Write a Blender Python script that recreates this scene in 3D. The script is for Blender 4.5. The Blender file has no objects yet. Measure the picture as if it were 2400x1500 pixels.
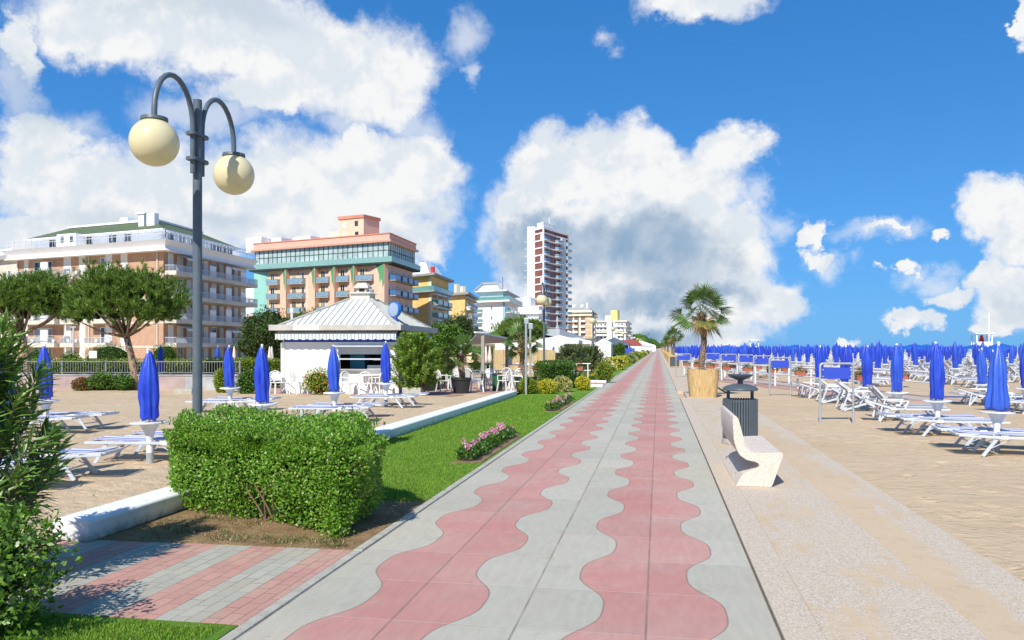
import bpy, math, random
import numpy as np
from mathutils import Vector, Matrix
R = math.radians
random.seed(7); rng = np.random.default_rng(7)
S = bpy.context.scene; COL = S.collection
# ---------- camera geometry: x = across the promenade, y = along it, z = up
FL, EYE, HZ = 1900., 1.8, 815.
TH = math.atan(343 / FL); ct, st = math.cos(TH), math.sin(TH)
def XD(X, D): return (X * ct - D * st, X * st + D * ct)
def Q(px, D): return XD((px - 1200) / FL * D, D)
def P(px, py, z=0.): return Q(px, FL * (EYE - z) / (py - HZ))
def ZZ(py, D): return EYE - (py - HZ) / FL * D

cam = bpy.data.cameras.new('camera'); cam.lens = 28.5; cam.sensor_width = 36; cam.shift_y = 65 / 2400
cam.clip_start = .05; cam.clip_end = 20000
co = bpy.data.objects.new('camera', cam); COL.objects.link(co)
co.location = (0, 0, EYE); co.rotation_euler = (R(90), 0, TH); S.camera = co

# ---------- node helpers
class NT:
    def __init__(s, tree): s.t = tree; s.n = tree.nodes; s.l = tree.links
    def new(s, typ, **kw):
        n = s.n.new(typ)
        for k, v in kw.items(): setattr(n, k, v)
        return n
    def put(s, sock, v):
        if hasattr(v, 'is_output') or isinstance(v, bpy.types.NodeSocket): s.l.new(v, sock)
        else: sock.default_value = v
    def m(s, op, a, b=None, c=None, clamp=False):
        n = s.new('ShaderNodeMath', operation=op, use_clamp=clamp)
        s.put(n.inputs[0], a)
        if b is not None: s.put(n.inputs[1], b)
        if c is not None: s.put(n.inputs[2], c)
        return n.outputs[0]
    def vm(s, op, a, b=None):
        n = s.new('ShaderNodeVectorMath', operation=op); s.put(n.inputs[0], a)
        if b is not None: s.put(n.inputs[1], b)
        return n.outputs['Value'] if op in ('LENGTH', 'DOT_PRODUCT', 'DISTANCE') else n.outputs[0]
    def mix(s, f, a, b, mode='MIX'):
        n = s.new('ShaderNodeMix', data_type='RGBA', blend_type=mode)
        s.put(n.inputs[0], f); s.put(n.inputs[6], a); s.put(n.inputs[7], b); return n.outputs[2]
    def noise(s, vec, scale=5, detail=4, rough=.5, out=0):
        n = s.new('ShaderNodeTexNoise'); s.put(n.inputs['Vector'], vec); n.inputs['Scale'].default_value = scale
        n.inputs['Detail'].default_value = detail; n.inputs['Roughness'].default_value = rough; return n.outputs[out]
    def vor(s, vec, scale=5, out=0, feature='F1'):
        n = s.new('ShaderNodeTexVoronoi', feature=feature); s.put(n.inputs['Vector'], vec); n.inputs['Scale'].default_value = scale; return n.outputs[out]
    def ramp(s, f, stops):
        n = s.new('ShaderNodeValToRGB'); s.put(n.inputs[0], f); e = n.color_ramp.elements
        while len(e) < len(stops): e.new(.5)
        for i, (p, c) in enumerate(stops): e[i].position = p; e[i].color = c if len(c) == 4 else (*c, 1)
        return n.outputs[0]
    def mr(s, v, a, b, c=0., d=1., smooth=False):
        n = s.new('ShaderNodeMapRange'); n.interpolation_type = 'SMOOTHSTEP' if smooth else 'LINEAR'
        s.put(n.inputs[0], v)
        for i, x in enumerate((a, b, c, d)): s.put(n.inputs[i + 1], x)
        return n.outputs[0]
    def pos(s, sc=None):
        v = s.new('ShaderNodeNewGeometry').outputs['Position']
        return s.vm('MULTIPLY', v, sc) if sc else v
    def objc(s, sc=None):
        v = s.new('ShaderNodeTexCoord').outputs['Object']
        return s.vm('MULTIPLY', v, sc) if sc else v
    def xyz(s, v):
        n = s.new('ShaderNodeSeparateXYZ'); s.put(n.inputs[0], v); return n.outputs
    def bump(s, h, strength=.3, dist=.02):
        n = s.new('ShaderNodeBump'); s.put(n.inputs['Height'], h); n.inputs['Strength'].default_value = strength
        n.inputs['Distance'].default_value = dist; return n.outputs[0]
def c4(c): return (*c, 1) if len(c) == 3 else c
MATS = {}
def mat(name, fn=None, col=(.5, .5, .5), rough=.6, spec=.5, metal=0, var=.12, vscale=3., bump=0, bscale=60., trans=0, coat=0):
    if name in MATS: return MATS[name]
    m = bpy.data.materials.new(name); m.use_nodes = True; t = NT(m.node_tree); t.n.clear()
    out = t.new('ShaderNodeOutputMaterial'); b = t.new('ShaderNodeBsdfPrincipled')
    b.inputs['Roughness'].default_value = rough; b.inputs['Metallic'].default_value = metal
    b.inputs['Specular IOR Level'].default_value = spec; b.inputs['Coat Weight'].default_value = coat
    t.l.new(b.outputs[0], out.inputs[0])
    if fn:
        r = fn(t)
        if not isinstance(r, dict): r = {'c': r}
        if 'c' in r: t.put(b.inputs['Base Color'], r['c'])
        if 'n' in r: t.put(b.inputs['Normal'], r['n'])
        if 'r' in r: t.put(b.inputs['Roughness'], r['r'])
    else:
        v = t.noise(t.objc(), vscale, 5, .6)
        f = t.mr(v, .3, .7, 1 - var, 1 + var)
        cc = t.vm('SCALE', c4(col)[:3]); cc.node.inputs[0].default_value = col[:3]; t.put(cc.node.inputs['Scale'], f)
        t.put(b.inputs['Base Color'], cc)
        if bump: t.put(b.inputs['Normal'], t.bump(t.noise(t.objc(), bscale, 3), bump, .01))
    if trans:
        tr = t.new('ShaderNodeBsdfTranslucent'); src = b.inputs['Base Color']
        if src.is_linked: t.l.new(src.links[0].from_socket, tr.inputs[0])
        ms = t.new('ShaderNodeMixShader'); ms.inputs[0].default_value = trans
        t.l.new(b.outputs[0], ms.inputs[1]); t.l.new(tr.outputs[0], ms.inputs[2]); t.l.new(ms.outputs[0], out.inputs[0])
    MATS[name] = m; return m
def leafmat(name, dark, mid, light, trans=.25, rough=.45, spec=.4, extra=None, ex=.93):
    def fn(t):
        g = t.new('ShaderNodeNewGeometry').outputs['Random Per Island']
        st_ = [(0, dark), (.5, mid), (.9 if extra is None else ex - .06, light)]
        if extra: st_ += [(ex, extra)]
        c = t.ramp(g, st_)
        n = t.noise(t.objc(), 2.2, 3)
        return t.mix(t.mr(n, .35, .7, 0, .45), c, c4(light), 'MIX')
    return mat(name, fn, rough=rough, spec=spec, trans=trans)

# ---------- mesh building
ORG = {}
class MB:
    def __init__(s, T=None): s.v = []; s.f = []; s.m = []; s.k = 0; s.T = T
    def mt(s, k): s.k = k; return s
    def add(s, vs, fs):
        n = len(s.v)
        if s.T is not None: vs = [tuple(s.T @ Vector(v)) for v in vs]
        s.v += [tuple(v) for v in vs]; s.f += [[i + n for i in f] for f in fs]; s.m += [s.k] * len(fs); return s
    def box(s, x0, x1, y0, y1, z0, z1):
        return s.prism([(x0, y0), (x1, y0), (x1, y1), (x0, y1)], z0, z1)
    def prism(s, poly, z0, z1, top=None):
        n = len(poly); tp = top or poly
        vs = [(x, y, z0) for x, y in poly] + [(x, y, z1) for x, y in tp]
        fs = [[i, (i + 1) % n, n + (i + 1) % n, n + i] for i in range(n)] + [list(range(n - 1, -1, -1)), list(range(n, 2 * n))]
        return s.add(vs, fs)
    def ext(s, prof, y0, y1):  # profile in x,z extruded along y
        n = len(prof); vs = [(x, y0, z) for x, z in prof] + [(x, y1, z) for x, z in prof]
        fs = [[(i + 1) % n, i, n + i, n + (i + 1) % n] for i in range(n)] + [list(range(n)), list(range(2 * n - 1, n - 1, -1))]
        return s.add(vs, fs)
    def bar(s, a, b, w, h=None):  # rectangular bar between two points
        h = h or w; a = Vector(a); b = Vector(b); d = (b - a).normalized()
        up = Vector((0, 0, 1)) if abs(d.z) < .95 else Vector((1, 0, 0))
        sd = d.cross(up).normalized(); u = sd.cross(d)
        q = [sd * (w / 2) * i + u * (h / 2) * j for i, j in ((-1, -1), (1, -1), (1, 1), (-1, 1))]
        vs = [a + k for k in q] + [b + k for k in q]
        return s.add(vs, [[0, 1, 5, 4], [1, 2, 6, 5], [2, 3, 7, 6], [3, 0, 4, 7], [3, 2, 1, 0], [4, 5, 6, 7]])
    def tube(s, pts, r, n=8, cap=True):
        pts = [Vector(p) for p in pts]; N = len(pts); rr = r if isinstance(r, (list, tuple)) else [r] * N
        vs = []; prev = None
        for i, p in enumerate(pts):
            d = (pts[min(i + 1, N - 1)] - pts[max(i - 1, 0)]).normalized()
            if prev is None:
                a = Vector((1, 0, 0)) if abs(d.x) < .9 else Vector((0, 1, 0)); sd = d.cross(a).normalized()
            else: sd = (prev - d * prev.dot(d)).normalized()
            prev = sd; u = d.cross(sd)
            vs += [p + (sd * math.cos(2 * math.pi * j / n) + u * math.sin(2 * math.pi * j / n)) * rr[i] for j in range(n)]
        fs = [[i * n + j, i * n + (j + 1) % n, (i + 1) * n + (j + 1) % n, (i + 1) * n + j] for i in range(N - 1) for j in range(n)]
        if cap: fs += [list(range(n - 1, -1, -1)), list(range((N - 1) * n, N * n))]
        return s.add(vs, fs)
    def lathe(s, prof, n=16, c=(0, 0), fn=None, cap=True):
        vs = []
        for r, z in prof:
            for j in range(n):
                a = 2 * math.pi * j / n; k = fn(a, z) if fn else 1
                vs.append((c[0] + r * k * math.cos(a), c[1] + r * k * math.sin(a), z))
        N = len(prof)
        fs = [[i * n + j, i * n + (j + 1) % n, (i + 1) * n + (j + 1) % n, (i + 1) * n + j] for i in range(N - 1) for j in range(n)]
        if cap: fs += [list(range(n - 1, -1, -1)), list(range((N - 1) * n, N * n))]
        return s.add(vs, fs)
    def sphere(s, c, r, n=24, sq=(1, 1, 1)):
        m = n // 2; vs = [(c[0], c[1], c[2] - r * sq[2])]
        for i in range(1, m):
            t = math.pi * i / m
            vs += [(c[0] + r * sq[0] * math.sin(t) * math.cos(2 * math.pi * j / n), c[1] + r * sq[1] * math.sin(t) * math.sin(2 * math.pi * j / n), c[2] - r * sq[2] * math.cos(t)) for j in range(n)]
        vs.append((c[0], c[1], c[2] + r * sq[2])); L = len(vs) - 1
        fs = [[0, 1 + (j + 1) % n, 1 + j] for j in range(n)]
        for i in range(m - 2): fs += [[1 + i * n + j, 1 + i * n + (j + 1) % n, 1 + (i + 1) * n + (j + 1) % n, 1 + (i + 1) * n + j] for j in range(n)]
        fs += [[1 + (m - 2) * n + j, 1 + (m - 2) * n + (j + 1) % n, L] for j in range(n)]
        return s.add(vs, fs)
    def build(s, name, mats, parent=None, smooth=False, bevel=0, seg=2):
        o_ = ORG.get(parent.name, Vector()) if parent else Vector()
        me = bpy.data.meshes.new(name); me.from_pydata([(v[0] - o_[0], v[1] - o_[1], v[2] - o_[2]) for v in s.v], [], s.f)
        if not isinstance(mats, (list, tuple)): mats = [mats]
        for m in mats: me.materials.append(m)
        if len(mats) > 1: me.polygons.foreach_set('material_index', s.m)
        if smooth: me.polygons.foreach_set('use_smooth', [True] * len(me.polygons))
        me.update()
        o = bpy.data.objects.new(name, me); COL.objects.link(o)
        if smooth == 'auto':
            me.set_sharp_from_angle(angle=R(40))
        if bevel:
            b = o.modifiers.new('bevel', 'BEVEL'); b.width = bevel; b.segments = seg; b.limit_method = 'ANGLE'; b.angle_limit = R(35)
        if parent: o.parent = parent; ORG[o.name] = o_
        return o
def npmesh(name, V, Fc, mats, parent=None, mi=None, smooth=False):
    V = np.asarray(V, dtype=np.float64); Fc = np.asarray(Fc, dtype=np.int32)
    o_ = ORG.get(parent.name, Vector()) if parent else Vector()
    V = V - np.array(tuple(o_))
    me = bpy.data.meshes.new(name); n, k = Fc.shape
    me.vertices.add(len(V)); me.vertices.foreach_set('co', V.ravel())
    me.loops.add(n * k); me.loops.foreach_set('vertex_index', Fc.ravel())
    me.polygons.add(n); me.polygons.foreach_set('loop_start', np.arange(n, dtype=np.int32) * k)
    if not isinstance(mats, (list, tuple)): mats = [mats]
    for m in mats: me.materials.append(m)
    if mi is not None: me.polygons.foreach_set('material_index', np.asarray(mi, dtype=np.int32))
    if smooth: me.polygons.foreach_set('use_smooth', [True] * n)
    me.update(calc_edges=True); me.validate()
    o = bpy.data.objects.new(name, me); COL.objects.link(o)
    if parent: o.parent = parent; ORG[o.name] = o_
    return o
def tag(o, label=None, cat=None, group=None, kind=None):
    if label: o['label'] = label
    if cat: o['category'] = cat
    if group: o['group'] = group
    if kind: o['kind'] = kind
    return o
def thing(name, label, cat, loc=(0, 0, 0), group=None, world=True):
    o = bpy.data.objects.new(name, None); COL.objects.link(o); o.empty_display_size = .2
    loc = Vector((loc[0], loc[1], loc[2] if len(loc) > 2 else 0)); o.location = loc
    if world: ORG[o.name] = loc.copy()
    return tag(o, label, cat, group)
def dup(root, loc=None, rz=0, label=None, group=None, sc=1):
    r = root.copy(); COL.objects.link(r)
    if loc is not None: r.location = (loc[0], loc[1], loc[2] if len(loc) > 2 else 0)
    r.rotation_euler = (0, 0, rz)
    if sc != 1: r.scale = (sc, sc, sc) if not isinstance(sc, tuple) else sc
    if label: r['label'] = label
    if group: r['group'] = group
    def rec(a, b):
        for ch in list(a.children):
            c = ch.copy(); COL.objects.link(c); c.parent = b; rec(ch, c)
    rec(root, r); return r
def put(o, loc, rz=0, sc=1):
    o.location = (loc[0], loc[1], loc[2] if len(loc) > 2 else 0); o.rotation_euler = (0, 0, rz)
    if sc != 1: o.scale = (sc, sc, sc) if not isinstance(sc, tuple) else sc
    return o

# ---------- foliage
def unit(n):
    v = rng.normal(size=(n, 3)); return v / np.linalg.norm(v, axis=1, keepdims=True)
def norm(v): return v / (np.linalg.norm(v, axis=1, keepdims=True) + 1e-9)
def leafgeo(p, d, nrm, L, W, fold=.25, wide=.45):
    """one folded four-sided leaf per point: p base, d pointing direction, nrm face normal"""
    n = len(p); L = np.broadcast_to(L, (n,))[:, None]; W = np.broadcast_to(W, (n,))[:, None]
    d = norm(d); sd = norm(np.cross(d, nrm)); nn = np.cross(sd, d)
    a = p; b = p + d * L * wide + sd * W * .5 + nn * W * fold; c = p + d * L; e = p + d * L * wide - sd * W * .5 + nn * W * fold
    V = np.stack([a, b, c, e], 1).reshape(-1, 3); F_ = np.arange(4 * n).reshape(n, 4); return V, F_
def lump(d, seed, amp=.15, f=2.3):
    r = np.random.default_rng(seed); k = r.normal(size=(7, 3)) * f; ph = r.uniform(0, 6.28, 7)
    return 1 + amp * np.sin(d @ k.T + ph).mean(1) * 2.2
def joinV(parts):
    Vs = []; Fs = []; Ms = []; n = 0
    for V, F_, m in parts:
        Vs.append(V); Fs.append(F_ + n); Ms.append(np.full(len(F_), m)); n += len(V)
    return np.vstack(Vs), np.vstack(Fs), np.concatenate(Ms)
def blob(c, r, seed, amp=.15, n=12, f=2.3):
    u = np.linspace(0, 2 * np.pi, n + 1); v = np.linspace(.02, np.pi - .02, n // 2 + 1)
    U, Vv = np.meshgrid(u, v); d = np.stack([np.sin(Vv) * np.cos(U), np.sin(Vv) * np.sin(U), np.cos(Vv)], -1).reshape(-1, 3)
    V = np.array(c) + d * np.array(r) * lump(d, seed, amp, f)[:, None]
    F_ = [[i * (n + 1) + j, (i + 1) * (n + 1) + j, (i + 1) * (n + 1) + j + 1, i * (n + 1) + j + 1] for i in range(n // 2) for j in range(n)]
    return V, np.array(F_)
def ellip_leaves(c, r, n, L, W, seed, amp=.15, depth=.25, f=2.3, up=.2, low=-1.):
    d = unit(int(n * 1.3)); d = d[d[:, 2] > low][:n]; n = len(d)
    rad = lump(d, seed, amp, f) * (1 - depth * rng.random(n) ** 1.5)
    p = np.array(c) + d * np.array(r) * rad[:, None]
    nn = norm(d + unit(n) * .9 + np.array([0, 0, up])); dd = norm(unit(n) + d * .5 + np.array([0, 0, .25]))
    return leafgeo(p, dd, nn, L * rng.uniform(.6, 1.25, n), W * rng.uniform(.7, 1.2, n))
TWIG = mat('twigs', col=(.045, .035, .02), rough=.9)
def bush(name, label, cat, loc, r, n, L, W, m, seed=1, group=None, amp=.2, depth=.3, zc=None, stems=True, low=-1., part='foliage', core=.8, f=2.3):
    t = thing(name, label, cat, loc, group); x, y = loc[:2]; z0 = loc[2] if len(loc) > 2 else 0
    zc = z0 + (zc if zc is not None else r[2] * .92)
    Vl, Fl = ellip_leaves((x, y, zc), r, n, L, W, seed, amp, depth, f, low=low)
    Vb, Fb = blob((x, y, zc), [q * core for q in r], seed, amp, f=f)
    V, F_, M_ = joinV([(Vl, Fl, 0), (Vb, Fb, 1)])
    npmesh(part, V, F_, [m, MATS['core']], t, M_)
    if stems:
        b = MB()
        for i in range(5):
            a = i * 1.3 + seed; b.tube([(x, y, z0 - .02), (x + r[0] * .4 * math.cos(a), y + r[1] * .4 * math.sin(a), zc)], .015, 5)
        b.build('stems', TWIG, t)
    return t
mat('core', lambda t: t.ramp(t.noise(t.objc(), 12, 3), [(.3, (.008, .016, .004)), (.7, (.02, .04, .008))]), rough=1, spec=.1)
# ---------- sky, clouds, sun
SUN_AZ = R(9.8)          # light travels this far right of the promenade direction
SUN_EL = R(42)
def world():
    w = bpy.data.worlds.new('World'); S.world = w; w.use_nodes = True; t = NT(w.node_tree); t.n.clear()
    out = t.new('ShaderNodeOutputWorld'); bg = t.new('ShaderNodeBackground'); t.l.new(bg.outputs[0], out.inputs[0])
    sky = t.new('ShaderNodeTexSky', sky_type='NISHITA'); sky.sun_disc = False; sky.sun_elevation = SUN_EL
    sky.sun_rotation = math.pi + SUN_AZ; sky.air_density = 1.0; sky.dust_density = .3; sky.ozone_density = 3.0
    dvec = t.new('ShaderNodeTexCoord').outputs['Generated']
    x, y, z = t.xyz(dvec)
    az = t.m('ARCTAN2', x, y); el = t.m('ARCSINE', z, clamp=False)
    cmb = t.new('ShaderNodeCombineXYZ'); t.put(cmb.inputs[0], az); t.put(cmb.inputs[1], el)
    p0 = cmb.outputs[0]
    # warp for ragged edges
    w1 = t.vm('SUBTRACT', t.noise(dvec, 9, 7, .62, out=1), (.5, .5, .5)); w1 = t.vm('MULTIPLY', w1, (.13, .11, 0))
    w2 = t.vm('SUBTRACT', t.noise(dvec, 38, 4, .6, out=1), (.5, .5, .5)); w2 = t.vm('MULTIPLY', w2, (.022, .022, 0))
    p = t.vm('ADD', t.vm('ADD', p0, w1), w2)
    def ang(px, py):
        return math.atan((px - 1200) / FL) - TH, math.atan((HZ - py) / math.hypot(FL, px - 1200))
    def group(bl):
        F_ = None
        for px, py, rx, ry in bl:
            a, e = ang(px, py); s_ = 1 / (1 + ((px - 1200) / FL) ** 2)
            v = t.vm('MULTIPLY', t.vm('SUBTRACT', p, (a, e, 0)), (FL / rx / s_, FL / ry / s_ ** .5, 0))
            f = t.m('SUBTRACT', 1, t.vm('LENGTH', v))
            F_ = f if F_ is None else t.m('SMOOTH_MAX', F_, f, .12)
        return F_
    fine = t.m('SUBTRACT', t.noise(dvec, 16, 9, .64), .5)
    big = t.noise(dvec, 6.5, 5, .55)
    left = group([(480, 60, 440, 120), (760, 140, 260, 140), (890, 190, 130, 110), (250, 70, 190, 90), (620, 210, 160, 60),
                  (60, 330, 130, 110), (180, 440, 220, 130), (380, 480, 300, 150), (620, 440, 260, 150), (850, 480, 230, 160),
                  (860, 340, 50, 55), (960, 400, 110, 120), (930, 570, 110, 70), (120, 560, 180, 60), (340, 560, 300, 80), (50, 90, 60, 90)])
    mid = group([(1290, 420, 120, 110), (1400, 400, 120, 95), (1500, 390, 130, 105), (1710, 350, 90, 75), (1620, 440, 180, 110), (1520, 560, 320, 150),
                 (1230, 560, 90, 110), (1710, 560, 130, 140), (1650, 720, 230, 110), (1380, 720, 250, 110), (1800, 730, 100, 80), (1560, 800, 260, 50), (1420, 640, 250, 120)])
    topc = group([(1640, -5, 170, 70), (1560, 30, 60, 35)])
    right = group([(2350, 490, 100, 85), (2390, 580, 90, 60), (2370, 690, 110, 80), (2300, 640, 70, 34), (2200, 672, 70, 30), (2130, 745, 62, 30),
                   (2190, 551, 34, 17), (2092, 617, 40, 18), (1922, 545, 28, 40), (1938, 600, 28, 28), (2060, 527, 60, 12), (2392, 60, 24, 60), (2000, 808, 30, 14), (2330, 750, 70, 30)])
    wisp = group([(1090, 90, 70, 60), (1412, 90, 50, 32), (1110, 180, 30, 40), (1150, 560, 50, 60), (110, 280, 130, 80), (20, 180, 80, 150), (1810, 440, 40, 40), (500, 260, 200, 60), (960, 290, 90, 70), (1840, 520, 60, 60), (2060, 530, 120, 30), (2150, 640, 90, 40), (1180, 500, 50, 90), (1960, 620, 60, 50), (820, 290, 120, 50)])
    allF = t.m('MAXIMUM', t.m('MAXIMUM', left, mid), t.m('MAXIMUM', topc, right))
    # rest of the sky, away from the photographed part: plain scattered cloud
    aw = t.m('ABSOLUTE', t.m('ADD', az, TH)); outm = t.mr(aw, .62, .9)
    scat = t.m('MULTIPLY', t.m('SUBTRACT', t.noise(dvec, 2.6, 8, .6), .56), t.m('MULTIPLY', outm, 2.2))
    allF = t.m('MAXIMUM', allF, t.m('SUBTRACT', scat, t.m('MULTIPLY', t.m('SUBTRACT', 1, outm), 1)))
    dens = t.mr(t.m('ADD', allF, t.m('MULTIPLY', fine, .85)), -.10, .38, 0, 1, True)
    wd = t.mr(t.m('ADD', wisp, t.m('MULTIPLY', fine, 1.6)), -.1, .9, 0, .6, True)
    dens = t.m('MAXIMUM', dens, wd)
    dens = t.m('MULTIPLY', dens, t.mr(z, -.01, .0))
    # cloud body: thick parts turn blue grey, sunlit rims stay white
    gray1 = group([(1480, 585, 250, 75), (1340, 590, 110, 70), (1580, 635, 190, 60), (1560, 700, 260, 40), (1490, 800, 190, 45), (1270, 600, 110, 60)])
    gray1 = t.mr(t.m('ADD', gray1, t.m('MULTIPLY', t.m('SUBTRACT', big, .5), 1.0)), -.15, .62, 0, 1, True)
    gray2 = group([(330, 545, 340, 60), (150, 170, 250, 60), (480, 30, 420, 50), (60, 230, 120, 120), (2380, 730, 120, 40), (900, 580, 90, 40), (520, 500, 160, 40)])
    gray2 = t.mr(t.m('ADD', gray2, t.m('MULTIPLY', t.m('SUBTRACT', big, .5), 1.4)), .0, .9, 0, .62, True)
    # relief: compare the cloud noise with itself a little towards the light, so lobes get lit tops and shaded undersides
    def hgt(v): return t.m('ADD', t.noise(v, 10, 6, .58), t.m('MULTIPLY', t.noise(v, 30, 4, .6), .22))
    rel = t.m('SUBTRACT', hgt(dvec), hgt(t.vm('ADD', dvec, (-.012, 0, .022))))
    puff = t.mr(rel, -.08, .08, 0, 1, True)
    white = t.mix(puff, (.74, .80, .87, 1), (.93, .935, .94, 1))
    rim = t.mr(allF, .0, .35, .8, 0, True); white = t.mix(rim, white, (.94, .945, .95, 1))
    cc = t.mix(gray2, white, (.52, .63, .74, 1))
    g3 = t.m('MULTIPLY', gray1, t.mr(t.m('ADD', t.noise(dvec, 8, 6, .6), t.m('MULTIPLY', rel, -.8)), .30, .70, .50, .95)); cc = t.mix(g3, cc, (.22, .37, .56, 1))
    tint = t.mix(t.mr(el, 0, .42), (.62, 1.0, 1.22, 1), (.36, .92, 1.22, 1))
    base = t.mix(1, sky.outputs[0], tint, 'MULTIPLY')
    SKY_S = .1
    blue = t.ramp(t.mr(el, 0, .5), [(0, (.095, .38, .88)), (.25, (.085, .34, .84)), (.55, (.055, .26, .70)), (1, (.032, .19, .55))])
    def up(c):
        v = t.vm('SCALE', (0, 0, 0)); t.put(v.node.inputs[0], c); v.node.inputs['Scale'].default_value = .84 / SKY_S; return v
    base = t.mix(.82, base, up(blue))
    col = t.mix(dens, base, up(cc))
    t.put(bg.inputs[0], col); bg.inputs[1].default_value = SKY_S
    w.cycles.sampling_method = 'MANUAL'; w.cycles.sample_map_resolution = 512
world()
sl = bpy.data.lights.new('sun', 'SUN'); sl.energy = 4.6; sl.angle = R(.5); sl.color = (1, .95, .865)
so = bpy.data.objects.new('sun', sl); COL.objects.link(so)
tv = Vector((math.sin(SUN_AZ) * math.cos(SUN_EL), math.cos(SUN_AZ) * math.cos(SUN_EL), -math.sin(SUN_EL)))
so.rotation_euler = tv.to_track_quat('-Z', 'Y').to_euler(); so.location = (0, -10, 30)
S.view_settings.view_transform = 'Standard'; S.view_settings.look = 'None'; S.view_settings.exposure = .25; S.view_settings.gamma = 1
S.render.film_transparent = False
S.cycles.max_bounces = 6; S.cycles.transparent_max_bounces = 8
S.cycles.use_denoising = True
# ---------- ground
def m_prom(t):
    P_ = t.pos(); x, y, z = t.xyz(P_)
    wv = t.m('COSINE', t.m('MULTIPLY', t.m('SUBTRACT', y, 5.62), 2 * math.pi / 1.78))
    # rounder lobes than a plain cosine
    wv = t.m('MULTIPLY', t.m('SUBTRACT', wv, t.m('MULTIPLY', t.m('POWER', wv, 3), .28)), .163)
    xx = t.m('SUBTRACT', x, wv)
    d = t.m('MINIMUM', t.m('ABSOLUTE', t.m('ADD', xx, 1.737)), t.m('ABSOLUTE', t.m('ADD', xx, .078)))
    pink = t.m('LESS_THAN', d, .415)
    groove = t.mr(t.m('ABSOLUTE', t.m('SUBTRACT', d, .415)), .003, .009, 1, 0)
    fy = t.m('ABSOLUTE', t.m('MULTIPLY', t.m('SUBTRACT', t.m('FRACT', t.m('ADD', t.m('DIVIDE', t.m('SUBTRACT', y, 6.02), .89), .5)), .5), .89))
    fx = t.m('ABSOLUTE', t.m('MULTIPLY', t.m('SUBTRACT', t.m('FRACT', t.m('ADD', t.m('DIVIDE', t.m('ADD', x, 1.737), .83), .5)), .5), .83))
    jy = t.mr(fy, .003, .009, 1, 0); jx = t.mr(fx, .004, .011, 1, 0)
    # a per-slab tone, wear, dust, stains
    tile = t.new('ShaderNodeCombineXYZ')
    t.put(tile.inputs[0], t.m('FLOOR', t.m('DIVIDE', t.m('ADD', x, 1.737), .83))); t.put(tile.inputs[1], t.m('FLOOR', t.m('DIVIDE', t.m('SUBTRACT', y, 6.02), .89)))
    wn = t.new('ShaderNodeTexWhiteNoise'); t.put(wn.inputs[0], tile.outputs[0])
    c = t.mix(pink, (.455, .44, .355, 1), (.51, .235, .20, 1))
    big = t.noise(P_, .9, 6, .65); fine = t.noise(P_, 120, 3, .7); mid = t.noise(t.vm('MULTIPLY', P_, (6, 1.2, 1)), 3, 5, .6)
    c = t.mix(t.mr(big, .35, .7, 0, .42), c, (.49, .41, .345, 1)); st2 = t.noise(t.vm('ADD', P_, (3, 9, 0)), 2.6, 8, .75); c = t.mix(t.mr(st2, .56, .72, 0, .45), c, (.30, .24, .20, 1)); c = t.mix(t.mr(t.noise(P_, .55, 8, .7), .55, .68, 0, .4), c, (.56, .46, .34, 1))
    f = t.m('MULTIPLY', t.mr(wn.outputs[0], 0, 1, .93, 1.05), t.m('MULTIPLY', t.mr(fine, .3, .7, .88, 1.12), t.mr(mid, .3, .7, .93, 1.06)))
    c = t.mix(1, c, t.new_rgb(f), 'MULTIPLY')
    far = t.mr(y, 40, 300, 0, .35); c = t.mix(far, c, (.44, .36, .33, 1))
    c = t.mix(t.m('MULTIPLY', jy, .55), c, (.50, .42, .36, 1))
    c = t.mix(t.m('MULTIPLY', jx, t.mr(t.noise(P_, 4, 4), .35, .65, .35, .8)), c, (.18, .14, .11, 1))
    c = t.mix(t.m('MULTIPLY', groove, .6), c, (.20, .13, .10, 1))
    far_j = t.mr(t.m('ABSOLUTE', t.m('SUBTRACT', y, 41.2)), .02, .06, 1, 0); c = t.mix(far_j, c, (.12, .10, .09, 1))
    spots = t.mr(t.vor(P_, 1.1), .012, .016, 1, 0); c = t.mix(t.m('MULTIPLY', spots, .8), c, (.75, .73, .7, 1))
    sp2 = t.mr(t.vor(t.vm('ADD', P_, (7.3, 1.1, 0)), 1.7), .010, .016, 1, 0); c = t.mix(t.m('MULTIPLY', sp2, .7), c, (.08, .06, .05, 1))
    h = t.m('SUBTRACT', t.m('MULTIPLY', fine, .25), t.m('MAXIMUM', t.m('MAXIMUM', jx, jy), groove))
    return {'c': c, 'n': t.bump(h, .35, .006), 'r': .82}
def new_rgb(s, f):
    n = s.new('ShaderNodeCombineXYZ')
    for i in range(3): s.put(n.inputs[i], f)
    return n.outputs[0]
NT.new_rgb = new_rgb
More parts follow.
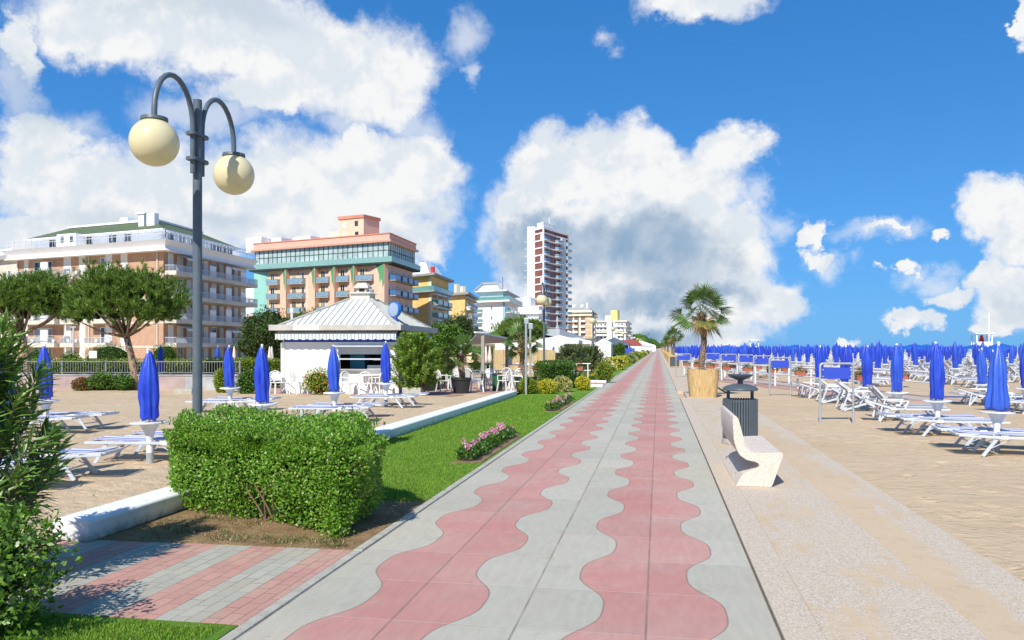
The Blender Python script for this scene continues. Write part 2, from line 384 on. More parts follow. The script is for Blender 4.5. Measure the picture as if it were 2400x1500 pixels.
def m_brick(t):
    P_ = t.pos(); x, y, z = t.xyz(P_)
    sx = t.m('DIVIDE', t.m('ADD', x, 2.62), -.332); par = t.m('MODULO', t.m('FLOOR', sx), 2)
    col = t.m('FLOOR', t.m('DIVIDE', t.m('ADD', x, 2.62), -.1107))
    bx = t.m('FRACT', t.m('DIVIDE', t.m('ADD', x, 2.62), -.1107))
    by = t.m('ADD', t.m('DIVIDE', y, .225), t.m('MULTIPLY', t.m('MODULO', col, 2), .5))
    fx = t.m('MULTIPLY', t.m('SUBTRACT', .5, t.m('ABSOLUTE', t.m('SUBTRACT', bx, .5))), .1107)
    fy = t.m('MULTIPLY', t.m('SUBTRACT', .5, t.m('ABSOLUTE', t.m('SUBTRACT', t.m('FRACT', by), .5))), .225)
    j = t.mr(t.m('MINIMUM', fx, fy), .002, .005, 1, 0)
    cell = t.new('ShaderNodeCombineXYZ'); t.put(cell.inputs[0], col); t.put(cell.inputs[1], t.m('FLOOR', by))
    wn = t.new('ShaderNodeTexWhiteNoise'); t.put(wn.inputs[0], cell.outputs[0])
    c = t.mix(par, (.50, .27, .22, 1), (.41, .40, .33, 1))
    f = t.m('MULTIPLY', t.mr(wn.outputs[0], 0, 1, .93, 1.06), t.mr(t.noise(P_, 90, 4, .7), .3, .7, .85, 1.15))
    c = t.mix(1, c, t.new_rgb(f), 'MULTIPLY')
    c = t.mix(t.mr(t.noise(P_, 2.2, 5), .45, .75, 0, .5), c, (.47, .38, .27, 1))
    c = t.mix(t.m('MULTIPLY', j, t.mr(t.noise(P_, 3, 3), .4, .6, .4, .95)), c, (.20, .15, .11, 1))
    return {'c': c, 'n': t.bump(t.m('SUBTRACT', t.m('MULTIPLY', t.noise(P_, 90, 3), .3), j), .5, .006), 'r': .85}
SANDC = (.56, .385, .225, 1)
def sandcol(t, P_):
    a = t.noise(P_, .35, 6, .6); b = t.noise(P_, 4.5, 6, .7); g = t.noise(P_, 260, 2, .6)
    c = t.mix(t.mr(a, .3, .7), (.60, .465, .31, 1), (.54, .405, .26, 1))
    c = t.mix(t.mr(b, .52, .72, 0, .4), c, (.40, .26, .145, 1))
    return t.mix(1, c, t.new_rgb(t.mr(g, .25, .75, .80, 1.18)), 'MULTIPLY')
def m_sand(t):
    P_ = t.pos()
    c = sandcol(t, P_)
    st_ = t.vm('MULTIPLY', P_, (1, 1.2, 1))
    deb = t.m('MULTIPLY', t.mr(t.vor(P_, 9), .035, .05, 1, 0), t.mr(t.noise(P_, .9, 3), .5, .62, 0, 1))
    c = t.mix(t.m('MULTIPLY', deb, .8), c, (.12, .07, .04, 1))
    h = t.m('ADD', t.m('MULTIPLY', t.noise(st_, 3.0, 6, .62), 1.0), t.m('MULTIPLY', t.noise(st_, 14, 5, .65), .35))
    h = t.m('SUBTRACT', h, t.m('MULTIPLY', t.mr(t.vor(t.vm('ADD', st_, t.noise(P_, 2, 2, .5, 1)), 2.6), .0, .22, 1, 0, True), .35))
    return {'c': c, 'n': t.bump(h, .85, .07), 'r': .95}
mat('sand', m_sand, spec=.15)
mat('promenade', m_prom, spec=.3)
mat('brick paving', m_brick, spec=.3)
def m_agg(sandy, edge=(0, 0)):
    def fn(t):
        P_ = t.pos(); x, y, z = t.xyz(P_)
        v = t.vor(P_, 100, 1); n = t.noise(P_, 110, 3, .8); big = t.noise(P_, 1.1, 5, .6)
        r = t.xyz(v)[0]
        c = t.ramp(r, [(0, (.26, .19, .13)), (.2, (.44, .35, .26)), (.5, (.60, .50, .39)), (.8, (.70, .61, .50)), (1, (.82, .75, .65))])
        c = t.mix(.45, c, t.ramp(n, [(.3, (.32, .25, .18)), (.7, (.72, .61, .48))]))
        c = t.mix(t.mr(big, .35, .7, .08, .38), c, (.58, .48, .36, 1))
        jn = t.m('ABSOLUTE', t.m('SUBTRACT', t.m('FRACT', t.m('DIVIDE', y, 3.35)), .5)); c = t.mix(t.mr(jn, .4985, .4995, 0, .4), c, (.25, .19, .14, 1))
        # wind-blown sand lying on it
        wn = t.noise(t.vm('MULTIPLY', P_, (1.7, .55, 1)), 1.5, 7, .68)
        e = t.mr(x, edge[0], edge[1], .16, -.12) if edge[0] != edge[1] else 0.
        nearm = t.mr(y, 3, 14, 0, .05)
        s_ = t.mr(t.m('ADD', t.m('ADD', wn, e), nearm), .62 - sandy, .70 - sandy, 0, 1)
        s_ = t.m('MULTIPLY', s_, t.mr(n, .25, .5, .5, 1))
        c = t.mix(s_, c, sandcol(t, P_))
        return {'c': c, 'n': t.bump(t.m('MULTIPLY', n, t.m('SUBTRACT', 1, t.m('MULTIPLY', s_, .8))), .5, .006), 'r': .9}
    return fn
mat('washed concrete', m_agg(.075), spec=.25); mat('sandy concrete', m_agg(.135, (2.0, 2.76)), spec=.25)
mat('kerb', m_agg(-.1), spec=.25)
def m_dirt(t):
    P_ = t.pos(); a = t.noise(P_, 3, 7, .7); b = t.noise(P_, 40, 5, .75)
    c = t.mix(t.mr(a, .35, .65), (.42, .285, .15, 1), (.27, .17, .085, 1))
    c = t.mix(1, c, t.new_rgb(t.mr(b, .3, .7, .65, 1.25)), 'MULTIPLY')
    return {'c': c, 'n': t.bump(t.m('ADD', t.m('MULTIPLY', a, 2), b), .9, .03), 'r': .95}
mat('soil', m_dirt, spec=.1)
def m_turf(t):
    P_ = t.pos(); a = t.noise(P_, 1.3, 6, .65); b = t.noise(P_, 160, 3, .8); d = t.noise(t.vm('MULTIPLY', P_, (1, .4, 1)), 9, 4, .7)
    c = t.mix(t.mr(a, .3, .7), (.10, .235, .022, 1), (.20, .33, .045, 1))
    c = t.mix(1, c, t.new_rgb(t.m('MULTIPLY', t.mr(b, .25, .75, .6, 1.4), t.mr(d, .3, .7, .8, 1.2))), 'MULTIPLY')
    return {'c': c, 'n': t.bump(b, .8, .02), 'r': .9}
mat('turf', m_turf, spec=.15)
mat('white paint', col=(.82, .82, .80), rough=.6, var=.05, vscale=6, bump=.25, bscale=25)
def m_wwall(t):
    P_ = t.pos(); x, y, z = t.xyz(P_)
    n = t.noise(P_, 7, 6, .7); c = t.mix(t.mr(n, .5, .75, 0, .5), (.84, .84, .82, 1), (.52, .50, .44, 1))
    lo = t.m('MULTIPLY', t.mr(z, .0, .11, 1, 0), t.mr(n, .35, .6, .2, .95)); c = t.mix(lo, c, (.22, .19, .14, 1))
    j = t.m('ABSOLUTE', t.m('SUBTRACT', t.m('FRACT', t.m('DIVIDE', y, 6.1)), .5)); c = t.mix(t.mr(j, .497, .499, 0, .6), c, (.3, .28, .25, 1))
    return {'c': c, 'n': t.bump(t.noise(P_, 30, 4, .7), .3, .008), 'r': .7}
mat('white wall', m_wwall)
def sheet(name, poly, z, m, kind='structure', thick=0, bevel=0):
    b = MB()
    if thick: b.prism(poly, z - thick, z)
    else: b.add([(x, y, z) for x, y in poly], [list(range(len(poly)))])
    o = b.build(name, m, bevel=bevel); tag(o, kind=kind); return o
def grid(name, x0, x1, y0, y1, step, amp, m, seed, z=0., fade=.6, pits=0, clear=None, fx=(1, 1)):
    nx = int((x1 - x0) / step) + 1; ny = int((y1 - y0) / step) + 1
    X, Y = np.meshgrid(np.linspace(x0, x1, nx), np.linspace(y0, y1, ny)); r = np.random.default_rng(seed); Z = np.zeros_like(X)
    for k in range(26):
        f = r.uniform(.5, 7); a = r.uniform(0, 6.28); Z += np.sin(X * f * math.cos(a) + Y * f * math.sin(a) + r.uniform(0, 6.28)) / (1 + f * .5)
    Z = Z / 3 * amp
    # footprints: walking tracks of oval pits with pushed-up rims
    n = 0
    while n < pits:
        px, py = r.uniform(x0, x1), r.uniform(y0, y1); h = r.uniform(0, 6.28); L = r.integers(1, 14)
        for k in range(L):
            px += .62 * math.cos(h); py += .62 * math.sin(h); h += r.normal(0, .12); sd = .11 * (-1) ** k
            cx, cy = px - sd * math.sin(h), py + sd * math.cos(h); n += 1
            i0, i1 = np.searchsorted(X[0], [cx - .3, cx + .3]); j0, j1 = np.searchsorted(Y[:, 0], [cy - .3, cy + .3])
            if i1 - i0 < 2 or j1 - j0 < 2: continue
            dx = X[j0:j1, i0:i1] - cx; dy = Y[j0:j1, i0:i1] - cy; u = (dx * math.cos(h) + dy * math.sin(h)) / .13; v = (-dx * math.sin(h) + dy * math.cos(h)) / .06; q = u * u + v * v
            Z[j0:j1, i0:i1] += r.uniform(.6, 1.1) * (-.022 * np.exp(-q) + .009 * np.exp(-(np.sqrt(q) - 1.5) ** 2 * 4))
    e = np.minimum(np.minimum(X - x0, x1 - X), np.minimum(Y - y0, y1 - Y)) / fade; Z = Z * np.clip(e, 0, 1) + z
    V = np.stack([X, Y, Z], -1).reshape(-1, 3); i = np.arange(ny * nx).reshape(ny, nx)
    F_ = np.stack([i[:-1, :-1], i[:-1, 1:], i[1:, 1:], i[1:, :-1]], -1).reshape(-1, 4)
    return tag(npmesh(name, V, F_, m, smooth=True), kind='structure')
sheet('ground', [(-6000, -200), (6000, -200), (6000, 9000), (-6000, 9000)], -.10, MATS['sand'])
grid('sand', -13, -5.45, 4.0, 24, .045, .020, MATS['sand'], 3, z=0.03, pits=900, fade=.3)
grid('sand', -34, -13, 2.0, 36, .15, .022, MATS['sand'], 4, z=0.03, fade=.3)
grid('sand', -13, -5.45, 24, 36, .09, .022, MATS['sand'], 8, z=0.03, pits=250, fade=.3)
grid('beach_sand', 2.72, 13, 3.0, 22, .045, .014, MATS['sand'], 5, z=-.012, fade=.3, pits=800)
grid('beach_sand', 13, 60, 3.0, 22, .2, .016, MATS['sand'], 6, z=-.012, fade=.3)
grid('beach_sand', 2.72, 60, 22, 90, .14, .018, MATS['sand'], 7, z=-.012, fade=.3, pits=2500)
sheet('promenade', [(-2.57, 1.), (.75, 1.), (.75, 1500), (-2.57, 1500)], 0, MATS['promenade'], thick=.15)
def strip(name, x0, x1, y0, y1, z, m, bevel=.006, dy=0): return sheet(name, [(x0, y0), (x1, y0 + dy), (x1, y1 + dy), (x0, y1)], z, m, thick=.12, bevel=bevel)
strip('kerb', .762, 1.012, 1, 29.5, .022, MATS['kerb'])
strip('pavement', 1.0145, 2.0, 1, 34.2, .016, MATS['washed concrete'])
strip('sand_path', 2.008, 2.76, 1, 32.8, .006, MATS['sandy concrete'])
strip('far_pavement', .762, 2.3, 34.21, 1500, .012, MATS['washed concrete'])
mat('grey concrete', col=(.42, .40, .33), rough=.9, var=.2, vscale=7, bump=.4, bscale=60)
strip('edging', -2.66, -2.574, 1, 6.80, .012, MATS['grey concrete'], bevel=.01)
strip('edging', -2.66, -2.574, 6.81, 1500, .015, MATS['grey concrete'], bevel=.01)
sheet('brick_path', [(-12, 4.86), (-2.668, 4.86), (-2.668, 6.83), (-12, 6.62)], .004, MATS['brick paving'], thick=.1)
# soil around the hedge, lawn beyond, lawn before the path
sheet('soil', [(-5.15, 6.77), (-2.665, 6.835), (-2.665, 9.3), (-3.6, 9.0), (-5.15, 10.8)], .010, MATS['soil'], thick=.1)
sheet('lawn', [(-5.25, 8.8), (-2.665, 8.0), (-2.665, 38.9), (-5.25, 38.9)], .005, MATS['turf'], thick=.1)
sheet('far_lawn', [(-5.6, 45), (-2.665, 45), (-2.665, 900), (-5.6, 900)], .005, MATS['turf'], thick=.1)
sheet('near_lawn', [(-4.2, 1.5), (-2.67, 1.5), (-2.67, 4.84), (-4.2, 4.84)], .008, MATS['turf'], thick=.1)
sheet('near_soil', [(-12, 1.5), (-4.21, 1.5), (-4.21, 4.84), (-12, 4.84)], .006, MATS['soil'], thick=.1)
# low white wall
def wall_seg(name, pts_y, x=-5.15, w=.40, h=.21, label=''):
    t = MB(); y0, y1 = pts_y
    t.ext([(x - .02, 0), (x, h - .02), (x - .02, h), (x - w + .03, h + .005), (x - w, h - .02), (x - w, 0)], y0, y1)
    return tag(t.build(name, MATS['white wall'], bevel=.025), label, 'low wall')
wall_seg('garden_wall', (6.66, 29.6), label='low white rendered wall between the sand and the lawn')
# grass blades
def blades(name, poly_x, poly_y, n, h, seed, keep=None):
    r = np.random.default_rng(seed); x = r.uniform(*poly_x, n); y = poly_y[0] + (poly_y[1] - poly_y[0]) * r.random(n) ** 1.6
    if keep is not None: k = keep(x, y); x = x[k]; y = y[k]; n = len(x)
    p = np.stack([x, y, np.full(n, .0)], 1); d = norm(np.stack([r.normal(0, .45, n), r.normal(0, .45, n), np.ones(n)], 1))
    a = r.uniform(0, 6.28, n); nn = np.stack([np.cos(a), np.sin(a), np.zeros(n)], 1)
    sz = (1 + (y - poly_y[0]) * .06)
    V, F_ = leafgeo(p, d, nn, h * r.uniform(.6, 1.3, n), .006 * sz, .1)
    return tag(npmesh(name, V, F_, MATS['grass blades']), kind='stuff')
leafmat('grass blades', (.09, .22, .015), (.18, .35, .03), (.29, .46, .06), trans=.35, rough=.6, spec=.2, extra=(.42, .44, .12), ex=.93)
def keep_lawn(x, y):
    soil = (y < 10.8) & (y < 9.0 + (x + 3.6) * -1.16) & (x < -3.6)
    soil |= (x >= -3.6) & (y < 9.05)
    bed = (x > -3.12) & (((y > 12.2) & (y < 16.4)) | ((y > 22.3) & (y < 27.8)))
    bed = (x > -3.10) & (((y > 12.2) & (y < 16.4)) | ((y > 22.3) & (y < 27.8)))
    return ~soil & ~bed & (y > 8.6) & ~((x > -2.67 + .03 * np.sin(y * 9) + .02 * np.sin(y * 23)))
blades('grass', (-5.18, -2.64), (8.6, 30), 90000, .045, 11, keep_lawn)
blades('near_grass', (-4.2, -2.7), (3.6, 4.86), 26000, .035, 12, lambda x, y: (x > -4.15 + .1 * np.sin(y * 7)) & (y < 4.76 + .03 * np.sin(x * 11)) & (x < -2.74))
# weeds on the soil
def weeds():
    V_ = []; r = np.random.default_rng(4)
    for i in range(90):
        x, y = r.uniform(-5.0, -2.8), r.uniform(6.9, 7.9)
        if y > 7.15 and x > -4.0: y = r.uniform(6.9, 7.15)
        n = r.integers(8, 30); a = r.uniform(0, 6.28, n); s_ = r.uniform(.02, .07)
        p = np.stack([x + r.normal(0, s_, n), y + r.normal(0, s_, n), np.full(n, .012)], 1)
        d = norm(np.stack([np.cos(a), np.sin(a), r.uniform(.3, 2, n)], 1)); nn = norm(np.stack([-np.cos(a), -np.sin(a), np.ones(n)], 1))
        V, F_ = leafgeo(p, d, nn, r.uniform(.015, .05, n), .010, .1); V_.append((V, F_, 0))
    V, F_, M_ = joinV(V_); tag(npmesh('weeds', V, F_, MATS['weed']), kind='stuff')
leafmat('weed', (.06, .10, .02), (.14, .18, .04), (.28, .26, .10), extra=(.42, .33, .18), ex=.8)
weeds()
# ---------- foreground: hedge, oleander, shrub, lamp, bench, bin
leafmat('hedge leaves', (.06, .19, .010), (.14, .35, .018), (.29, .50, .06), trans=.35, rough=.4, spec=.5, extra=(.52, .54, .20), ex=.96)
leafmat('glossy leaves', (.035, .10, .008), (.085, .20, .014), (.19, .34, .04), trans=.28, rough=.35, spec=.6)
leafmat('oleander leaves', (.05, .13, .018), (.12, .25, .035), (.26, .42, .08), trans=.2, rough=.42, spec=.5, extra=(.28, .38, .08), ex=.94)
def box_hedge(name, label, poly, h, n, L, W, m, seed=1, z0=.1, r_edge=.12, depth=.12, lumpy=.05, cat='hedge', group=None, yellow=None, stems=True):
    r = np.random.default_rng(seed); poly = np.array(poly, float); k = len(poly); cx = poly.mean(0)
    t = thing(name, label, cat, (cx[0], cx[1], 0), group)
    e = np.roll(poly, -1, 0) - poly; el = np.linalg.norm(e, axis=1); per = el.sum()
    area = .5 * abs(sum(poly[i][0] * poly[(i + 1) % k][1] - poly[(i + 1) % k][0] * poly[i][1] for i in range(k)))
    nt = int(n * area / (area + per * h)); ns = n - nt
    # sides
    i = r.choice(k, ns, p=el / per); u = r.random(ns); v = r.random(ns)
    bp = poly[i] + e[i] * u[:, None]; nrm = np.stack([e[i][:, 1], -e[i][:, 0]], 1) / el[i][:, None]
    ps = np.column_stack([bp, z0 + v * (h - z0)]); nsd = np.column_stack([nrm, np.zeros(ns)])
    # lower skirts tuck in
    tuck = np.clip((.35 - v) / .35, 0, 1) ** 2 * .13 * h
    ps -= nsd * tuck[:, None]
    # top
    w = r.dirichlet(np.ones(k), nt); pt2 = w @ poly; tri = r.integers(1, k - 1, nt); a_, b_ = r.random(nt), r.random(nt); sw = a_ + b_ > 1; a_[sw] = 1 - a_[sw]; b_[sw] = 1 - b_[sw]
    pt2 = poly[0] + (poly[tri] - poly[0]) * a_[:, None] + (poly[tri + 1] - poly[0]) * b_[:, None]
    pt = np.column_stack([pt2, np.full(nt, h)]); ntp = np.tile([0, 0, 1.], (nt, 1))
    p = np.vstack([ps, pt]); nn = np.vstack([nsd, ntp])
    # round edges and corners toward the centre
    c3 = np.array([cx[0], cx[1], h * .55]); q = p - c3; dd = norm(q)
    lm = lump(dd, seed, lumpy * 2.2, 5) ; lm2 = lump(p * 1.0, seed + 3, lumpy * 1.6, 4.5)
    edge = np.ones(len(p)); 
    dist_e = np.min(np.stack([np.abs((p[:, 0] - poly[j][0]) * e[j][1] - (p[:, 1] - poly[j][1]) * e[j][0]) / el[j] for j in range(k)], 1), 1)
    top_near = np.clip(1 - (h - p[:, 2]) / .22, 0, 1); side_near = np.clip(1 - dist_e / .22, 0, 1)
    p = p - nn * 0; p[:, 2] -= top_near * side_near * .13; p[:, :2] -= (norm(np.column_stack([q[:, :2], np.zeros(len(q))]))[:, :2]) * (top_near * side_near * .06)[:, None]
    dv = np.array([np.linalg.norm(p[:, :2] - c, axis=1) for c in poly]).min(0); cor = np.clip(1 - dv / .45, 0, 1) ** 1.3
    p[:, :2] -= norm(np.column_stack([q[:, :2], np.zeros(len(q))]))[:, :2] * (cor * .24)[:, None]
    p += nn * ((lm2 - 1) * 1.2)[:, None] * .5
    nall = len(p); p = p - nn * (r.random(nall) ** 2 * depth)[:, None] + nn * (r.random(nall) ** 6 * .05)[:, None]
    un = r.normal(size=(nall, 3)); un = norm(un)
    fn_ = norm(nn * 1.0 + un * .85 + np.array([0, 0, .25])); d = norm(r.normal(size=(nall, 3)) + nn * .7 + np.array([0, 0, .5]))
    Vl, Fl = leafgeo(p, d, fn_, L * r.uniform(.55, 1.2, nall), W * r.uniform(.7, 1.15, nall), .18, .5)
    parts = [(Vl, Fl, 0)]
    # young upright sprigs on the top
    ns2 = max(int(nt / 90), 3); sp = pt2[r.integers(0, nt, ns2)]
    for s_ in sp:
        hh = r.uniform(.03, .10); m_ = 9; zz = h - .04 + np.linspace(0, hh, m_); a = r.uniform(0, 6.28, m_)
        pp = np.column_stack([np.full(m_, s_[0]), np.full(m_, s_[1]), zz]); d2 = norm(np.column_stack([np.cos(a), np.sin(a), np.full(m_, 1.1)])); n2 = norm(np.column_stack([-np.cos(a), -np.sin(a), np.ones(m_)]))
        V, F_ = leafgeo(pp, d2, n2, L * .8, W * .8, .15); parts.append((V, F_, 0))
    V, F_, M_ = joinV(parts)
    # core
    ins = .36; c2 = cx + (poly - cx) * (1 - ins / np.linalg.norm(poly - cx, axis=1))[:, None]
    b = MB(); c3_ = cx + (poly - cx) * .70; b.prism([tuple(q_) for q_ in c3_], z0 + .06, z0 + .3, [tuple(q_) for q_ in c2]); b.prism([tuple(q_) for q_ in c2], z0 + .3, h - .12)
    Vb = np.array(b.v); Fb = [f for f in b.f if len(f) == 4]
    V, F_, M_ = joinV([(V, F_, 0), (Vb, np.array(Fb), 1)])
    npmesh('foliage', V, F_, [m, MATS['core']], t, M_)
    if stems:
        b = MB()
        for j in range(int(4 + area * 2.5)):
            a_, b_ = r.random(2); ti = r.integers(1, k - 1)
            if a_ + b_ > 1: a_, b_ = 1 - a_, 1 - b_
            q_ = poly[0] + (poly[ti] - poly[0]) * a_ + (poly[ti + 1] - poly[0]) * b_; q_ = cx + (q_ - cx) * .62
            for s_ in range(3):
                dx, dy = r.normal(0, .08, 2); b.tube([(q_[0], q_[1], -.02), (q_[0] + dx * .5, q_[1] + dy * .5, .15), (q_[0] + dx * 1.4, q_[1] + dy * 1.4, .4)], [.014, .01, .007], 5)
        b.build('stems', TWIG_L, t)
    return t
TWIG_L = mat('bark twigs', col=(.20, .14, .085), rough=.9)
box_hedge('clipped_hedge', 'large clipped green hedge in the bare soil at the corner of the brick path', [(-2.78, 6.98), (-2.88, 8.55), (-5.6, 10.35), (-5.62, 8.3), (-4.0, 7.58)], .98, 74000, .038, .022, MATS['hedge leaves'], seed=3, z0=.03, lumpy=.075, depth=.16)

def lamp_post(label):
    t = thing('street_lamp', label, 'street lamp', (0, 0, 0), 'twin globe street lamps along the promenade', world=False)
    b = MB(); b.tube([(0, 0, 0), (0, 0, 4.98)], [.062, .056], 20); b.lathe([(.11, 0), (.11, .03), (.075, .05), (.07, .35), (.062, .37)], 20)
    b.build('pole', MATS['lamp paint'], t, smooth='auto')
    for s_, hz in ((-1, 4.62), (1, 4.62)):
        b = MB(); pts = [(0, s_ * .105, 4.02), (0, s_ * .105, 4.60)]
        for i in range(1, 15):
            a = math.pi * i / 14; cy, rr = .105 + .40, .40
            pts.append((0, s_ * (cy - rr * math.cos(a)), 4.60 + .52 * math.sin(a)))
        pts.append((0, s_ * .905, 4.44 + .06))
        b.tube(pts, .033, 12); b.build('arm', MATS['lamp paint'], t, smooth='auto')
        b = MB(); b.lathe([(.04, 4.52), (.15, 4.50), (.155, 4.465), (.14, 4.455)], 24, (0, s_ * .905)); b.build('lamp_collar', MATS['lamp paint'], t, smooth='auto')
        b = MB(); b.sphere((0, s_ * .905, 4.21), .278, 40); b.build('globe', MATS['globe'], t, smooth=True)
    for z in (4.20, 4.52):
        b = MB(); n = 20; pr = []
        for i in range(n):
            a = 2 * math.pi * i / n; sy = 1 if math.sin(a) >= 0 else -1
            pr.append((.075 * math.cos(a), .115 * sy + .075 * math.sin(a)))
        b.prism(pr, z - .02, z + .02)
        for s_ in (-1, 1):
            for a in (.6, 1.6, 2.6): b.sphere((.076 * math.cos(a * s_), s_ * .115 + .076 * math.sin(a * s_), z), .008, 6)
        b.build('clamp', MATS['lamp paint'], t, smooth='auto')
    return t
mat('lamp paint', col=(.10, .13, .155), rough=.42, spec=.5, var=.12, vscale=9, bump=.1, bscale=40)
mat('globe', lambda t: t.mix(t.mr(t.noise(t.objc(), 3, 4), .4, .7, 0, .15), (.86, .79, .50, 1), (.76, .67, .40, 1)), rough=.22, spec=.5, trans=.25)
lamp0 = put(lamp_post('nearest twin globe street lamp, tall behind the big clipped hedge'), (-5.82, 9.52))
ORD = 'second third fourth fifth sixth seventh eighth ninth tenth'.split()
for k in range(1, 24):
    l = f'{ORD[k-1]} twin globe street lamp, counting the big one behind the hedge as first' if k < 6 else 'distant twin globe street lamp in the long row towards the vanishing point'
    dup(lamp0, (-5.8, 9.52 + 31.9 * k), 0, l)

def bench():
    x0, y0 = 1.30, 10.78
    t = thing('concrete_bench', 'pale washed-concrete bench with a folded Z-shaped profile', 'bench', (x0, y0, 0))
    pr = [(.0, .016), (.02, .05), (.15, .42), (.142, .452), (.12, .462), (-.20, .445), (-.27, .465), (-.315, .53), (-.335, .62), (-.405, .885), (-.43, .915), (-.46, .91), (-.478, .88),
          (-.465, .62), (-.435, .50), (-.385, .41), (-.30, .355), (-.20, .335), (-.155, .315), (-.145, .285), (-.17, .255), (-.27, .215), (-.335, .185), (-.365, .15), (-.435, .03), (-.43, .016)]
    b = MB(); b.ext([(x0 + .12 + a, z) for a, z in pr], y0, y0 + 2.05); o = b.build('seat_body', MATS['terrazzo'], t, bevel=.012, smooth='auto')
    b = MB()
    for yy in (y0 + .55, y0 + 1.5): b.sphere((x0 - .262, yy, .1), .016, 8)
    b.build('anchor_hole', MATS['dark'], t)
    return t
mat('dark', col=(.02, .02, .02), rough=.8)
def m_terr(t):
    P_ = t.objc(); v = t.xyz(t.vor(P_, 130, 1))[0]; n = t.noise(P_, 70, 3, .8)
    c = t.ramp(v, [(0, (.40, .31, .24)), (.2, (.60, .50, .41)), (.5, (.70, .60, .50)), (1, (.80, .72, .62))])
    c = t.mix(t.mr(t.noise(P_, 3, 5, .7), .45, .75, 0, .35), c, (.52, .46, .42, 1))
    return {'c': c, 'n': t.bump(n, .35, .004), 'r': .8}
mat('terrazzo', m_terr)
bench()
mat('bin paint', col=(.085, .105, .125), rough=.38, spec=.5, var=.1, vscale=8)
def bin_():
    x, y = 1.50, 15.62
    t = thing('litter_bin', 'dark grey slatted litter bin with domed lid and ashtray behind the bench', 'bin', (x, y, 0)); c = (x, y); mm = MATS['bin paint']
    b = MB(); b.lathe([(.33, .02), (.335, .05), (.32, .12), (.30, .12), (.0, .1)], 32, c, cap=False); b.build('base_ring', MATS['bin base'], t, smooth='auto')
    b = MB(); n = 40
    for i in range(n):
        a = 2 * math.pi * i / n
        T = Matrix.Translation((x, y, 0)) @ Matrix.Rotation(a, 4, 'Z'); b.T = T; b.box(.294, .318, -.0175, .0175, .13, .85)
    b.T = None; b.build('slats', mm, t, bevel=.004, seg=1)
    b = MB()
    for z in (.16, .80): b.lathe([(.283, z), (.294, z), (.294, z + .03), (.283, z + .03), (.283, z)], 40, c, cap=False)
    b.build('hoop', mm, t)
    b = MB(); b.lathe([(.265, .13), (.27, .76), (.255, .76), (.25, .15), (0, .15)], 32, c, cap=False); b.build('inner_bucket', MATS['dark'], t, smooth='auto')
    for s_ in (-1, 1):
        b = MB(); b.box(x + s_ * .215 - .03, x + s_ * .215 + .03, y - .012, y + .012, .7, 1.03); b.build('lid_support', mm, t, bevel=.004)
    b = MB(); b.lathe([(.0, 1.005), (.31, 1.005), (.325, 1.02), (.318, 1.05), (.27, 1.085), (.16, 1.12), (.05, 1.135)], 40, c, cap=False); b.build('lid', mm, t, smooth='auto')
    b = MB(); b.lathe([(.055, 1.12), (.05, 1.19), (.09, 1.21), (.19, 1.25), (.235, 1.295), (.238, 1.305), (.225, 1.30), (.12, 1.27), (0, 1.26)], 40, c, cap=False); b.build('ashtray', mm, t, smooth='auto')
mat('bin base', col=(.42, .40, .35), rough=.8, var=.3, vscale=14)
bin_()

def shoots(name, part, label, loc, stems, L, W, m, seed, wh=3, step=.035, spread=.8, cat='shrub', group=None, face=None, top=None, droop=.25):
    """oleander-like shrub: arching stems with whorls of long leaves.  stems = list of (base, tip)"""
    r = np.random.default_rng(seed); t = thing(name, label, cat, loc, group); b = MB(); Ps = []; Ds = []; Ns = []
    for (p0, p1) in stems:
        p0 = np.array(p0, float); p1 = np.array(p1, float); mid = (p0 + p1) / 2 + np.array([0, 0, .12]) * np.linalg.norm(p1 - p0); K = 7
        pts = [(1 - u) ** 2 * p0 + 2 * u * (1 - u) * mid + u * u * p1 for u in np.linspace(0, 1, K)]
        b.tube(pts, [.012 - .008 * i / K for i in range(K)], 4)
        Ln = np.linalg.norm(p1 - p0); n = int(Ln * .72 / step)
        for j in range(n):
            u = 1 - j * step / Ln; q = (1 - u) ** 2 * p0 + 2 * u * (1 - u) * mid + u * u * p1; ax = norm((2 * (1 - u) * (mid - p0) + 2 * u * (p1 - mid))[None])[0]
            s1 = np.cross(ax, [0.3, .5, .8]); s1 /= np.linalg.norm(s1); s2 = np.cross(ax, s1); a0 = j * 1.05
            for w in range(wh):
                a = a0 + w * 2 * math.pi / wh + r.normal(0, .25); out = math.cos(a) * s1 + math.sin(a) * s2
                lean = spread * (.55 + .55 * min(j / 8, 1)); d = ax * (1 - lean * .6) + out * lean + np.array([0, 0, -droop * lean * r.random()])
                Ps.append(q); Ds.append(d); Ns.append(ax * .8 - out * .3 + r.normal(0, .15, 3))
    n = len(Ps); Ps = np.array(Ps); Ds = np.array(Ds); Ns = np.array(Ns)
    # two quads per leaf so it can bend
    d = norm(Ds); sd = norm(np.cross(d, Ns)); nn = np.cross(sd, d); LL = (L * r.uniform(.7, 1.15, n))[:, None]; WW = (W * r.uniform(.8, 1.15, n))[:, None]
    bend = np.array([0, 0, -1]) * LL * .10
    a = Ps; l1 = Ps + d * LL * .42 + sd * WW * .5 + nn * WW * .2; l2 = Ps + d * LL * .42 - sd * WW * .5 + nn * WW * .2; mdl = Ps + d * LL * .42; tip = Ps + d * LL + bend
    V = np.stack([a, l1, tip, mdl, l2], 1).reshape(-1, 3); i = np.arange(n) * 5
    F_ = np.concatenate([np.stack([i, i + 1, i + 2, i + 3], 1), np.stack([i, i + 3, i + 2, i + 4], 1)])
    npmesh(part, V, F_, m, t); b.build('stems', TWIG_L, t); return t
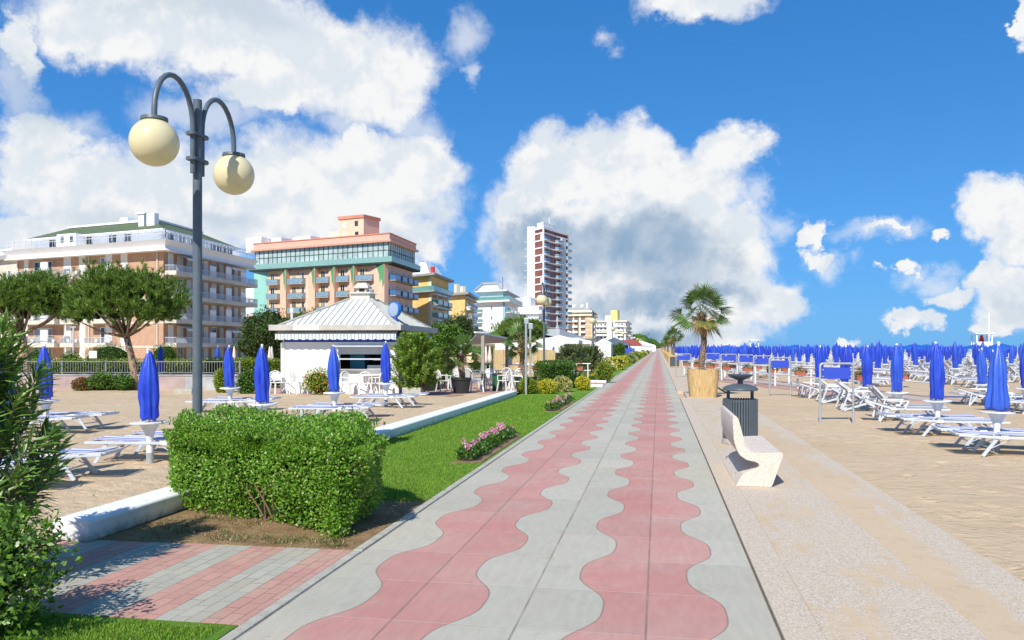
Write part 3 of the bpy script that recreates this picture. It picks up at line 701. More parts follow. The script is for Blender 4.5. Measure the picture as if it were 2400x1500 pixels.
# oleander at the left edge
def stem_fan(c, rx, ry, h, n, seed, base=.25, up=.55, zmin=.25):
    r = np.random.default_rng(seed); out = []
    for i in range(n):
        a = r.uniform(0, 6.28); q = r.random() ** .5; z = h * (1 - (1 - zmin) * r.random() ** 1.3)
        zf = math.sqrt(max(.05, 1 - ((z / h - .35) / .75) ** 2)); x = c[0] + rx * q * math.cos(a) * zf; y = c[1] + ry * q * math.sin(a) * zf
        ln = min(z * .9, r.uniform(.5, .9)); bx = c[0] + (x - c[0]) * .45; by = c[1] + (y - c[1]) * .45
        out.append(((bx, by, max(z - ln, .0)), (x, y, z)))
    return out
oc = Q(-92, 6.0)
shoots('oleander_bush', 'foliage', 'tall oleander bush with long dark leaves at the left edge of the photo', (oc[0], oc[1], 0), stem_fan((oc[0], oc[1]), .62, .8, 2.0, 120, 5), .20, .032, MATS['oleander leaves'], 6)
sc_ = Q(-62, 5.0)
bush('laurel_shrub', 'low glossy-leaved shrub beside the brick path in the lower left corner', 'shrub', (sc_[0], sc_[1], 0), (.46, .50, .42), 5200, .05, .028, MATS['glossy leaves'], 9, amp=.3, depth=.5, zc=.40, core=.55, f=3.5)
# ---------- beach furniture
def m_canvas(t):
    P_ = t.objc((1, 1, .25)); n = t.noise(P_, 9, 4, .6)
    c = t.mix(t.mr(n, .3, .7), (.010, .028, .46, 1), (.04, .11, .68, 1)); oi = t.new('ShaderNodeObjectInfo').outputs['Random']; c = t.mix(t.mr(oi, .55, 1, 0, .45), c, (.07, .20, .66, 1)); c = t.mix(t.mr(oi, 0, .3, .35, 0), c, (.012, .012, .26, 1)); return {'c': c, 'n': t.bump(t.noise(t.objc(), 30, 3), .25, .01)}
mat('blue canvas', m_canvas, rough=.38, spec=.5, trans=.15)
mat('bright blue', col=(.02, .12, .52), rough=.6, trans=.2)
mat('white plastic', col=(.80, .80, .78), rough=.38, var=.05)
mat('white metal', col=(.56, .60, .66), rough=.35, var=.08)
mat('grey pipe', col=(.42, .45, .46), rough=.4, spec=.6, metal=.3, var=.12, vscale=12)
mat('steel', col=(.80, .79, .77), rough=.3, metal=0, spec=.8, var=.1, vscale=8)
mat('sign blue', col=(.035, .075, .50), rough=.45, var=.06)
def m_sling(t):
    x, y, z = t.xyz(t.objc()); f = t.m('FRACT', t.m('DIVIDE', t.m('ADD', y, .3), .155))
    return t.mix(t.m('LESS_THAN', f, .34), (.70, .72, .76, 1), (.02, .05, .46, 1))
mat('blue sling', m_sling, rough=.7)
def m_sling2(t):
    x, y, z = t.xyz(t.objc()); f = t.m('FRACT', t.m('DIVIDE', t.m('ADD', y, .3), .075))
    return t.mix(t.m('LESS_THAN', f, .42), (.72, .72, .72, 1), (.03, .03, .07, 1))
mat('dark striped sling', m_sling2, rough=.7)
mat('canvas strap', col=(.75, .75, .75), rough=.7)

def canopy_mesh(b, seed, r0=.12, r1=.14, top=1.80, bot=.70, n=48, lean=.02):
    r = np.random.default_rng(seed); ph = r.uniform(0, 6.28); ph2 = r.uniform(0, 6.28); vs = []; K = 11
    la = r.uniform(0, 6.28)
    prof = [(r0 * .95, bot), (r0 * 1.05, bot + .05), (r0, bot + .18), (r1, bot + .35), (r1, bot + .52), (r1 * .93, bot + .68), (r1 * .78, bot + .82), (r1 * .58, bot + .94), (r1 * .40, bot + 1.02), (r1 * .28, top - .03), (.018, top)]
    for i, (rr, z) in enumerate(prof):
        tw = .5 * (z - bot)
        for j in range(n):
            a = 2 * math.pi * j / n
            k = 1 + .16 * math.sin(8 * a + ph + 3 * tw) * (1 - i / K * .6) + .07 * math.sin(3 * a + ph2 + 2.5 * z) + .04 * math.sin(13 * a + 9 * z)
            zz = z + (.025 * math.sin(4 * a + ph2) if i == 0 else 0)
            vs.append((rr * k * math.cos(a) + lean * (z - bot) * math.cos(la), rr * k * math.sin(a) + lean * (z - bot) * math.sin(la), zz))
    b.add(vs, [[i * n + j, i * n + (j + 1) % n, (i + 1) * n + (j + 1) % n, (i + 1) * n + j] for i in range(K - 1) for j in range(n)] + [list(range(n - 1, -1, -1))])
def umbrella(seed, far=False, r0=.115, r1=.135):
    t = thing('closed_umbrella', 'x', 'beach umbrella', group='closed blue beach umbrellas', world=False)
    b = MB(); canopy_mesh(b, seed, r0, r1, n=16 if far else 48)
    if far:
        b.mt(1); b.lathe([(.27, .63), (.28, .655), (.27, .665)], 12); b.lathe([(.05, .42), (.10, .52), (.16, .63)], 10); b.tube([(0, 0, 0), (0, 0, .7)], .045, 6)
        b.build('canopy', [MATS['blue canvas'], MATS['white plastic']], t, smooth='auto')
        return t
    b.build('canopy', MATS['blue canvas'], t, smooth=True)
    b = MB(); b.tube([(0, 0, .6), (0, 0, 1.82)], .02, 8); b.sphere((0, 0, 1.82), .028, 8); b.build('pole', MATS['steel'], t, smooth='auto')
    b = MB(); b.lathe([(.26, .630), (.275, .636), (.28, .65), (.275, .662), (.255, .660), (.02, .655)], 36); b.build('table_top', MATS['white plastic'], t, smooth='auto')
    b = MB(); b.lathe([(.055, .38), (.062, .44), (.08, .50), (.115, .57), (.15, .628)], 32, fn=lambda a, z: 1 + .035 * math.sin(16 * a)); b.build('table_bracket', MATS['white plastic'], t, smooth='auto')
    b = MB(); b.tube([(0, 0, -.05), (0, 0, .42)], .052, 16); b.build('base_tube', MATS['white plastic'], t, smooth='auto')
    b = MB(); b.tube([(0, 0, -.06), (0, 0, .17)], .058, 16); b.build('sleeve', MATS['grey pipe'], t, smooth='auto')
    return t
def lounger(style='flat', far=False):
    """long axis x, 1.9 m; head at -x"""
    t = thing('sun_lounger', 'x', 'sun lounger', group='white framed sun loungers on the beach', world=False); m = MATS['white metal']
    L = .96; h = .31; w = .29; hx = -.30
    hb = {'flat': (0, 0), 'up': (-.46, .50), 'low': (-.62, .20)}[style]
    tipx = hx - .66 if style == 'flat' else hx + hb[0]; tipz = h + (.03 if style == 'flat' else hb[1])
    mats = [m, MATS['blue sling'] if style == 'flat' else MATS['dark striped sling'], MATS['white plastic']]
    fr = MB(); sl_ = MB(); lg = MB(); fr2 = fr
    if far: sl_.k = 1; 
    for s_ in (-1, 1):
        fr.bar((hx - .02, s_ * w, h), (L, s_ * w, h), .026, .045); fr.bar((hx, s_ * w, h), (tipx, s_ * w, tipz), .026, .045)
    for x_ in (L, .35): fr.bar((x_, -w, h - .005), (x_, w, h - .005), .03, .03)
    fr.bar((tipx, -w - .012, tipz), (tipx, w + .012, tipz), .03, .05)
    # sagging sling in panels
    def sling(bb, a, c, n=6):
        vs = []; 
        for i in range(n + 1):
            u = i / n; x_ = a[0] + (c[0] - a[0]) * u; z_ = a[1] + (c[1] - a[1]) * u + .050 - .02 * math.sin(math.pi * u)
            for y_ in (-.262, -.1, .1, .262): vs.append((x_, y_, z_ - (.012 if abs(y_) < .2 else 0)))
        bb.add(vs, [[i * 4 + j, i * 4 + j + 1, (i + 1) * 4 + j + 1, (i + 1) * 4 + j] for i in range(n) for j in range(3)])
    tgt = fr if far else sl_; tgt.k = 1 if far else 0
    sling(tgt, (hx + .02, h), (L - .03, h), 3 if far else 8); sling(tgt, (hx - .02, h + .005), (tipx + .02, tipz), 2 if far else 6); fr.k = 0
    legs = [(.62, .80), (-.40, -.62)]
    if not far:
        for i, (a, c) in enumerate(legs):
            for s_ in (-1, 1):
                b = MB(); b.bar((a, s_ * (w - .02), h - .02), (c, s_ * (w + .0), 0), .022, .05); b.build('leg', m, t)
            b = MB(); b.bar(((a + c) / 2, -w, h * .45), ((a + c) / 2, w, h * .45), .02, .02); b.bar((a - .22 * (1 if a > 0 else -1), -w + .03, h - .02), ((a * .35 + c * .65), -w + .01, h * .35), .012, .012)
            b.bar((a - .22 * (1 if a > 0 else -1), w - .03, h - .02), ((a * .35 + c * .65), w - .01, h * .35), .012, .012); b.build('brace', m, t)
        for s_ in (-1, 1):
            if style != 'flat':
                b = MB(); b.bar((hx - .15, s_ * (w + .03), h + .2), (hx + .35, s_ * (w + .03), h + .2), .04, .02); b.bar((hx + .33, s_ * (w + .03), h + .2), (hx + .25, s_ * (w + .03), h), .02, .03); b.build('armrest', MATS['white plastic'], t)
                b = MB(); b.bar((tipx * .4 + hx * .6, s_ * w, tipz * .4 + h * .6), (hx - .32, s_ * w, .02), .02, .035); b.build('leg', m, t)
        # folded sun visor bar and lacing
        if style == 'flat':
            b = MB(); b.bar((tipx - .05, -w * .9, tipz + .02), (tipx - .05, w * .9, tipz + .02), .02, .02)
            for s_ in (-1, 1): b.bar((tipx - .05, s_ * w * .9, tipz + .02), (tipx + .28, s_ * w * 1.08, h + .05), .015, .02)
            b.build('visor_frame', m, t)
        b = MB()
        for s_ in (-1, 1): b.bar((hx - .05, s_ * (w + .016), h + .01), (hx + .06, s_ * (w + .016), h + .01), .012, .06)
        b.build('hinge', MATS['white plastic'], t)
        fr.build('frame', m, t, bevel=.004, seg=1); sl_.build('sling', mats[1], t, smooth=True)
    else:
        for a, c in legs:
            for s_ in (-1, 1): fr.bar((a, s_ * w, h), (c, s_ * w, 0), .025, .05)
        if style != 'flat':
            for s_ in (-1, 1): fr.bar((tipx * .4 + hx * .6, s_ * w, tipz * .4 + h * .6), (hx - .32, s_ * w, .02), .025, .04); fr.bar((hx - .15, s_ * w, h + .2), (hx + .35, s_ * w, h + .2), .04, .025)
        fr.build('frame', [m, mats[1]], t)
    return t
def deck_chair():
    t = thing('folding_deck_chair', 'x', 'deck chair', group='folding deck chairs at the near end of the beach rows', world=False); m = MATS['white metal']
    for s_ in (-1, 1):
        y = s_ * .27
        b = MB(); b.bar((-.62, y, .80), (.42, y, .05), .025, .05); b.build('back_rail', m, t)
        b = MB(); b.bar((-.50, y * .9, .03), (.45, y * .9, .36), .025, .05); b.build('seat_rail', m, t)
        b = MB(); b.bar((-.40, y * 1.08, .56), (.20, y * 1.08, .58), .045, .025); b.build('armrest', MATS['white plastic'], t)
        b = MB(); b.bar((-.36, y * 1.05, .55), (-.56, y * 1.05, .03), .022, .04); b.build('leg', m, t)
        b = MB(); b.bar((.12, y * 1.05, .55), (-.1, y * .95, .18), .018, .03); b.build('leg', m, t)
    b = MB(); b.bar((-.60, -.27, .79), (-.60, .27, .79), .03); b.bar((-.5, -.25, .03), (-.5, .25, .03), .03); b.bar((.42, -.27, .06), (.42, .27, .06), .03); b.bar((.44, -.25, .36), (.44, .25, .36), .03); b.build('crossbar', m, t)
    b = MB(); vs = []
    for i in range(9):
        u = i / 8; x_ = -.6 + 1.03 * u; z_ = .79 - .43 * u - .17 * math.sin(math.pi * u)
        vs += [(x_, -.24, z_), (x_, .24, z_)]
    b.add(vs, [[2 * i, 2 * i + 1, 2 * i + 3, 2 * i + 2] for i in range(8)]); b.build('sling', MATS['dark striped sling'], t, smooth=True)
    return t
UN = [umbrella(s_, False) for s_ in (1, 2)] + [umbrella(9, False, r0=.17, r1=.14)]; UF = [umbrella(s_, True) for s_ in (11, 12, 13)]
LN = {k: lounger(k) for k in ('flat', 'up', 'low')}; LF = {k: lounger(k, True) for k in ('flat', 'up', 'low')}
DC = deck_chair(); USED = set()
def place(proto, loc, rz, label, group=None, sc=1):
    if proto.name not in USED:
        USED.add(proto.name); o = put(proto, loc, rz, sc); tag(proto, label, None, group)
    else: o = dup(proto, loc, rz, label, group, sc)
    if 'umbrella' in o.name: o.rotation_euler = (R(rr.gauss(0, 1.3)), R(rr.gauss(0, 1.3)), rz)
    return o
def vis(x, y, mx=60):
    X = x * ct + y * st; D = -x * st + y * ct
    if D < 3: return None
    px = 1200 + FL * X / D; return (px, D) if -mx < px < 2400 + mx else None
# right-hand beach: rows parallel to the promenade
rr = random.Random(5)
row0 = [(5.78, 15.36), (5.80, 18.4), (5.92, 21.8), (5.95, 24.9), (5.97, 28.1)]
desc = ['blue closed umbrella nearest the camera on the right-hand beach, crumpled at its hem', 'leaning closed blue umbrella, second from the camera on the right-hand beach',
        'closed blue umbrella above the striped reclined lounger, third in the nearest row', 'closed blue umbrella just right of the nearest blank blue sign, fourth in the row', 'closed blue umbrella behind the nearest blank blue hoop sign, fifth in the row']
spots = []
for i, (x, y) in enumerate(row0):
    place(UN[(2, 0, 1, 0, 1)[i]], (x, y, 0), rr.uniform(0, 6), desc[i], sc=(1, 1, 1.02 + rr.uniform(-.02, .03)))
for i, ((x, y), st_) in enumerate(zip(row0, (('flat', 'flat'), ('flat', 'flat'), ('low', 'up'), ('deck', 'deck'), ('deck', 'deck')))):
    side = ['nearest', 'second', 'third', 'fourth', 'fifth'][i]
    for j, (dy, s_) in enumerate(zip((-.48, .42), st_)):
        w_ = ('near', 'far')[j]
        if s_ == 'deck': place(DC, (x - .25 + .1 * j, y + dy, 0), R(rr.uniform(-14, 6)), f'folding deck chair on the {w_} side of the {side} umbrella, closest row on the right')
        else: place(LN[s_], (x + .12 + rr.uniform(-.15, .1), y + dy, 0), R(rr.uniform(-6, 4)), f'sun lounger on the {w_} side of the {side} umbrella, closest row on the right')
beach = []
for k in range(0, 17):
    for j in range(0, 60):
        x = 5.8 + 4.35 * k + rr.uniform(-.12, .12); y = 15.4 + 3.12 * j + rr.uniform(-.12, .12)
        if k == 0 and j < 5: continue
        if 32.0 < y < 38.5: continue
        xr = np.interp(y, [29.5, 35.4, 46.5, 56], [7.7, 6.65, 3.4, 1.6])
        if y > 28.5 and y < 58 and -1.3 < x - xr < 3.0: continue
        v = vis(x, y)
        if v: beach.append((v[1], x, y, k, j))
for j in range(0, 40):
    x = 3.4 + .9 * (j % 2) ; y = 62 + 3.6 * j; v = vis(x, y)
    if v: beach.append((v[1], x, y, -1, j))
beach.sort()
far_b = []; nU = nL = 0
for D, x, y, k, j in beach:
    near = D < 34
    sc = (1 + rr.uniform(-.04, .06)) * (1.0 if D < 34 else 1.13)
    if nU < 270:
        where = 'in front of the railed path' if y < 33 else 'beyond the railed path'
        lab = 'closed blue beach umbrella in the crowded rows beyond the railed path'
        if y < 33: lab = f'closed blue umbrella {("on the right edge","farther back","deepest")[min(2, max(0, int((y-22)/3.2)))]} right of the crumpled one, before the railed path'
        place(rr.choice(UN[:2]) if near else rr.choice(UF), (x, y, 0), rr.uniform(0, 6), lab, sc=(1.05 if D > 34 else 1, 1.05 if D > 34 else 1, sc)); nU += 1
    else: far_b.append(('u', x, y, sc))
    for dy in (-.5, .45):
        stl = rr.choices(['flat', 'up', 'low'], [.5, .3, .2])[0]; rz = R(rr.uniform(-8, 8)) + (math.pi if rr.random() < .12 else 0)
        if nL < 270:
            lab = 'white framed sun lounger among the crowded rows beyond the railed path' if y > 33 else 'white sun lounger beside the umbrellas at the right edge before the railed path'
            place((LN if near else LF)[stl], (x + rr.uniform(-.1, .3), y + dy, 0), rz, lab); nL += 1
        else: far_b.append(('l', x, y + dy, stl))
# the far rest of the rows as two masses
ub, lb = MB(), MB()
for kind, x, y, q in far_b:
    if kind == 'u':
        ub.T = Matrix.Translation((x, y, 0)) @ Matrix.Rotation(rr.uniform(0, 6), 4, 'Z') @ Matrix.Diagonal((1.05, 1.05, q, 1))
        ub.mt(0).lathe([(.11, .7), (.14, 1.05), (.13, 1.4), (.08, 1.65), (.02, 1.8)], 6); ub.mt(1).lathe([(.05, .3), (.27, .64), (.27, .66)], 6); ub.tube([(0, 0, 0), (0, 0, .7)], .045, 4)
    else:
        lb.T = Matrix.Translation((x, y, 0)) @ Matrix.Rotation(rr.uniform(-.1, .1), 4, 'Z')
        lb.mt(1).box(-.3, .95, -.26, .26, .30, .33); lb.mt(0)
        for s_ in (-.29, .29): lb.bar((-.3, s_, .31), (.96, s_, .31), .03, .05); lb.bar((-.3, s_, .31), (-.8, s_, .35 if q == 'flat' else .8), .03, .05); lb.bar((.6, s_, .3), (.8, s_, 0), .03, .05); lb.bar((-.4, s_, .3), (-.6, s_, 0), .03, .05)
ub.build('distant_umbrellas', [MATS['blue canvas'], MATS['white plastic']]); lb.build('distant_loungers', [MATS['white metal'], MATS['blue sling']])
tag(bpy.data.objects['distant_umbrellas'], kind='stuff'); tag(bpy.data.objects['distant_loungers'], kind='stuff')
# left sand: umbrellas with their loungers
LU = [(352, 12.45, 'tall closed blue umbrella between the lamp post and the oleander on the left sand'), (108, 17.2, 'closed blue umbrella half hidden behind the oleander on the left sand'),
      (617, 16.2, 'closed blue umbrella right of the lamp post, rising behind the clipped hedge'), (540, 22.6, 'closed blue umbrella in front of the green shrub left of the kiosk'),
      (785, 20.2, 'closed blue umbrella in front of the round planted shrub by the kiosk'), (905, 24.6, 'closed blue umbrella at the right end of the kiosk serving window'),
      (2, 10.6, 'closed blue umbrella hidden behind the oleander at the left edge')]
LD = {352: 'umbrella left of the lamp post', 108: 'umbrella behind the oleander tips', 617: 'umbrella behind the clipped hedge', 540: 'umbrella left of the kiosk', 785: 'umbrella in front of the kiosk wall', 905: 'umbrella under the kiosk window end', 2: 'umbrella hidden by the oleander'}
for i, (px, D, lab) in enumerate(LU):
    x, y = Q(px, D); place(UN[i % 2], (x, y, .03), rr.uniform(0, 6), lab, 'closed blue umbrellas on the left sand', sc=(1, 1, {905: 1.07, 352: .955}.get(px, 1.0)))
    for j, dd in enumerate((.25, 1.15) if px == 352 else (-.5, .5)):
        X = (px - 1200) / FL * D; q = XD(X + (.06 if px == 352 else .12) + (.1 if j else -.1), D + dd)
        place(LN['flat'], (q[0], q[1], .03), R(180 + rr.uniform(-5, 5)) + TH + R(0 if px == 352 else -4), f'blue lounger on the {"far" if j else "near"} side of the {LD[px]}', 'loungers on the left sand')
for px, D, lab in ((376, 33, 'closed blue umbrella behind the fence beside the pine trunk'), (508, 42, 'small closed blue umbrella behind the fence, left of centre of the brick hotel front'), (1297, 46, 'single closed blue umbrella in front of the bamboo screen near the lamp post'),):
    x, y = Q(px, D + 4); place(UN[0], (x, y, 0), 1, lab, sc=(.9, .9, 1.05))
# hoop signs with blank blue panels
def hoop(name, label, loc, w=.79, h=1.42, ph=.27, rz=0):
    x, y = loc; t = thing(name, label, 'sign', (x, y, 0), 'blue panel signs on metal hoops'); r_ = .028; T = Matrix.Translation((x, y, 0)) @ Matrix.Rotation(rz, 4, 'Z')
    b = MB(T); c = .07; pts = [(-w / 2, 0, -.1), (-w / 2, 0, h - c)] + [(-w / 2 + c - c * math.cos(a), 0, h - c + c * math.sin(a)) for a in (.5, 1.05, 1.57)] + [(w / 2 - c + c * math.cos(a), 0, h - c + c * math.sin(a)) for a in (1.57, 1.05, .5)] + [(w / 2, 0, h - c), (w / 2, 0, -.1)]
    b.tube(pts, r_, 10); b.build('hoop_frame', MATS['grey pipe'], t, smooth='auto')
    b = MB(T); b.box(-w / 2 + .055, w / 2 - .055, -.01, .01, h - .10 - ph, h - .10); b.build('panel', MATS['sign blue'], t, bevel=.006)
    b = MB(T)
    for s_ in (-1, 1):
        for z in (h - .15, h - ph - .04): b.box(s_ * (w / 2 - .062) - .014, s_ * (w / 2 - .062) + .02, -.014, .014, z - .015, z + .015)
    b.build('bracket', MATS['grey pipe'], t); return t
SG = [(1961, 19.5, 'blank blue panel sign on a grey hoop, the nearest one standing in the sand'), (1828, 30.2, 'blank blue panel sign on a hoop at the edge of the railed path, second nearest'), (1787, 37.5, 'blank blue panel sign on a hoop just behind the second nearest one'),
      (1748, 42, 'blank blue panel sign on a hoop beyond the railed path, between two others'), (1708, 47, 'wide-looking blank blue hoop sign beyond the path right of the palm trunk'), (1671, 53, 'small distant blank blue hoop sign just right of the palm trunk'), (1602, 49, 'blank blue hoop sign left of the palm trunk, above the curled rails')]
for px, D, lab in SG: hoop('hoop_sign', lab, Q(px, D), rz=TH * .9, w=.79 if D < 45 else .9)
# crossing path with tube railings and flower boxes
mat('crossing slabs', lambda t: t.mix(t.m('GREATER_THAN', t.m('ABSOLUTE', t.m('ADD', t.m('SUBTRACT', t.xyz(t.pos())[0], 7.9), t.m('MULTIPLY', t.m('SUBTRACT', t.xyz(t.pos())[1], 35), .27))), .55), t.mix(t.mr(t.noise(t.pos(), 60, 3), .3, .7), (.38, .34, .28, 1), (.52, .46, .38, 1)), (.45, .27, .22, 1)), rough=.9)
sheet('crossing_path', [(2.31, 47.5), (5.6, 35.4), (7.0, 29.0), (10.3, 29.0), (9.0, 36.6), (5.6, 47.6), (2.31, 60)], .02, MATS['crossing slabs'], thick=.1)
strip('crossing_path', -30, -5.62, 39.2, 43.6, .02, MATS['crossing slabs'])
strip('crossing_path', -5.6, -2.67, 39.0, 44.6, .013, MATS['crossing slabs'])
sheet('beach_mat', [(9.5, 31.9), (60, 31.0), (60, 31.9), (9.5, 32.5)], .012, mat('blue mat', col=(.07, .12, .33), rough=.9, var=.3, vscale=8), kind=None, thick=.01)
tag(bpy.data.objects['beach_mat'], 'blue roll-out walkway mat lying on the beach sand beyond the nearest umbrellas', 'mat')
def railing(label, x0, x1, y, step=2.35, hgt=.95, curl='l'):
    t = thing('tube_railing', label, 'railing', ((x0 + x1) / 2, y, 0), 'steel tube railings beside the crossing path'); n = max(1, int((x1 - x0) / step))
    for z, rr_ in ((hgt, .024), (hgt - .36, .02)):
        b = MB(); b.tube([(x0, y, z), (x1, y, z)], rr_, 10); b.build('rail', MATS['steel'], t, smooth='auto')
    xe, s_ = (x0, -1) if curl == 'l' else (x1, 1)
    b = MB(); b.tube([(xe, y, hgt)] + [(xe + s_ * .18 * math.sin(a), y, hgt - .18 + .18 * math.cos(a)) for a in np.linspace(0, math.pi, 11)] + [(xe, y, hgt - .36)], .024, 10); b.build('curled_end', MATS['steel'], t, smooth='auto')
    for i in range(n + 1):
        xx = x0 + .15 + (x1 - x0 - .3) * i / n; b = MB(); b.tube([(xx, y, 0), (xx, y, hgt)], .03, 10); b.lathe([(.06, 0), (.06, .03), (.03, .035)], 12, (xx, y)); b.build('post', MATS['steel'], t, smooth='auto')
    return t
def railing_path(label, pts, hgt=.93, step=2.3, curl=.19):
    t = thing('tube_railing', label, 'railing', (*pts[len(pts) // 2], 0), 'steel tube railings beside the crossing path'); m = MATS['steel']
    d = Vector((pts[0][0] - pts[1][0], pts[0][1] - pts[1][1])).normalized(); x0, y0 = pts[0]
    arc = [(x0 + d.x * curl * math.sin(a), y0 + d.y * curl * math.sin(a), hgt - curl + curl * math.cos(a)) for a in np.linspace(0, math.pi, 11)]
    b = MB(); b.tube([(*p, hgt) for p in pts], .043, 8); b.build('rail', m, t, smooth='auto'); b = MB(); b.tube([(*p, hgt - 2 * curl) for p in pts], .030, 8); b.build('rail', m, t, smooth='auto')
    b = MB(); b.tube(arc, .043, 8); b.build('curled_end', m, t, smooth='auto')
    for p, q in zip(pts[:-1], pts[1:]):
        n = max(1, round(math.dist(p, q) / step))
        for i in range(n): x, y = p[0] + (q[0] - p[0]) * (i + .15) / n, p[1] + (q[1] - p[1]) * (i + .15) / n; b = MB(); b.tube([(x, y, 0), (x, y, hgt - .02)], .048, 10); b.build('post', m, t, smooth='auto')
    return t
RN = [(1.62, 55.0), (3.35, 46.5), (6.6, 35.6), (7.7, 29.9)]; RFp = [(2.3, 57.5), (5.0, 47.2), (8.4, 36.4), (9.5, 31.0)]
railing_path('steel tube railing nearer the promenade along the slanting path onto the right-hand beach', RN); railing_path('steel tube railing on the sea side of the slanting path onto the right-hand beach', RFp)
railing('steel tube railing with curled end left of the promenade, near side of the crossing path', -7.6, -3.9, 39.5, 1.8, curl='r')
railing('steel tube railing with curled end left of the promenade, far side of the crossing path', -7.6, -3.55, 43.3, 1.8, curl='r')
mat('terracotta', col=(.40, .13, .07), rough=.7, var=.15)
leafmat('geranium leaves', (.02, .07, .01), (.05, .14, .015), (.12, .24, .03), trans=.2)
leafmat('red petals', (.55, .01, .01), (.75, .03, .015), (.85, .08, .03), trans=.2)
leafmat('pink petals', (.75, .16, .30), (.85, .30, .45), (.9, .65, .72), trans=.2)
leafmat('yellow petals', (.80, .42, .01), (.90, .58, .01), (.95, .70, .05), trans=.2)
leafmat('orange petals', (.75, .10, .02), (.85, .18, .03), (.9, .3, .05), trans=.2)
def flower_box():
    t = thing('flower_box', 'x', 'flower box', group='terracotta flower boxes hung on the railings', world=False)
    b = MB(); b.prism([(-.22, -.07), (.22, -.07), (.22, .07), (-.22, .07)], 0, .17, [(-.25, -.09), (.25, -.09), (.25, .09), (-.25, .09)]); b.box(-.262, .262, -.1, .1, .172, .20)
    b.build('box', MATS['terracotta'], t, bevel=.006)
    V, F_ = ellip_leaves((0, 0, .25), (.27, .13, .13), 260, .05, .045, 3, depth=.6); npmesh('plant', V, F_, MATS['geranium leaves'], t)
    r = np.random.default_rng(2); n = 60; c = np.array([(-.15, 0, .38), (.05, .03, .42), (.18, -.02, .36), (-.02, -.05, .35)])[r.integers(0, 4, n)] + r.normal(0, .022, (n, 3))
    V, F_ = leafgeo(c, unit(n), unit(n), .03, .03); npmesh('blossom', V, F_, MATS['red petals'], t); return t
FB = flower_box()
def along(pts, n, off=0):
    L = [math.dist(p, q) for p, q in zip(pts[:-1], pts[1:])]; T_ = sum(L); out = []
    for i in range(n):
        u = T_ * (i + .5) / n; k = 0
        while u > L[k] and k < len(L) - 1: u -= L[k]; k += 1
        p, q = pts[k], pts[k + 1]; w = u / L[k]; out.append((p[0] + (q[0] - p[0]) * w + off, p[1] + (q[1] - p[1]) * w, math.atan2(q[1] - p[1], q[0] - p[0])))
    return out
for pts, n, z_, wh in ((RN, 9, .60, 'near railing, right of the promenade'), (RFp, 8, .60, 'sea-side railing of the slanting path')):
    for x_, y_, a_ in along(pts, n, -.12): place(FB, (x_, y_, z_), TH * .5 + rr.uniform(-.3, .3), f'terracotta flower box with red geraniums on the {wh}')
for k in range(5): place(FB, (-7.2 + .75 * k, 43.15, .6), 0, 'terracotta flower box with red geraniums on the far railing left of the promenade')

# palms in planters
leafmat('palm leaves', (.035, .085, .018), (.08, .16, .03), (.16, .26, .06), trans=.2, rough=.4)
leafmat('dry palm leaves', (.20, .11, .03), (.33, .20, .06), (.45, .30, .12), trans=.1, rough=.8)
leafmat('palm fibre', (.06, .035, .015), (.14, .09, .04), (.30, .20, .09), trans=.05, rough=.9)
def m_ptrunk(t):
    P_ = t.objc(); x, y, z = t.xyz(P_); w = t.m('SINE', t.m('MULTIPLY', t.m('ADD', z, t.m('MULTIPLY', t.noise(P_, 6, 3), .12)), 70))
    n = t.noise(t.vm('MULTIPLY', P_, (1, 1, .4)), 18, 5, .7); c = t.mix(t.mr(n, .35, .65), (.12, .08, .05, 1), (.36, .28, .20, 1))
    return {'c': c, 'n': t.bump(t.m('ADD', t.m('MULTIPLY', w, .2), t.m('MULTIPLY', n, 1.5)), 1, .03)}
mat('palm trunk', m_ptrunk, rough=.95, spec=.1)
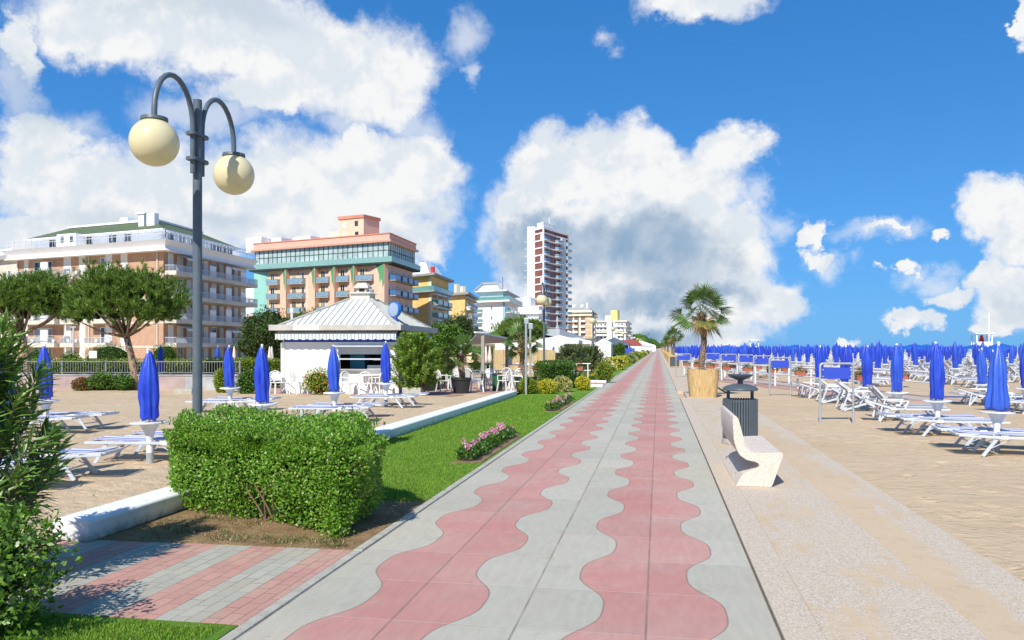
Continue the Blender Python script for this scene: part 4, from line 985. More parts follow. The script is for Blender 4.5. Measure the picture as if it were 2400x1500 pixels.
def palm_parts(t, h, R_=1.12, nleaf=26, seed=1, z0=0, r_tr=.10, hangs=4, fibre=True):
    r = np.random.default_rng(seed); b = MB(); K = 14
    pts = [(.04 * math.sin(i * .5 + seed), .03 * math.cos(i * .6), z0 + (h - z0) * i / K) for i in range(K + 1)]
    b.tube(pts, [r_tr * (1.05 + .16 * (i / K) ** 3 + .05 * math.sin(i * 2.1)) for i in range(K + 1)], 12); b.build('trunk', MATS['palm trunk'], t, smooth=True)
    # fibrous stubs under the crown
    top = np.array(pts[-1]); n = 420; a = r.uniform(0, 6.28, n); u = r.random(n); zc = h - .45 * u + .05
    p = np.column_stack([top[0] + r_tr * 1.05 * np.cos(a), top[1] + r_tr * 1.05 * np.sin(a), zc]); d = norm(np.column_stack([np.cos(a) * .7, np.sin(a) * .7, r.uniform(-1, .5, n)])); nn = norm(np.column_stack([np.cos(a), np.sin(a), np.ones(n) * .5]))
    V, F_ = leafgeo(p, d, nn, .13, .022); npmesh('fibres', V, F_, MATS['palm fibre'], t)
    G = []; Dd = []; pet = MB()
    for i in range(nleaf + hangs):
        dry = i >= nleaf; az = i * 2.4 + r.normal(0, .2); u = i / nleaf
        el = R(80 - 118 * u + r.normal(0, 6)) if not dry else R(r.uniform(-75, -35))
        pl = (R_ * r.uniform(.48, .70)) if not dry else R_ * .22
        dirv = np.array([math.cos(az) * math.cos(el), math.sin(az) * math.cos(el), math.sin(el)]); base = top + np.array([0, 0, -.10 * u])
        tip = base + dirv * pl + np.array([0, 0, -.06 * pl]); pet.tube([tuple(base), tuple((base + tip) / 2 + np.array([0, 0, .03])), tuple(tip)], .009, 4)
        # fan
        ax = norm((dirv + np.array([0, 0, -.30]))[None])[0]; sd = np.cross(ax, [0, 0, 1.]); sd /= np.linalg.norm(sd) + 1e-9; nrm = np.cross(sd, ax); ro = R(r.uniform(-55, 55)); sd, nrm = sd * math.cos(ro) + nrm * math.sin(ro), nrm * math.cos(ro) - sd * math.sin(ro)
        m_ = 20; bl = R_ * r.uniform(.46, .56)
        for j in range(m_):
            th = R(-100 + 200 * j / (m_ - 1)); ln = bl * (1 - .28 * abs(j / (m_ - 1) - .5) * 2) * r.uniform(.9, 1.08)
            dj = ax * math.cos(th) + sd * math.sin(th) + nrm * .12
            droop = np.array([0, 0, -1]) * ln * (.12 if not dry else .3) * r.uniform(.5, 1.6)
            w_ = .045; s2 = np.cross(dj, nrm); s2 /= np.linalg.norm(s2) + 1e-9; md = tip + dj * ln * .55
            V = np.array([tip + s2 * .002, md + s2 * w_ / 2 + nrm * .008 * (-1) ** j, tip + dj * ln + droop, md - s2 * w_ / 2]); (Dd if dry or r.random() < .02 + .5 * max(0, u - .75) else G).append(V)
    for lst, nm, mm in ((G, 'fronds', 'palm leaves'), (Dd, 'dry_fronds', 'dry palm leaves')):
        V = np.array(lst).reshape(-1, 3); npmesh(nm, V, np.arange(len(V)).reshape(-1, 4), MATS[mm], t)
    pet.build('petioles', mat('petiole', col=(.16, .20, .06), rough=.6), t)
def m_reed(t):
    P_ = t.objc(); x, y, z = t.xyz(P_); a = t.m('ARCTAN2', y, x); cmb = t.new('ShaderNodeCombineXYZ'); t.put(cmb.inputs[0], t.m('MULTIPLY', a, 4.2)); t.put(cmb.inputs[1], t.m('MULTIPLY', z, .28))
    n = t.noise(cmb.outputs[0], 9, 5, .7); n2 = t.noise(cmb.outputs[0], 1.1, 3)
    c = t.ramp(n, [(.32, (.22, .12, .04)), (.45, (.46, .30, .12)), (.57, (.62, .44, .21)), (.72, (.74, .57, .33))])
    c = t.mix(t.mr(n2, .4, .7, 0, .3), c, (.66, .46, .22, 1)); return {'c': c, 'n': t.bump(n, .8, .02)}
mat('reed', m_reed, rough=.8)
def planter_palm(name, label, loc, h=3.05, rad=(.485, .565), ph=1.0, seed=1, R_=1.12, group='potted palms along the beach side', fine=True):
    x, y = loc; t = thing(name, label, 'palm tree', (x, y, .015), group, world=False); t.location = (x, y, .015)
    palm_parts(t, h, R_, seed=seed, z0=ph - .15); p = thing('reed_planter', label.replace('palm tree', 'planter wrapped in reed').replace('tall ', '').replace('distant', 'distant'), 'planter', (x, y, .015), 'reed planters', world=False)
    def sq(n, r_, k=.62):
        out = []
        for i in range(n):
            a = 2 * math.pi * i / n + math.pi / 4; c, s_ = math.cos(a), math.sin(a); q = (abs(c) ** (2 / .9) + abs(s_) ** (2 / .9)) ** (-.45); e = 4.0; q = (abs(c) ** e + abs(s_) ** e) ** (-1 / e); out.append((r_ * q * c, r_ * q * s_))
        return out
    b = MB(); N = 56; V = []; levels = [(rad[0], 0.), (rad[0] * 1.06, ph * .3), (rad[0] * 1.13, ph * .6), (rad[1], ph * .94), (rad[1] * 1.01, ph), (rad[1] * .95, ph), (rad[1] * .93, ph - .08)]
    for li, (r_, z) in enumerate(levels):
        for i, (a, c) in enumerate(sq(N, r_)):
            k = 1 + .006 * math.sin(i * 7.3 + z * 5); V.append((a * k, c * k, z + (.012 * math.sin(i * 2.9) if li in (4, 5) else 0)))
    b.add(V, [[l * N + i, l * N + (i + 1) % N, (l + 1) * N + (i + 1) % N, (l + 1) * N + i] for l in range(len(levels) - 1) for i in range(N)])
    b.build('reed_wrap', MATS['reed'], p, smooth='auto')
    b = MB(); b.prism(sq(24, rad[1] * .93), ph - .14, ph - .1); b.build('potting_soil', MATS['soil'], p)
    return t, p
pt, pp = planter_palm('palm_tree', 'tall palm tree growing from the big reed planter nearest on the right', (1.60, 30.4), seed=4)
pp['label'] = 'big square planter wrapped in yellow reed, holding the nearest palm'
for i, y_ in enumerate((88, 112, 137, 165, 200, 240, 285, 335, 390, 460)):
    lab = ['second palm tree along the right edge of the promenade', 'third palm tree along the right edge of the promenade'][i] if i < 2 else 'distant palm tree in the receding row on the right of the promenade'
    dup(pt, (1.62 + .15 * (i % 2), y_, .015), i * 1.7 + 1, lab, sc=1 + .06 * math.sin(i * 2.2)); dup(pp, (1.62, y_, .015), 0, ['reed planter of the second palm on the right', 'reed planter of the third palm on the right'][i] if i < 2 else 'distant reed planter in the receding row on the right of the promenade')
for i, y_ in enumerate((78, 96, 104, 121, 129, 147, 156)):
    dup(pp, (1.55, y_, .015), 0, 'low reed-wrapped planter between the palms on the right of the promenade', sc=(.9, .9, .85))
# dark board bin by the second planter, small litter bowl
bx, by = Q(1581, 73); t = thing('notice_board', 'dark panelled notice board framed in light wood beside the second palm', 'notice board', (bx, by, 0))
b = MB(); b.box(bx - .42, bx + .42, by - .03, by + .03, .12, .98); b.build('panel', mat('board', col=(.06, .075, .08), rough=.5), t)
for s_ in (-1, 1): b = MB(); b.box(bx + s_ * .47 - .045, bx + s_ * .47 + .045, by - .05, by + .05, 0, 1.15); b.build('post', mat('light wood', col=(.55, .38, .18), rough=.7), t)
# open parasols, lifeguard tower, changing hut
def open_parasol(label, loc, r_=1.05, z=2.1, m='bright blue'):
    x, y = loc; t = thing('open_parasol', label, 'parasol', (x, y, 0), 'open blue parasols'); b = MB(); b.lathe([(r_, z - .42), (r_ * .97, z - .38), (r_ * .6, z - .16), (.04, z)], 16, loc, fn=lambda a, zz: 1 - .03 * abs(math.sin(4 * a)), cap=False); b.build('canopy', MATS[m], t, smooth='auto')
    b = MB(); b.tube([(x, y, 0), (x, y, z + .05)], .025, 6); b.build('pole', MATS['white metal'], t); return t
for px, D, lab in ((1865, 75, 'open blue parasol standing left of centre among the far umbrellas'), (2142, 62, 'open blue parasol among the far umbrellas right of the third near umbrella'), (2172, 70, 'open blue parasol overlapping another one right of centre in the far rows'), (2345, 55, 'open blue parasol right of the lifeguard tower'), (2285, 72, 'open blue parasol under the lifeguard tower'), (1703, 95, 'small open blue parasol far behind the palm'), (1745, 100, 'small open blue parasol between the palm and the centre of the beach')):
    open_parasol(lab, Q(px, D))
D = 88; px = 2301; x, y = Q(px, D); t = thing('lifeguard_tower', 'white lifeguard tower with a red cloth above the umbrellas', 'lifeguard tower', (x, y, 0)); mw = MATS['white paint']
for i, (a, c) in enumerate(((-.75, -.7), (.75, -.7), (-.75, .7), (.75, .7))): b = MB(); b.box(x + a - .06, x + a + .06, y + c - .06, y + c + .06, 0, 3.3); b.build('post', mw, t)
b = MB(); b.box(x - .9, x + .9, y - .85, y + .85, 1.35, 1.5); b.box(x - .78, x + .78, y - .80, y - .76, 1.3, 2.45); b.box(x + .78, x + .82, y - .8, y + .8, 1.5, 2.3); b.box(x - .82, x - .78, y - .8, y + .8, 1.5, 2.3); b.build('platform', mw, t)
b = MB(); b.box(x - .95, x + .95, y - .9, y + .9, 3.3, 3.4); b.build('roof', mw, t)
b = MB(); b.prism([(x - .28, y), (x + .28, y), (x + .28, y + .1), (x - .28, y + .1)], 2.46, 3.2, [(x - .1, y), (x + .1, y), (x + .1, y + .1), (x - .1, y + .1)]); b.build('red_cloth', mat('red cloth', col=(.7, .03, .02), rough=.7), t)
b = MB(); b.bar((x - 1.35, y - .3, 0), (x - .9, y - .3, 2.4), .06); b.bar((x - 1.35, y + .3, 0), (x - .9, y + .3, 2.4), .06)
for i in range(7): b.bar((x - 1.35 + .064 * i, y - .3, .3 * i + .3), (x - 1.35 + .064 * i, y + .3, .3 * i + .3), .05)
b.build('ladder', mw, t)
x, y = Q(2318, 84); t = tag(MB().tube([(x, y, 0), (x, y, 5.4)], .05, 8).build('flagpole', mw), 'slim white flagpole beside the lifeguard tower', 'flagpole')
x, y = Q(1768, 120); t = thing('lookout_frame', 'tiny white open lookout frame above the far umbrellas', 'lookout', (x, y, 0))
for a in (-.6, .6): b = MB(); b.box(x + a - .06, x + a + .06, y - .06, y + .06, 0, 2.9); b.build('post', mw, t)
b = MB(); b.box(x - .7, x + .7, y - .5, y + .5, 2.9, 3.0); b.box(x - .6, x + .6, y - .5, y + .5, 1.9, 2.0); b.build('platform', mw, t)
def m_sea(t): return {'c': t.mix(t.mr(t.noise(t.pos(), .05, 4), .3, .7), (.02, .10, .12, 1), (.05, .16, .17, 1)), 'n': t.bump(t.noise(t.pos((1, .3, 1)), 1.2, 4), .5, .2), 'r': .15}
sheet('sea', [(95, -200), (6000, -200), (6000, 9000), (330, 9000)], -.06, mat('sea', m_sea))
# ---------- left middle ground
leafmat('pine needles', (.035, .095, .012), (.09, .19, .02), (.22, .33, .05), trans=.15, rough=.6)
leafmat('pine needles dark', (.015, .04, .008), (.04, .08, .014), (.09, .13, .03), trans=.1, rough=.6)
leafmat('broad leaves', (.03, .085, .01), (.07, .17, .015), (.15, .28, .03), trans=.25)
leafmat('yellow green leaves', (.09, .17, .012), (.20, .31, .02), (.38, .44, .05), trans=.3)
leafmat('variegated leaves', (.16, .20, .03), (.52, .50, .14), (.74, .68, .28), trans=.25)
leafmat('golden leaves', (.32, .34, .02), (.60, .55, .03), (.78, .70, .08), trans=.3)
leafmat('reddish leaves', (.10, .03, .015), (.24, .07, .03), (.22, .20, .05), trans=.2)
leafmat('grey green leaves', (.05, .09, .03), (.12, .18, .06), (.24, .30, .12), trans=.25)
mat('pine bark', lambda t: {'c': t.mix(t.mr(t.vor(t.objc((1, 1, .4)), 9), .1, .5), (.10, .07, .05, 1), (.34, .25, .18, 1)), 'n': t.bump(t.vor(t.objc((1, 1, .4)), 9), 1, .03)}, rough=.95, spec=.1)
def pine(name, label, loc, h, trunk_h, cr, n_cl, seed, lean=(0, 0), m='pine needles', group=None, tuft=.20, needles=26, clr=.55, r_tr=.14, zc=None, core=.35):
    r = np.random.default_rng(seed); x, y = loc; t = thing(name, label, 'tree', (x, y, 0), group); b = MB(); zt = trunk_h; tx, ty = x + lean[0], y + lean[1]
    pts = [(x, y, -.05), (x + lean[0] * .15, y + lean[1] * .15, zt * .3), (x + lean[0] * .5, y + lean[1] * .5, zt * .65), (tx, ty, zt)]
    b.tube(pts, [r_tr, r_tr * .8, r_tr * .7, r_tr * .65], 10); C = np.array([x + lean[0] * 1.3, y + lean[1] * 1.3, zc or (h - cr[2])])
    cl = []
    while len(cl) < n_cl:
        d = unit(1)[0]
        if d[2] < -.45: continue
        q = C + d * np.array(cr) * r.uniform(.62, 1.0) * lump(d[None], seed, .16, 2.6)[0]
        cl.append(q)
    for q in cl[::max(1, n_cl // 22)]:
        m1 = np.array([tx, ty, zt]) * .55 + q * .45 + np.array([0, 0, -.15 * cr[2]]); b.tube([(tx, ty, zt - .1), tuple(m1), tuple(q)], [r_tr * .38, r_tr * .2, r_tr * .08], 5)
    b.build('trunk', MATS['pine bark'], t, smooth=True)
    P_, D_, N_ = [], [], []
    for q in cl:
        out = norm((q - C)[None])[0]; k = int(10)
        for _ in range(k):
            bp = q + r.normal(0, clr * .42, 3) * np.array([1, 1, .7]); ax = norm((out * .55 + np.array([0, 0, .9]) + r.normal(0, .28, 3))[None])[0]
            n = needles; dd = norm(ax * .95 + r.normal(0, .42, (n, 3))); off = r.random((n, 1)) * tuft * .8
            P_.append(bp + ax * off); D_.append(dd); N_.append(unit(n))
    P_ = np.vstack(P_); D_ = np.vstack(D_); N_ = np.vstack(N_); V, F_ = leafgeo(P_, D_, N_, tuft * r.uniform(.7, 1.15, len(P_)), tuft * .10, .1, .3)
    parts = [(V, F_, 0)]
    for i, q in enumerate(cl[::2]): parts.append((*blob(q - norm((q - C)[None])[0] * clr * .35, [clr * core] * 3, seed + i, .2, 8), 1))
    V, F_, M_ = joinV(parts); npmesh('crown', V, F_, [MATS[m], MATS['core']], t, M_); return t
x, y = Q(318, 34); pine('pine_tree', 'umbrella pine with a leaning trunk in front of the brick hotel', (x, y), 5.0, 2.35, (2.2, 1.9, 1.4), 230, 3, lean=(-.45, 0), zc=3.55, r_tr=.20, tuft=.24, needles=24, clr=.5)
x, y = Q(66, 37); pine('pine_tree', 'umbrella pine at the left edge, its crown touching the neighbouring pine', (x, y), 5.0, 2.5, (2.9, 2.2, 1.25), 260, 8, lean=(-.3, 0), zc=3.75, r_tr=.19, tuft=.24, needles=22, clr=.5)

def multi_tree(name, label, loc, h, lobes, n, L, W, m, seed, trunk=.18, group=None, cat='tree', th=None, core=.7):
    """lobes: (dx, dy, z, rx, ry, rz)"""
    x, y = loc; t = thing(name, label, cat, (x, y, 0), group); b = MB(); parts = []; tot = sum(a[3] * a[5] for a in lobes)
    b.tube([(x, y, -.1), (x, y, th or h * .35)], [trunk, trunk * .7], 8)
    for i, (dx, dy, z, rx, ry, rz) in enumerate(lobes):
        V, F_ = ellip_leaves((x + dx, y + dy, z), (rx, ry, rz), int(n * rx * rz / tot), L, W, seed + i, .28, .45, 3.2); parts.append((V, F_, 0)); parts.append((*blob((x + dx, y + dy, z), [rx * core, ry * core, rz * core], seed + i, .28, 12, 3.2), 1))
        b.tube([(x, y, (th or h * .35) * .9), (x + dx * .6, y + dy * .6, z * .9)], [trunk * .5, trunk * .2], 5)
    b.build('trunk', MATS['pine bark'], t, smooth=True); V, F_, M_ = joinV(parts); npmesh('crown', V, F_, [MATS[m], MATS['core']], t, M_); return t
def rnd_lobes(w, h, z0, n, seed, d=.7):
    r = np.random.default_rng(seed); out = []
    for i in range(n):
        a = r.uniform(-1, 1); out.append((a * w * .62, r.uniform(-.4, .4) * w * d, z0 + (h - z0) * (.35 + .42 * r.random()) * (1 - .25 * abs(a)), w * r.uniform(.32, .5), w * r.uniform(.3, .45), (h - z0) * r.uniform(.24, .36)))
    return out
TREES = [(625, 92, 6.3, 4.0, 'dark evergreen tree between the brick hotel and the kiosk roof', 'pine needles dark', 5), (700, 96, 6.6, 4.4, 'olive-green tree in front of the pink hotel left part', 'broad leaves', 6), (760, 98, 6.4, 3.4, 'green tree behind the kiosk roof under the pink hotel balconies', 'broad leaves', 7), (1080, 100, 5.9, 3.0, 'dark evergreen tree in front of the yellow hotels', 'pine needles dark', 8), (1045, 92, 4.9, 2.0, 'small green tree right of the kiosk roof below the yellow hotel', 'broad leaves', 9)]
for px, D, h, w, lab, m, sd in TREES: multi_tree('broadleaf_tree', lab, Q(px, D), h, rnd_lobes(w, h, .8, 9, sd), 9000, .30, .16, MATS[m].name, sd)
x, y = Q(1222, 84); pine('pine_tree', 'round umbrella pine in front of the tall tower and white hotel', (x, y), 5.0, 2.6, (2.5, 2.2, 1.1), 240, 21, zc=3.5, tuft=.3, needles=14, clr=.55, core=.7)
x, y = Q(1222, 56); multi_tree('tamarisk', 'brownish feathery shrub in front of the round pine', (x, y), 2.7, rnd_lobes(1.25, 2.75, .6, 5, 4), 2500, .14, .05, 'dry palm leaves', 12)
for px, D, h, w, lab, sd in ((255, 58, 2.2, 2.0, 'dark clipped bushes under the brick hotel balcony behind the fence', 31), (385, 60, 2.25, 1.1, 'dark green bush behind the fence by the tallest umbrella', 32), (85, 50, 1.75, 1.2, 'round dark bush behind the fence at left', 33), (167, 50, 1.6, .9, 'small round bush behind the fence beside the white sign post', 35)):
    x, y = Q(px, D); bush('round_bush', lab, 'bush', (x, y), (w, w * .7, h / 2), 2600, .09, .05, MATS['broad leaves'], sd, amp=.12)
# boundary wall and bar fence parallel to the picture
A = Q(-60, 34.6); B = Q(560, 33.6); ang = math.atan2(B[1] - A[1], B[0] - A[0]); Lw = math.dist(A, B)
def frame(A, ang): return Matrix.Translation((A[0], A[1], 0)) @ Matrix.Rotation(ang, 4, 'Z')
T = frame(A, ang)
mat('pink plaster', col=(.40, .31, .29), rough=.9, var=.2, vscale=1.5); mat('grey plaster', col=(.36, .36, .37), rough=.9, var=.35, vscale=1.2)
t = thing('boundary_wall', 'low plastered wall carrying the bar fence behind the pine trunk', 'low wall', (*A, 0))
b = MB(T); b.box(0, Lw * .80, 0, .2, -.1, .62); b.build('wall', MATS['pink plaster'], t); b = MB(T); b.box(Lw * .8 + .003, Lw, 0, .2, -.1, .62); b.build('wall', MATS['grey plaster'], t)
b = MB(T); b.box(-.05, Lw, -.03, .23, .622, .68); b.build('coping', MATS['grey plaster'], t, bevel=.01)
t = thing('bar_fence', 'grey vertical-bar metal fence standing on the low plastered wall', 'fence', (*A, 0)); mp = mat('fence paint', col=(.22, .23, .23), rough=.6)
b = MB(T); b.box(0, Lw, .08, .12, 1.20, 1.24); b.box(0, Lw, .08, .12, .74, .77); b.build('rail', mp, t)
b = MB(T); n = int(Lw / .115)
for i in range(n): b.box(i * .115 - .008, i * .115 + .008, .09, .11, .77, 1.20)
b.build('bars', mp, t)
for i in range(7): b = MB(T); xx = Lw * i / 6; b.box(xx - .03, xx + .03, .07, .13, .69, 1.27); b.build('post', mp, t)
# hedges behind
A2 = Q(60, 44); B2 = Q(665, 44)
def strip_poly(A, B, w):
    d = Vector((B[0] - A[0], B[1] - A[1])).normalized(); n = Vector((-d.y, d.x)) * w
    return [A, B, (B[0] + n.x, B[1] + n.y), (A[0] + n.x, A[1] + n.y)]
box_hedge('long_hedge', 'long light-green clipped hedge in front of the brick hotel', strip_poly(A2, B2, .7), 1.16, 15000, .085, .055, MATS['yellow green leaves'], 41, lumpy=.02, stems=False, depth=.15)
A3 = Q(470, 37); B3 = Q(672, 35)
box_hedge('ivy_hedge', 'leafy green hedge with pale patches left of the kiosk', strip_poly(A3, B3, .6), 1.32, 9000, .07, .045, MATS['yellow green leaves'], 42, lumpy=.06, stems=False, depth=.25)
t = tag(MB(frame(A3, ang)).box(0, 3.2, -.8, -.62, -.1, .62).build('planter_wall', MATS['grey plaster'], bevel=.01), 'low grey weathered wall section left of the kiosk hedge', 'low wall')
for px, py, w, h, m, lab, sd in ((240, 917, .72, .85, 'broad leaves', 'rounded green bush at the foot of the pinkish wall', 51), (195, 917, .42, .62, 'reddish leaves', 'reddish bush left of the rounded green one by the wall', 52), (290, 917, .45, .68, 'geranium leaves', 'thin leafy bush between the green bush and the pine trunk', 53),
        (408, 912, .72, .70, 'reddish leaves', 'red-leaved bush at the wall right of the tallest umbrella', 54), (580, 925, .50, .95, 'geranium leaves', 'green shrub left of the kiosk behind an umbrella', 55), (520, 922, .32, .95, 'yellow green leaves', 'yellow-green shrub at the end of the grey wall', 56), (745, 927, .55, 1.0, 'yellow green leaves', 'rounded shrub with orange flowers in front of the kiosk wall', 57), (765, 921, .40, 1.12, 'broad leaves', 'taller dark shrub behind the orange-flowered one at the kiosk', 58)):
    x, y = P(px, py); bush('garden_bush', lab, 'bush', (x, y, 0), (w, w * .8, h / 2), 2200, .075, .045, MATS[m], sd, amp=.22, depth=.45, core=.7)
x, y = P(745, 930); V, F_ = ellip_leaves((x, y - .05, .55), (.5, .45, .45), 70, .05, .05, 5, depth=.1); t = npmesh('blossoms', V, F_, MATS['orange petals']); t.parent = bpy.data.objects['garden_bush.006']; t.location = -t.parent.location
x, y = P(405, 925); tag(MB(frame((x, y), ang)).box(0, .75, 0, .3, 0, .22).build('stone_trough', MATS['grey concrete'], bevel=.02), 'low concrete trough on the sand below the red-leaved bush', 'trough')
x, y = Q(172, 52); t = thing('pole_light', 'thin white pole behind the fence at left', 'pole', (x, y, 0)); MB().tube([(x, y, 0), (x, y, 3.1)], .05, 8).build('pole', MATS['white metal'], t); MB().box(x - .2, x + .2, y - .05, y + .05, 3.1, 3.16).build('pole_head', MATS['white metal'], t)
x, y = Q(219, 46); t = thing('notice_sign', 'small whitish sign on a post above the long hedge', 'sign', (x, y, 0)); MB().tube([(x, y, 0), (x, y, 1.4)], .03, 8).build('post', MATS['grey pipe'], t); MB().box(x - .25, x + .25, y - .05, y - .03, 1.2, 1.62).build('panel', MATS['white paint'], t)
# small folded cream parasols
def cream(label, px, D, z=1.9):
    x, y = Q(px, D); t = thing('cream_parasol', label, 'parasol', (x, y, 0), 'small folded cream parasols'); b = MB(); b.lathe([(.13, z - .95), (.12, z - .7), (.05, z - .1), (.01, z)], 12, (x, y), fn=lambda a, zz: 1 + .12 * math.sin(6 * a)); b.build('canopy', mat('cream cloth', col=(.72, .62, .52), rough=.8), t, smooth=True); MB().tube([(x, y, 0), (x, y, z)], .02, 6).build('pole', MATS['white metal'], t)
for px, D, lab in ((549, 50, 'folded white parasol above the hedge left of the kiosk'), (632, 50, 'left of two folded cream parasols by the kiosk corner'), (637, 51.5, 'right of two folded cream parasols by the kiosk corner'), (1139, 44, 'left of two folded cream parasols under the terrace canopy'), (1148, 45, 'right of two folded cream parasols under the terrace canopy'), (1195, 41, 'folded pinkish parasol in front of the bamboo screen')): cream(lab, px, D)

# ---------- kiosk
K0 = Q(660, 31.6); K1 = Q(934, 31.0); K2 = Q(1005, 36.6); kang = math.atan2(K1[1] - K0[1], K1[0] - K0[0]); KL = math.dist(K0, K1); T = frame(K0, kang); KD = 5.4
t = thing('beach_kiosk', 'white beach kiosk with pyramid roof, striped awning and serving window', 'kiosk', (*K0, 0)); KIOSK = t
def m_kw(t):
    P_ = t.objc(); return {'c': t.mix(t.mr(t.noise(P_, 2, 5), .5, .8, 0, .3), (.84, .84, .82, 1), (.70, .70, .66, 1))}
mat('kiosk white', m_kw, rough=.7); mat('kiosk blue', col=(.015, .045, .42), rough=.5)
wx0, wx1, wz0, wz1 = KL * .50, KL * .90, .98, 1.80
b = MB(T); w = .12; Z1 = 2.02
b.box(0, wx0, 0, w, 0, Z1); b.box(wx1, KL, 0, w, 0, Z1); b.box(wx0, wx1, 0, w, 0, wz0); b.box(wx0, wx1, 0, w, wz1, Z1); b.box(0, w, w, KD, 0, Z1 + .35); b.box(0, KL, KD - w, KD, 0, Z1 + .35); b.build('wall', MATS['kiosk white'], t)
b = MB(T); b.box(.12, KL, -.004, w, Z1, 2.28); b.build('blue_band', MATS['kiosk blue'], t)
b = MB(T); b.box(KL - w, KL, w, KD, 0, 2.36); b.build('side_wall', MATS['kiosk blue'], t)
b = MB(T); b.box(w, KL - w, w + .02, KD - w, -.02, .02); b.box(w + .02, KL - w, 2.4, 2.46, 0, 2.2); b.build('interior', mat('kiosk inside', col=(.07, .06, .055), rough=.8), t)
b = MB(T); b.box(-.02, .13, -.04, 0, 0, 2.0); b.build('corner_pillar', MATS['kiosk white'], t, bevel=.01)
b = MB(T)
for a, c, z0, z1 in ((wx0 - .05, wx0, wz0, wz1), (wx1, wx1 + .05, wz0, wz1), (wx0, wx1, wz1 - .05, wz1), (wx0, wx1, wz0 + .36, wz0 + .41)): b.box(a, c, -.03, .05, z0, z1)
f = b.build('window', MATS['white metal'], t); b = MB(T); b.box(wx0 - .12, wx1 + .08, -.16, .0, wz0 - .05, wz0); b.build('counter', mat('granite', col=(.38, .36, .34), rough=.5), f)
b = MB(T); b.box(wx0, wx1, -.03, .03, wz1 - .25, wz1 - .05); b.build('shutter', MATS['white metal'], f)
b = MB(T); b.bar((wx0 - .1, -.45, 1.86), (wx1 + .1, -.45, 1.86), .05, .05); b.bar((wx0 - .05, 0, 1.55), (wx0 - .05, -.45, 1.86), .03); b.bar((wx1 + .05, 0, 1.55), (wx1 + .05, -.45, 1.86), .03); b.box(wx0 - .1, wx1 + .1, -.45, 0, 1.868, 1.885); b.build('awning_bar', MATS['white metal'], f)
b = MB(T); b.box(wx0 + .15, wx0 + .75, .8, 1.4, .2, 1.62); b.build('drinks_cabinet', mat('turquoise', col=(.03, .30, .42), rough=.5), t)
b = MB(T); b.box(wx0 + 1.0, wx1 - .1, .35, .8, .9, 1.12); b.box(wx0 + 1.2, wx1 - .2, .5, .9, 1.30, 1.34); b.lathe([(.06, 1.12), (.07, 1.25), (.03, 1.3)], 10, (wx0 + 1.7, .6)); b.build('equipment', MATS['steel'], t)
# scalloped striped awning
def m_awn(t):
    x, y, z = t.xyz(t.objc()); c_, s_ = math.cos(kang), math.sin(kang); s2 = t.m('ADD', t.m('MULTIPLY', x, c_), t.m('MULTIPLY', y, s_)); f = t.m('FRACT', t.m('DIVIDE', s2, .14))
    return t.mix(t.m('LESS_THAN', f, .13), t.mix(t.m('GREATER_THAN', f, .56), (.80, .80, .78, 1), (.66, .72, .76, 1)), (.12, .22, .17, 1))
mat('striped awning', m_awn, rough=.8, trans=.2)
b = MB(T); n = 300; vs = []
for i in range(n + 1):
    s_ = -.08 + (KL + .10) * i / n; ph = (s_ / .30) % 1; zz = 2.10 + .045 * (1 - math.sin(math.pi * ph) ** .7)
    vs += [(s_, -.10, 2.44), (s_, -.42, 2.33), (s_, -.42 - .004 * math.sin(s_ * 44), zz)]
b.add(vs, [[3 * i + j, 3 * i + 3 + j, 3 * i + 4 + j, 3 * i + 1 + j] for i in range(n) for j in (0, 1)]); b.build('awning', MATS['striped awning'], t)
# roof: fascia, hipped metal roof with seams, ridge caps, cupola
ov = .42; x0, x1, y0, y1 = -ov + .14, KL + .25, -ov - .15, KD + .4; ze = 2.46
b = MB(T); b.box(x0, x1, y0, y1, ze, ze + .22); b.build('fascia', mat('fascia grey', col=(.48, .46, .41), rough=.7, var=.15), t, bevel=.01)
b = MB(T); b.box(x0 + 1.0, x0 + 2.0, y0 - .006, y0 + .1, ze + .01, ze + .215); b.build('fascia_panel', MATS['white paint'], t)
cx, cy = (x0 + x1) / 2 + .12, (y0 + y1) / 2; zr0, zr1 = ze + .20, 3.80; hx, hy = .47, .47; mx = .28
e = [(x0 + mx, y0 + mx), (x1 - mx, y0 + mx), (x1 - mx, y1 - mx), (x0 + mx, y1 - mx)]; tp = [(cx - hx, cy - hy), (cx + hx, cy - hy), (cx + hx, cy + hy), (cx - hx, cy + hy)]
b = MB(T); b.prism(e, zr0, zr1, tp); RF = b.build('roof', mat('roof metal', col=(.70, .73, .68), rough=.5, spec=.5, var=.06, vscale=1.2), t)
b = MB(T)
def lerp(a, c, u): return tuple(a[i] + (c[i] - a[i]) * u for i in range(len(a)))
for s_ in range(4):
    p, q = e[s_], e[(s_ + 1) % 4]; pu, qu = tp[s_], tp[(s_ + 1) % 4]; n = 19
    L_ = math.dist(p, q); ux, uy = (q[0] - p[0]) / L_, (q[1] - p[1]) / L_; ins0 = (pu[0] - p[0]) * ux + (pu[1] - p[1]) * uy; ins1 = (q[0] - qu[0]) * ux + (q[1] - qu[1]) * uy
    inx, iny = -uy, ux; dep = (pu[0] - p[0]) * inx + (pu[1] - p[1]) * iny
    for i in range(1, n):
        a = L_ * i / n; mxu = min(1, a / ins0, (L_ - a) / ins1)
        b.bar((p[0] + ux * a, p[1] + uy * a, zr0 + .02), (p[0] + ux * a + inx * dep * mxu, p[1] + uy * a + iny * dep * mxu, zr0 + (zr1 - zr0) * mxu + .02), .018, .03)
b.build('seams', mat('seam metal', col=(.42, .44, .42), rough=.5), RF)
b = MB(T)
for s_ in range(4): b.bar((*e[s_], zr0 + .02), (*tp[s_], zr1 + .02), .17, .05)
b.build('ridge_cap', MATS['fascia grey'], RF)
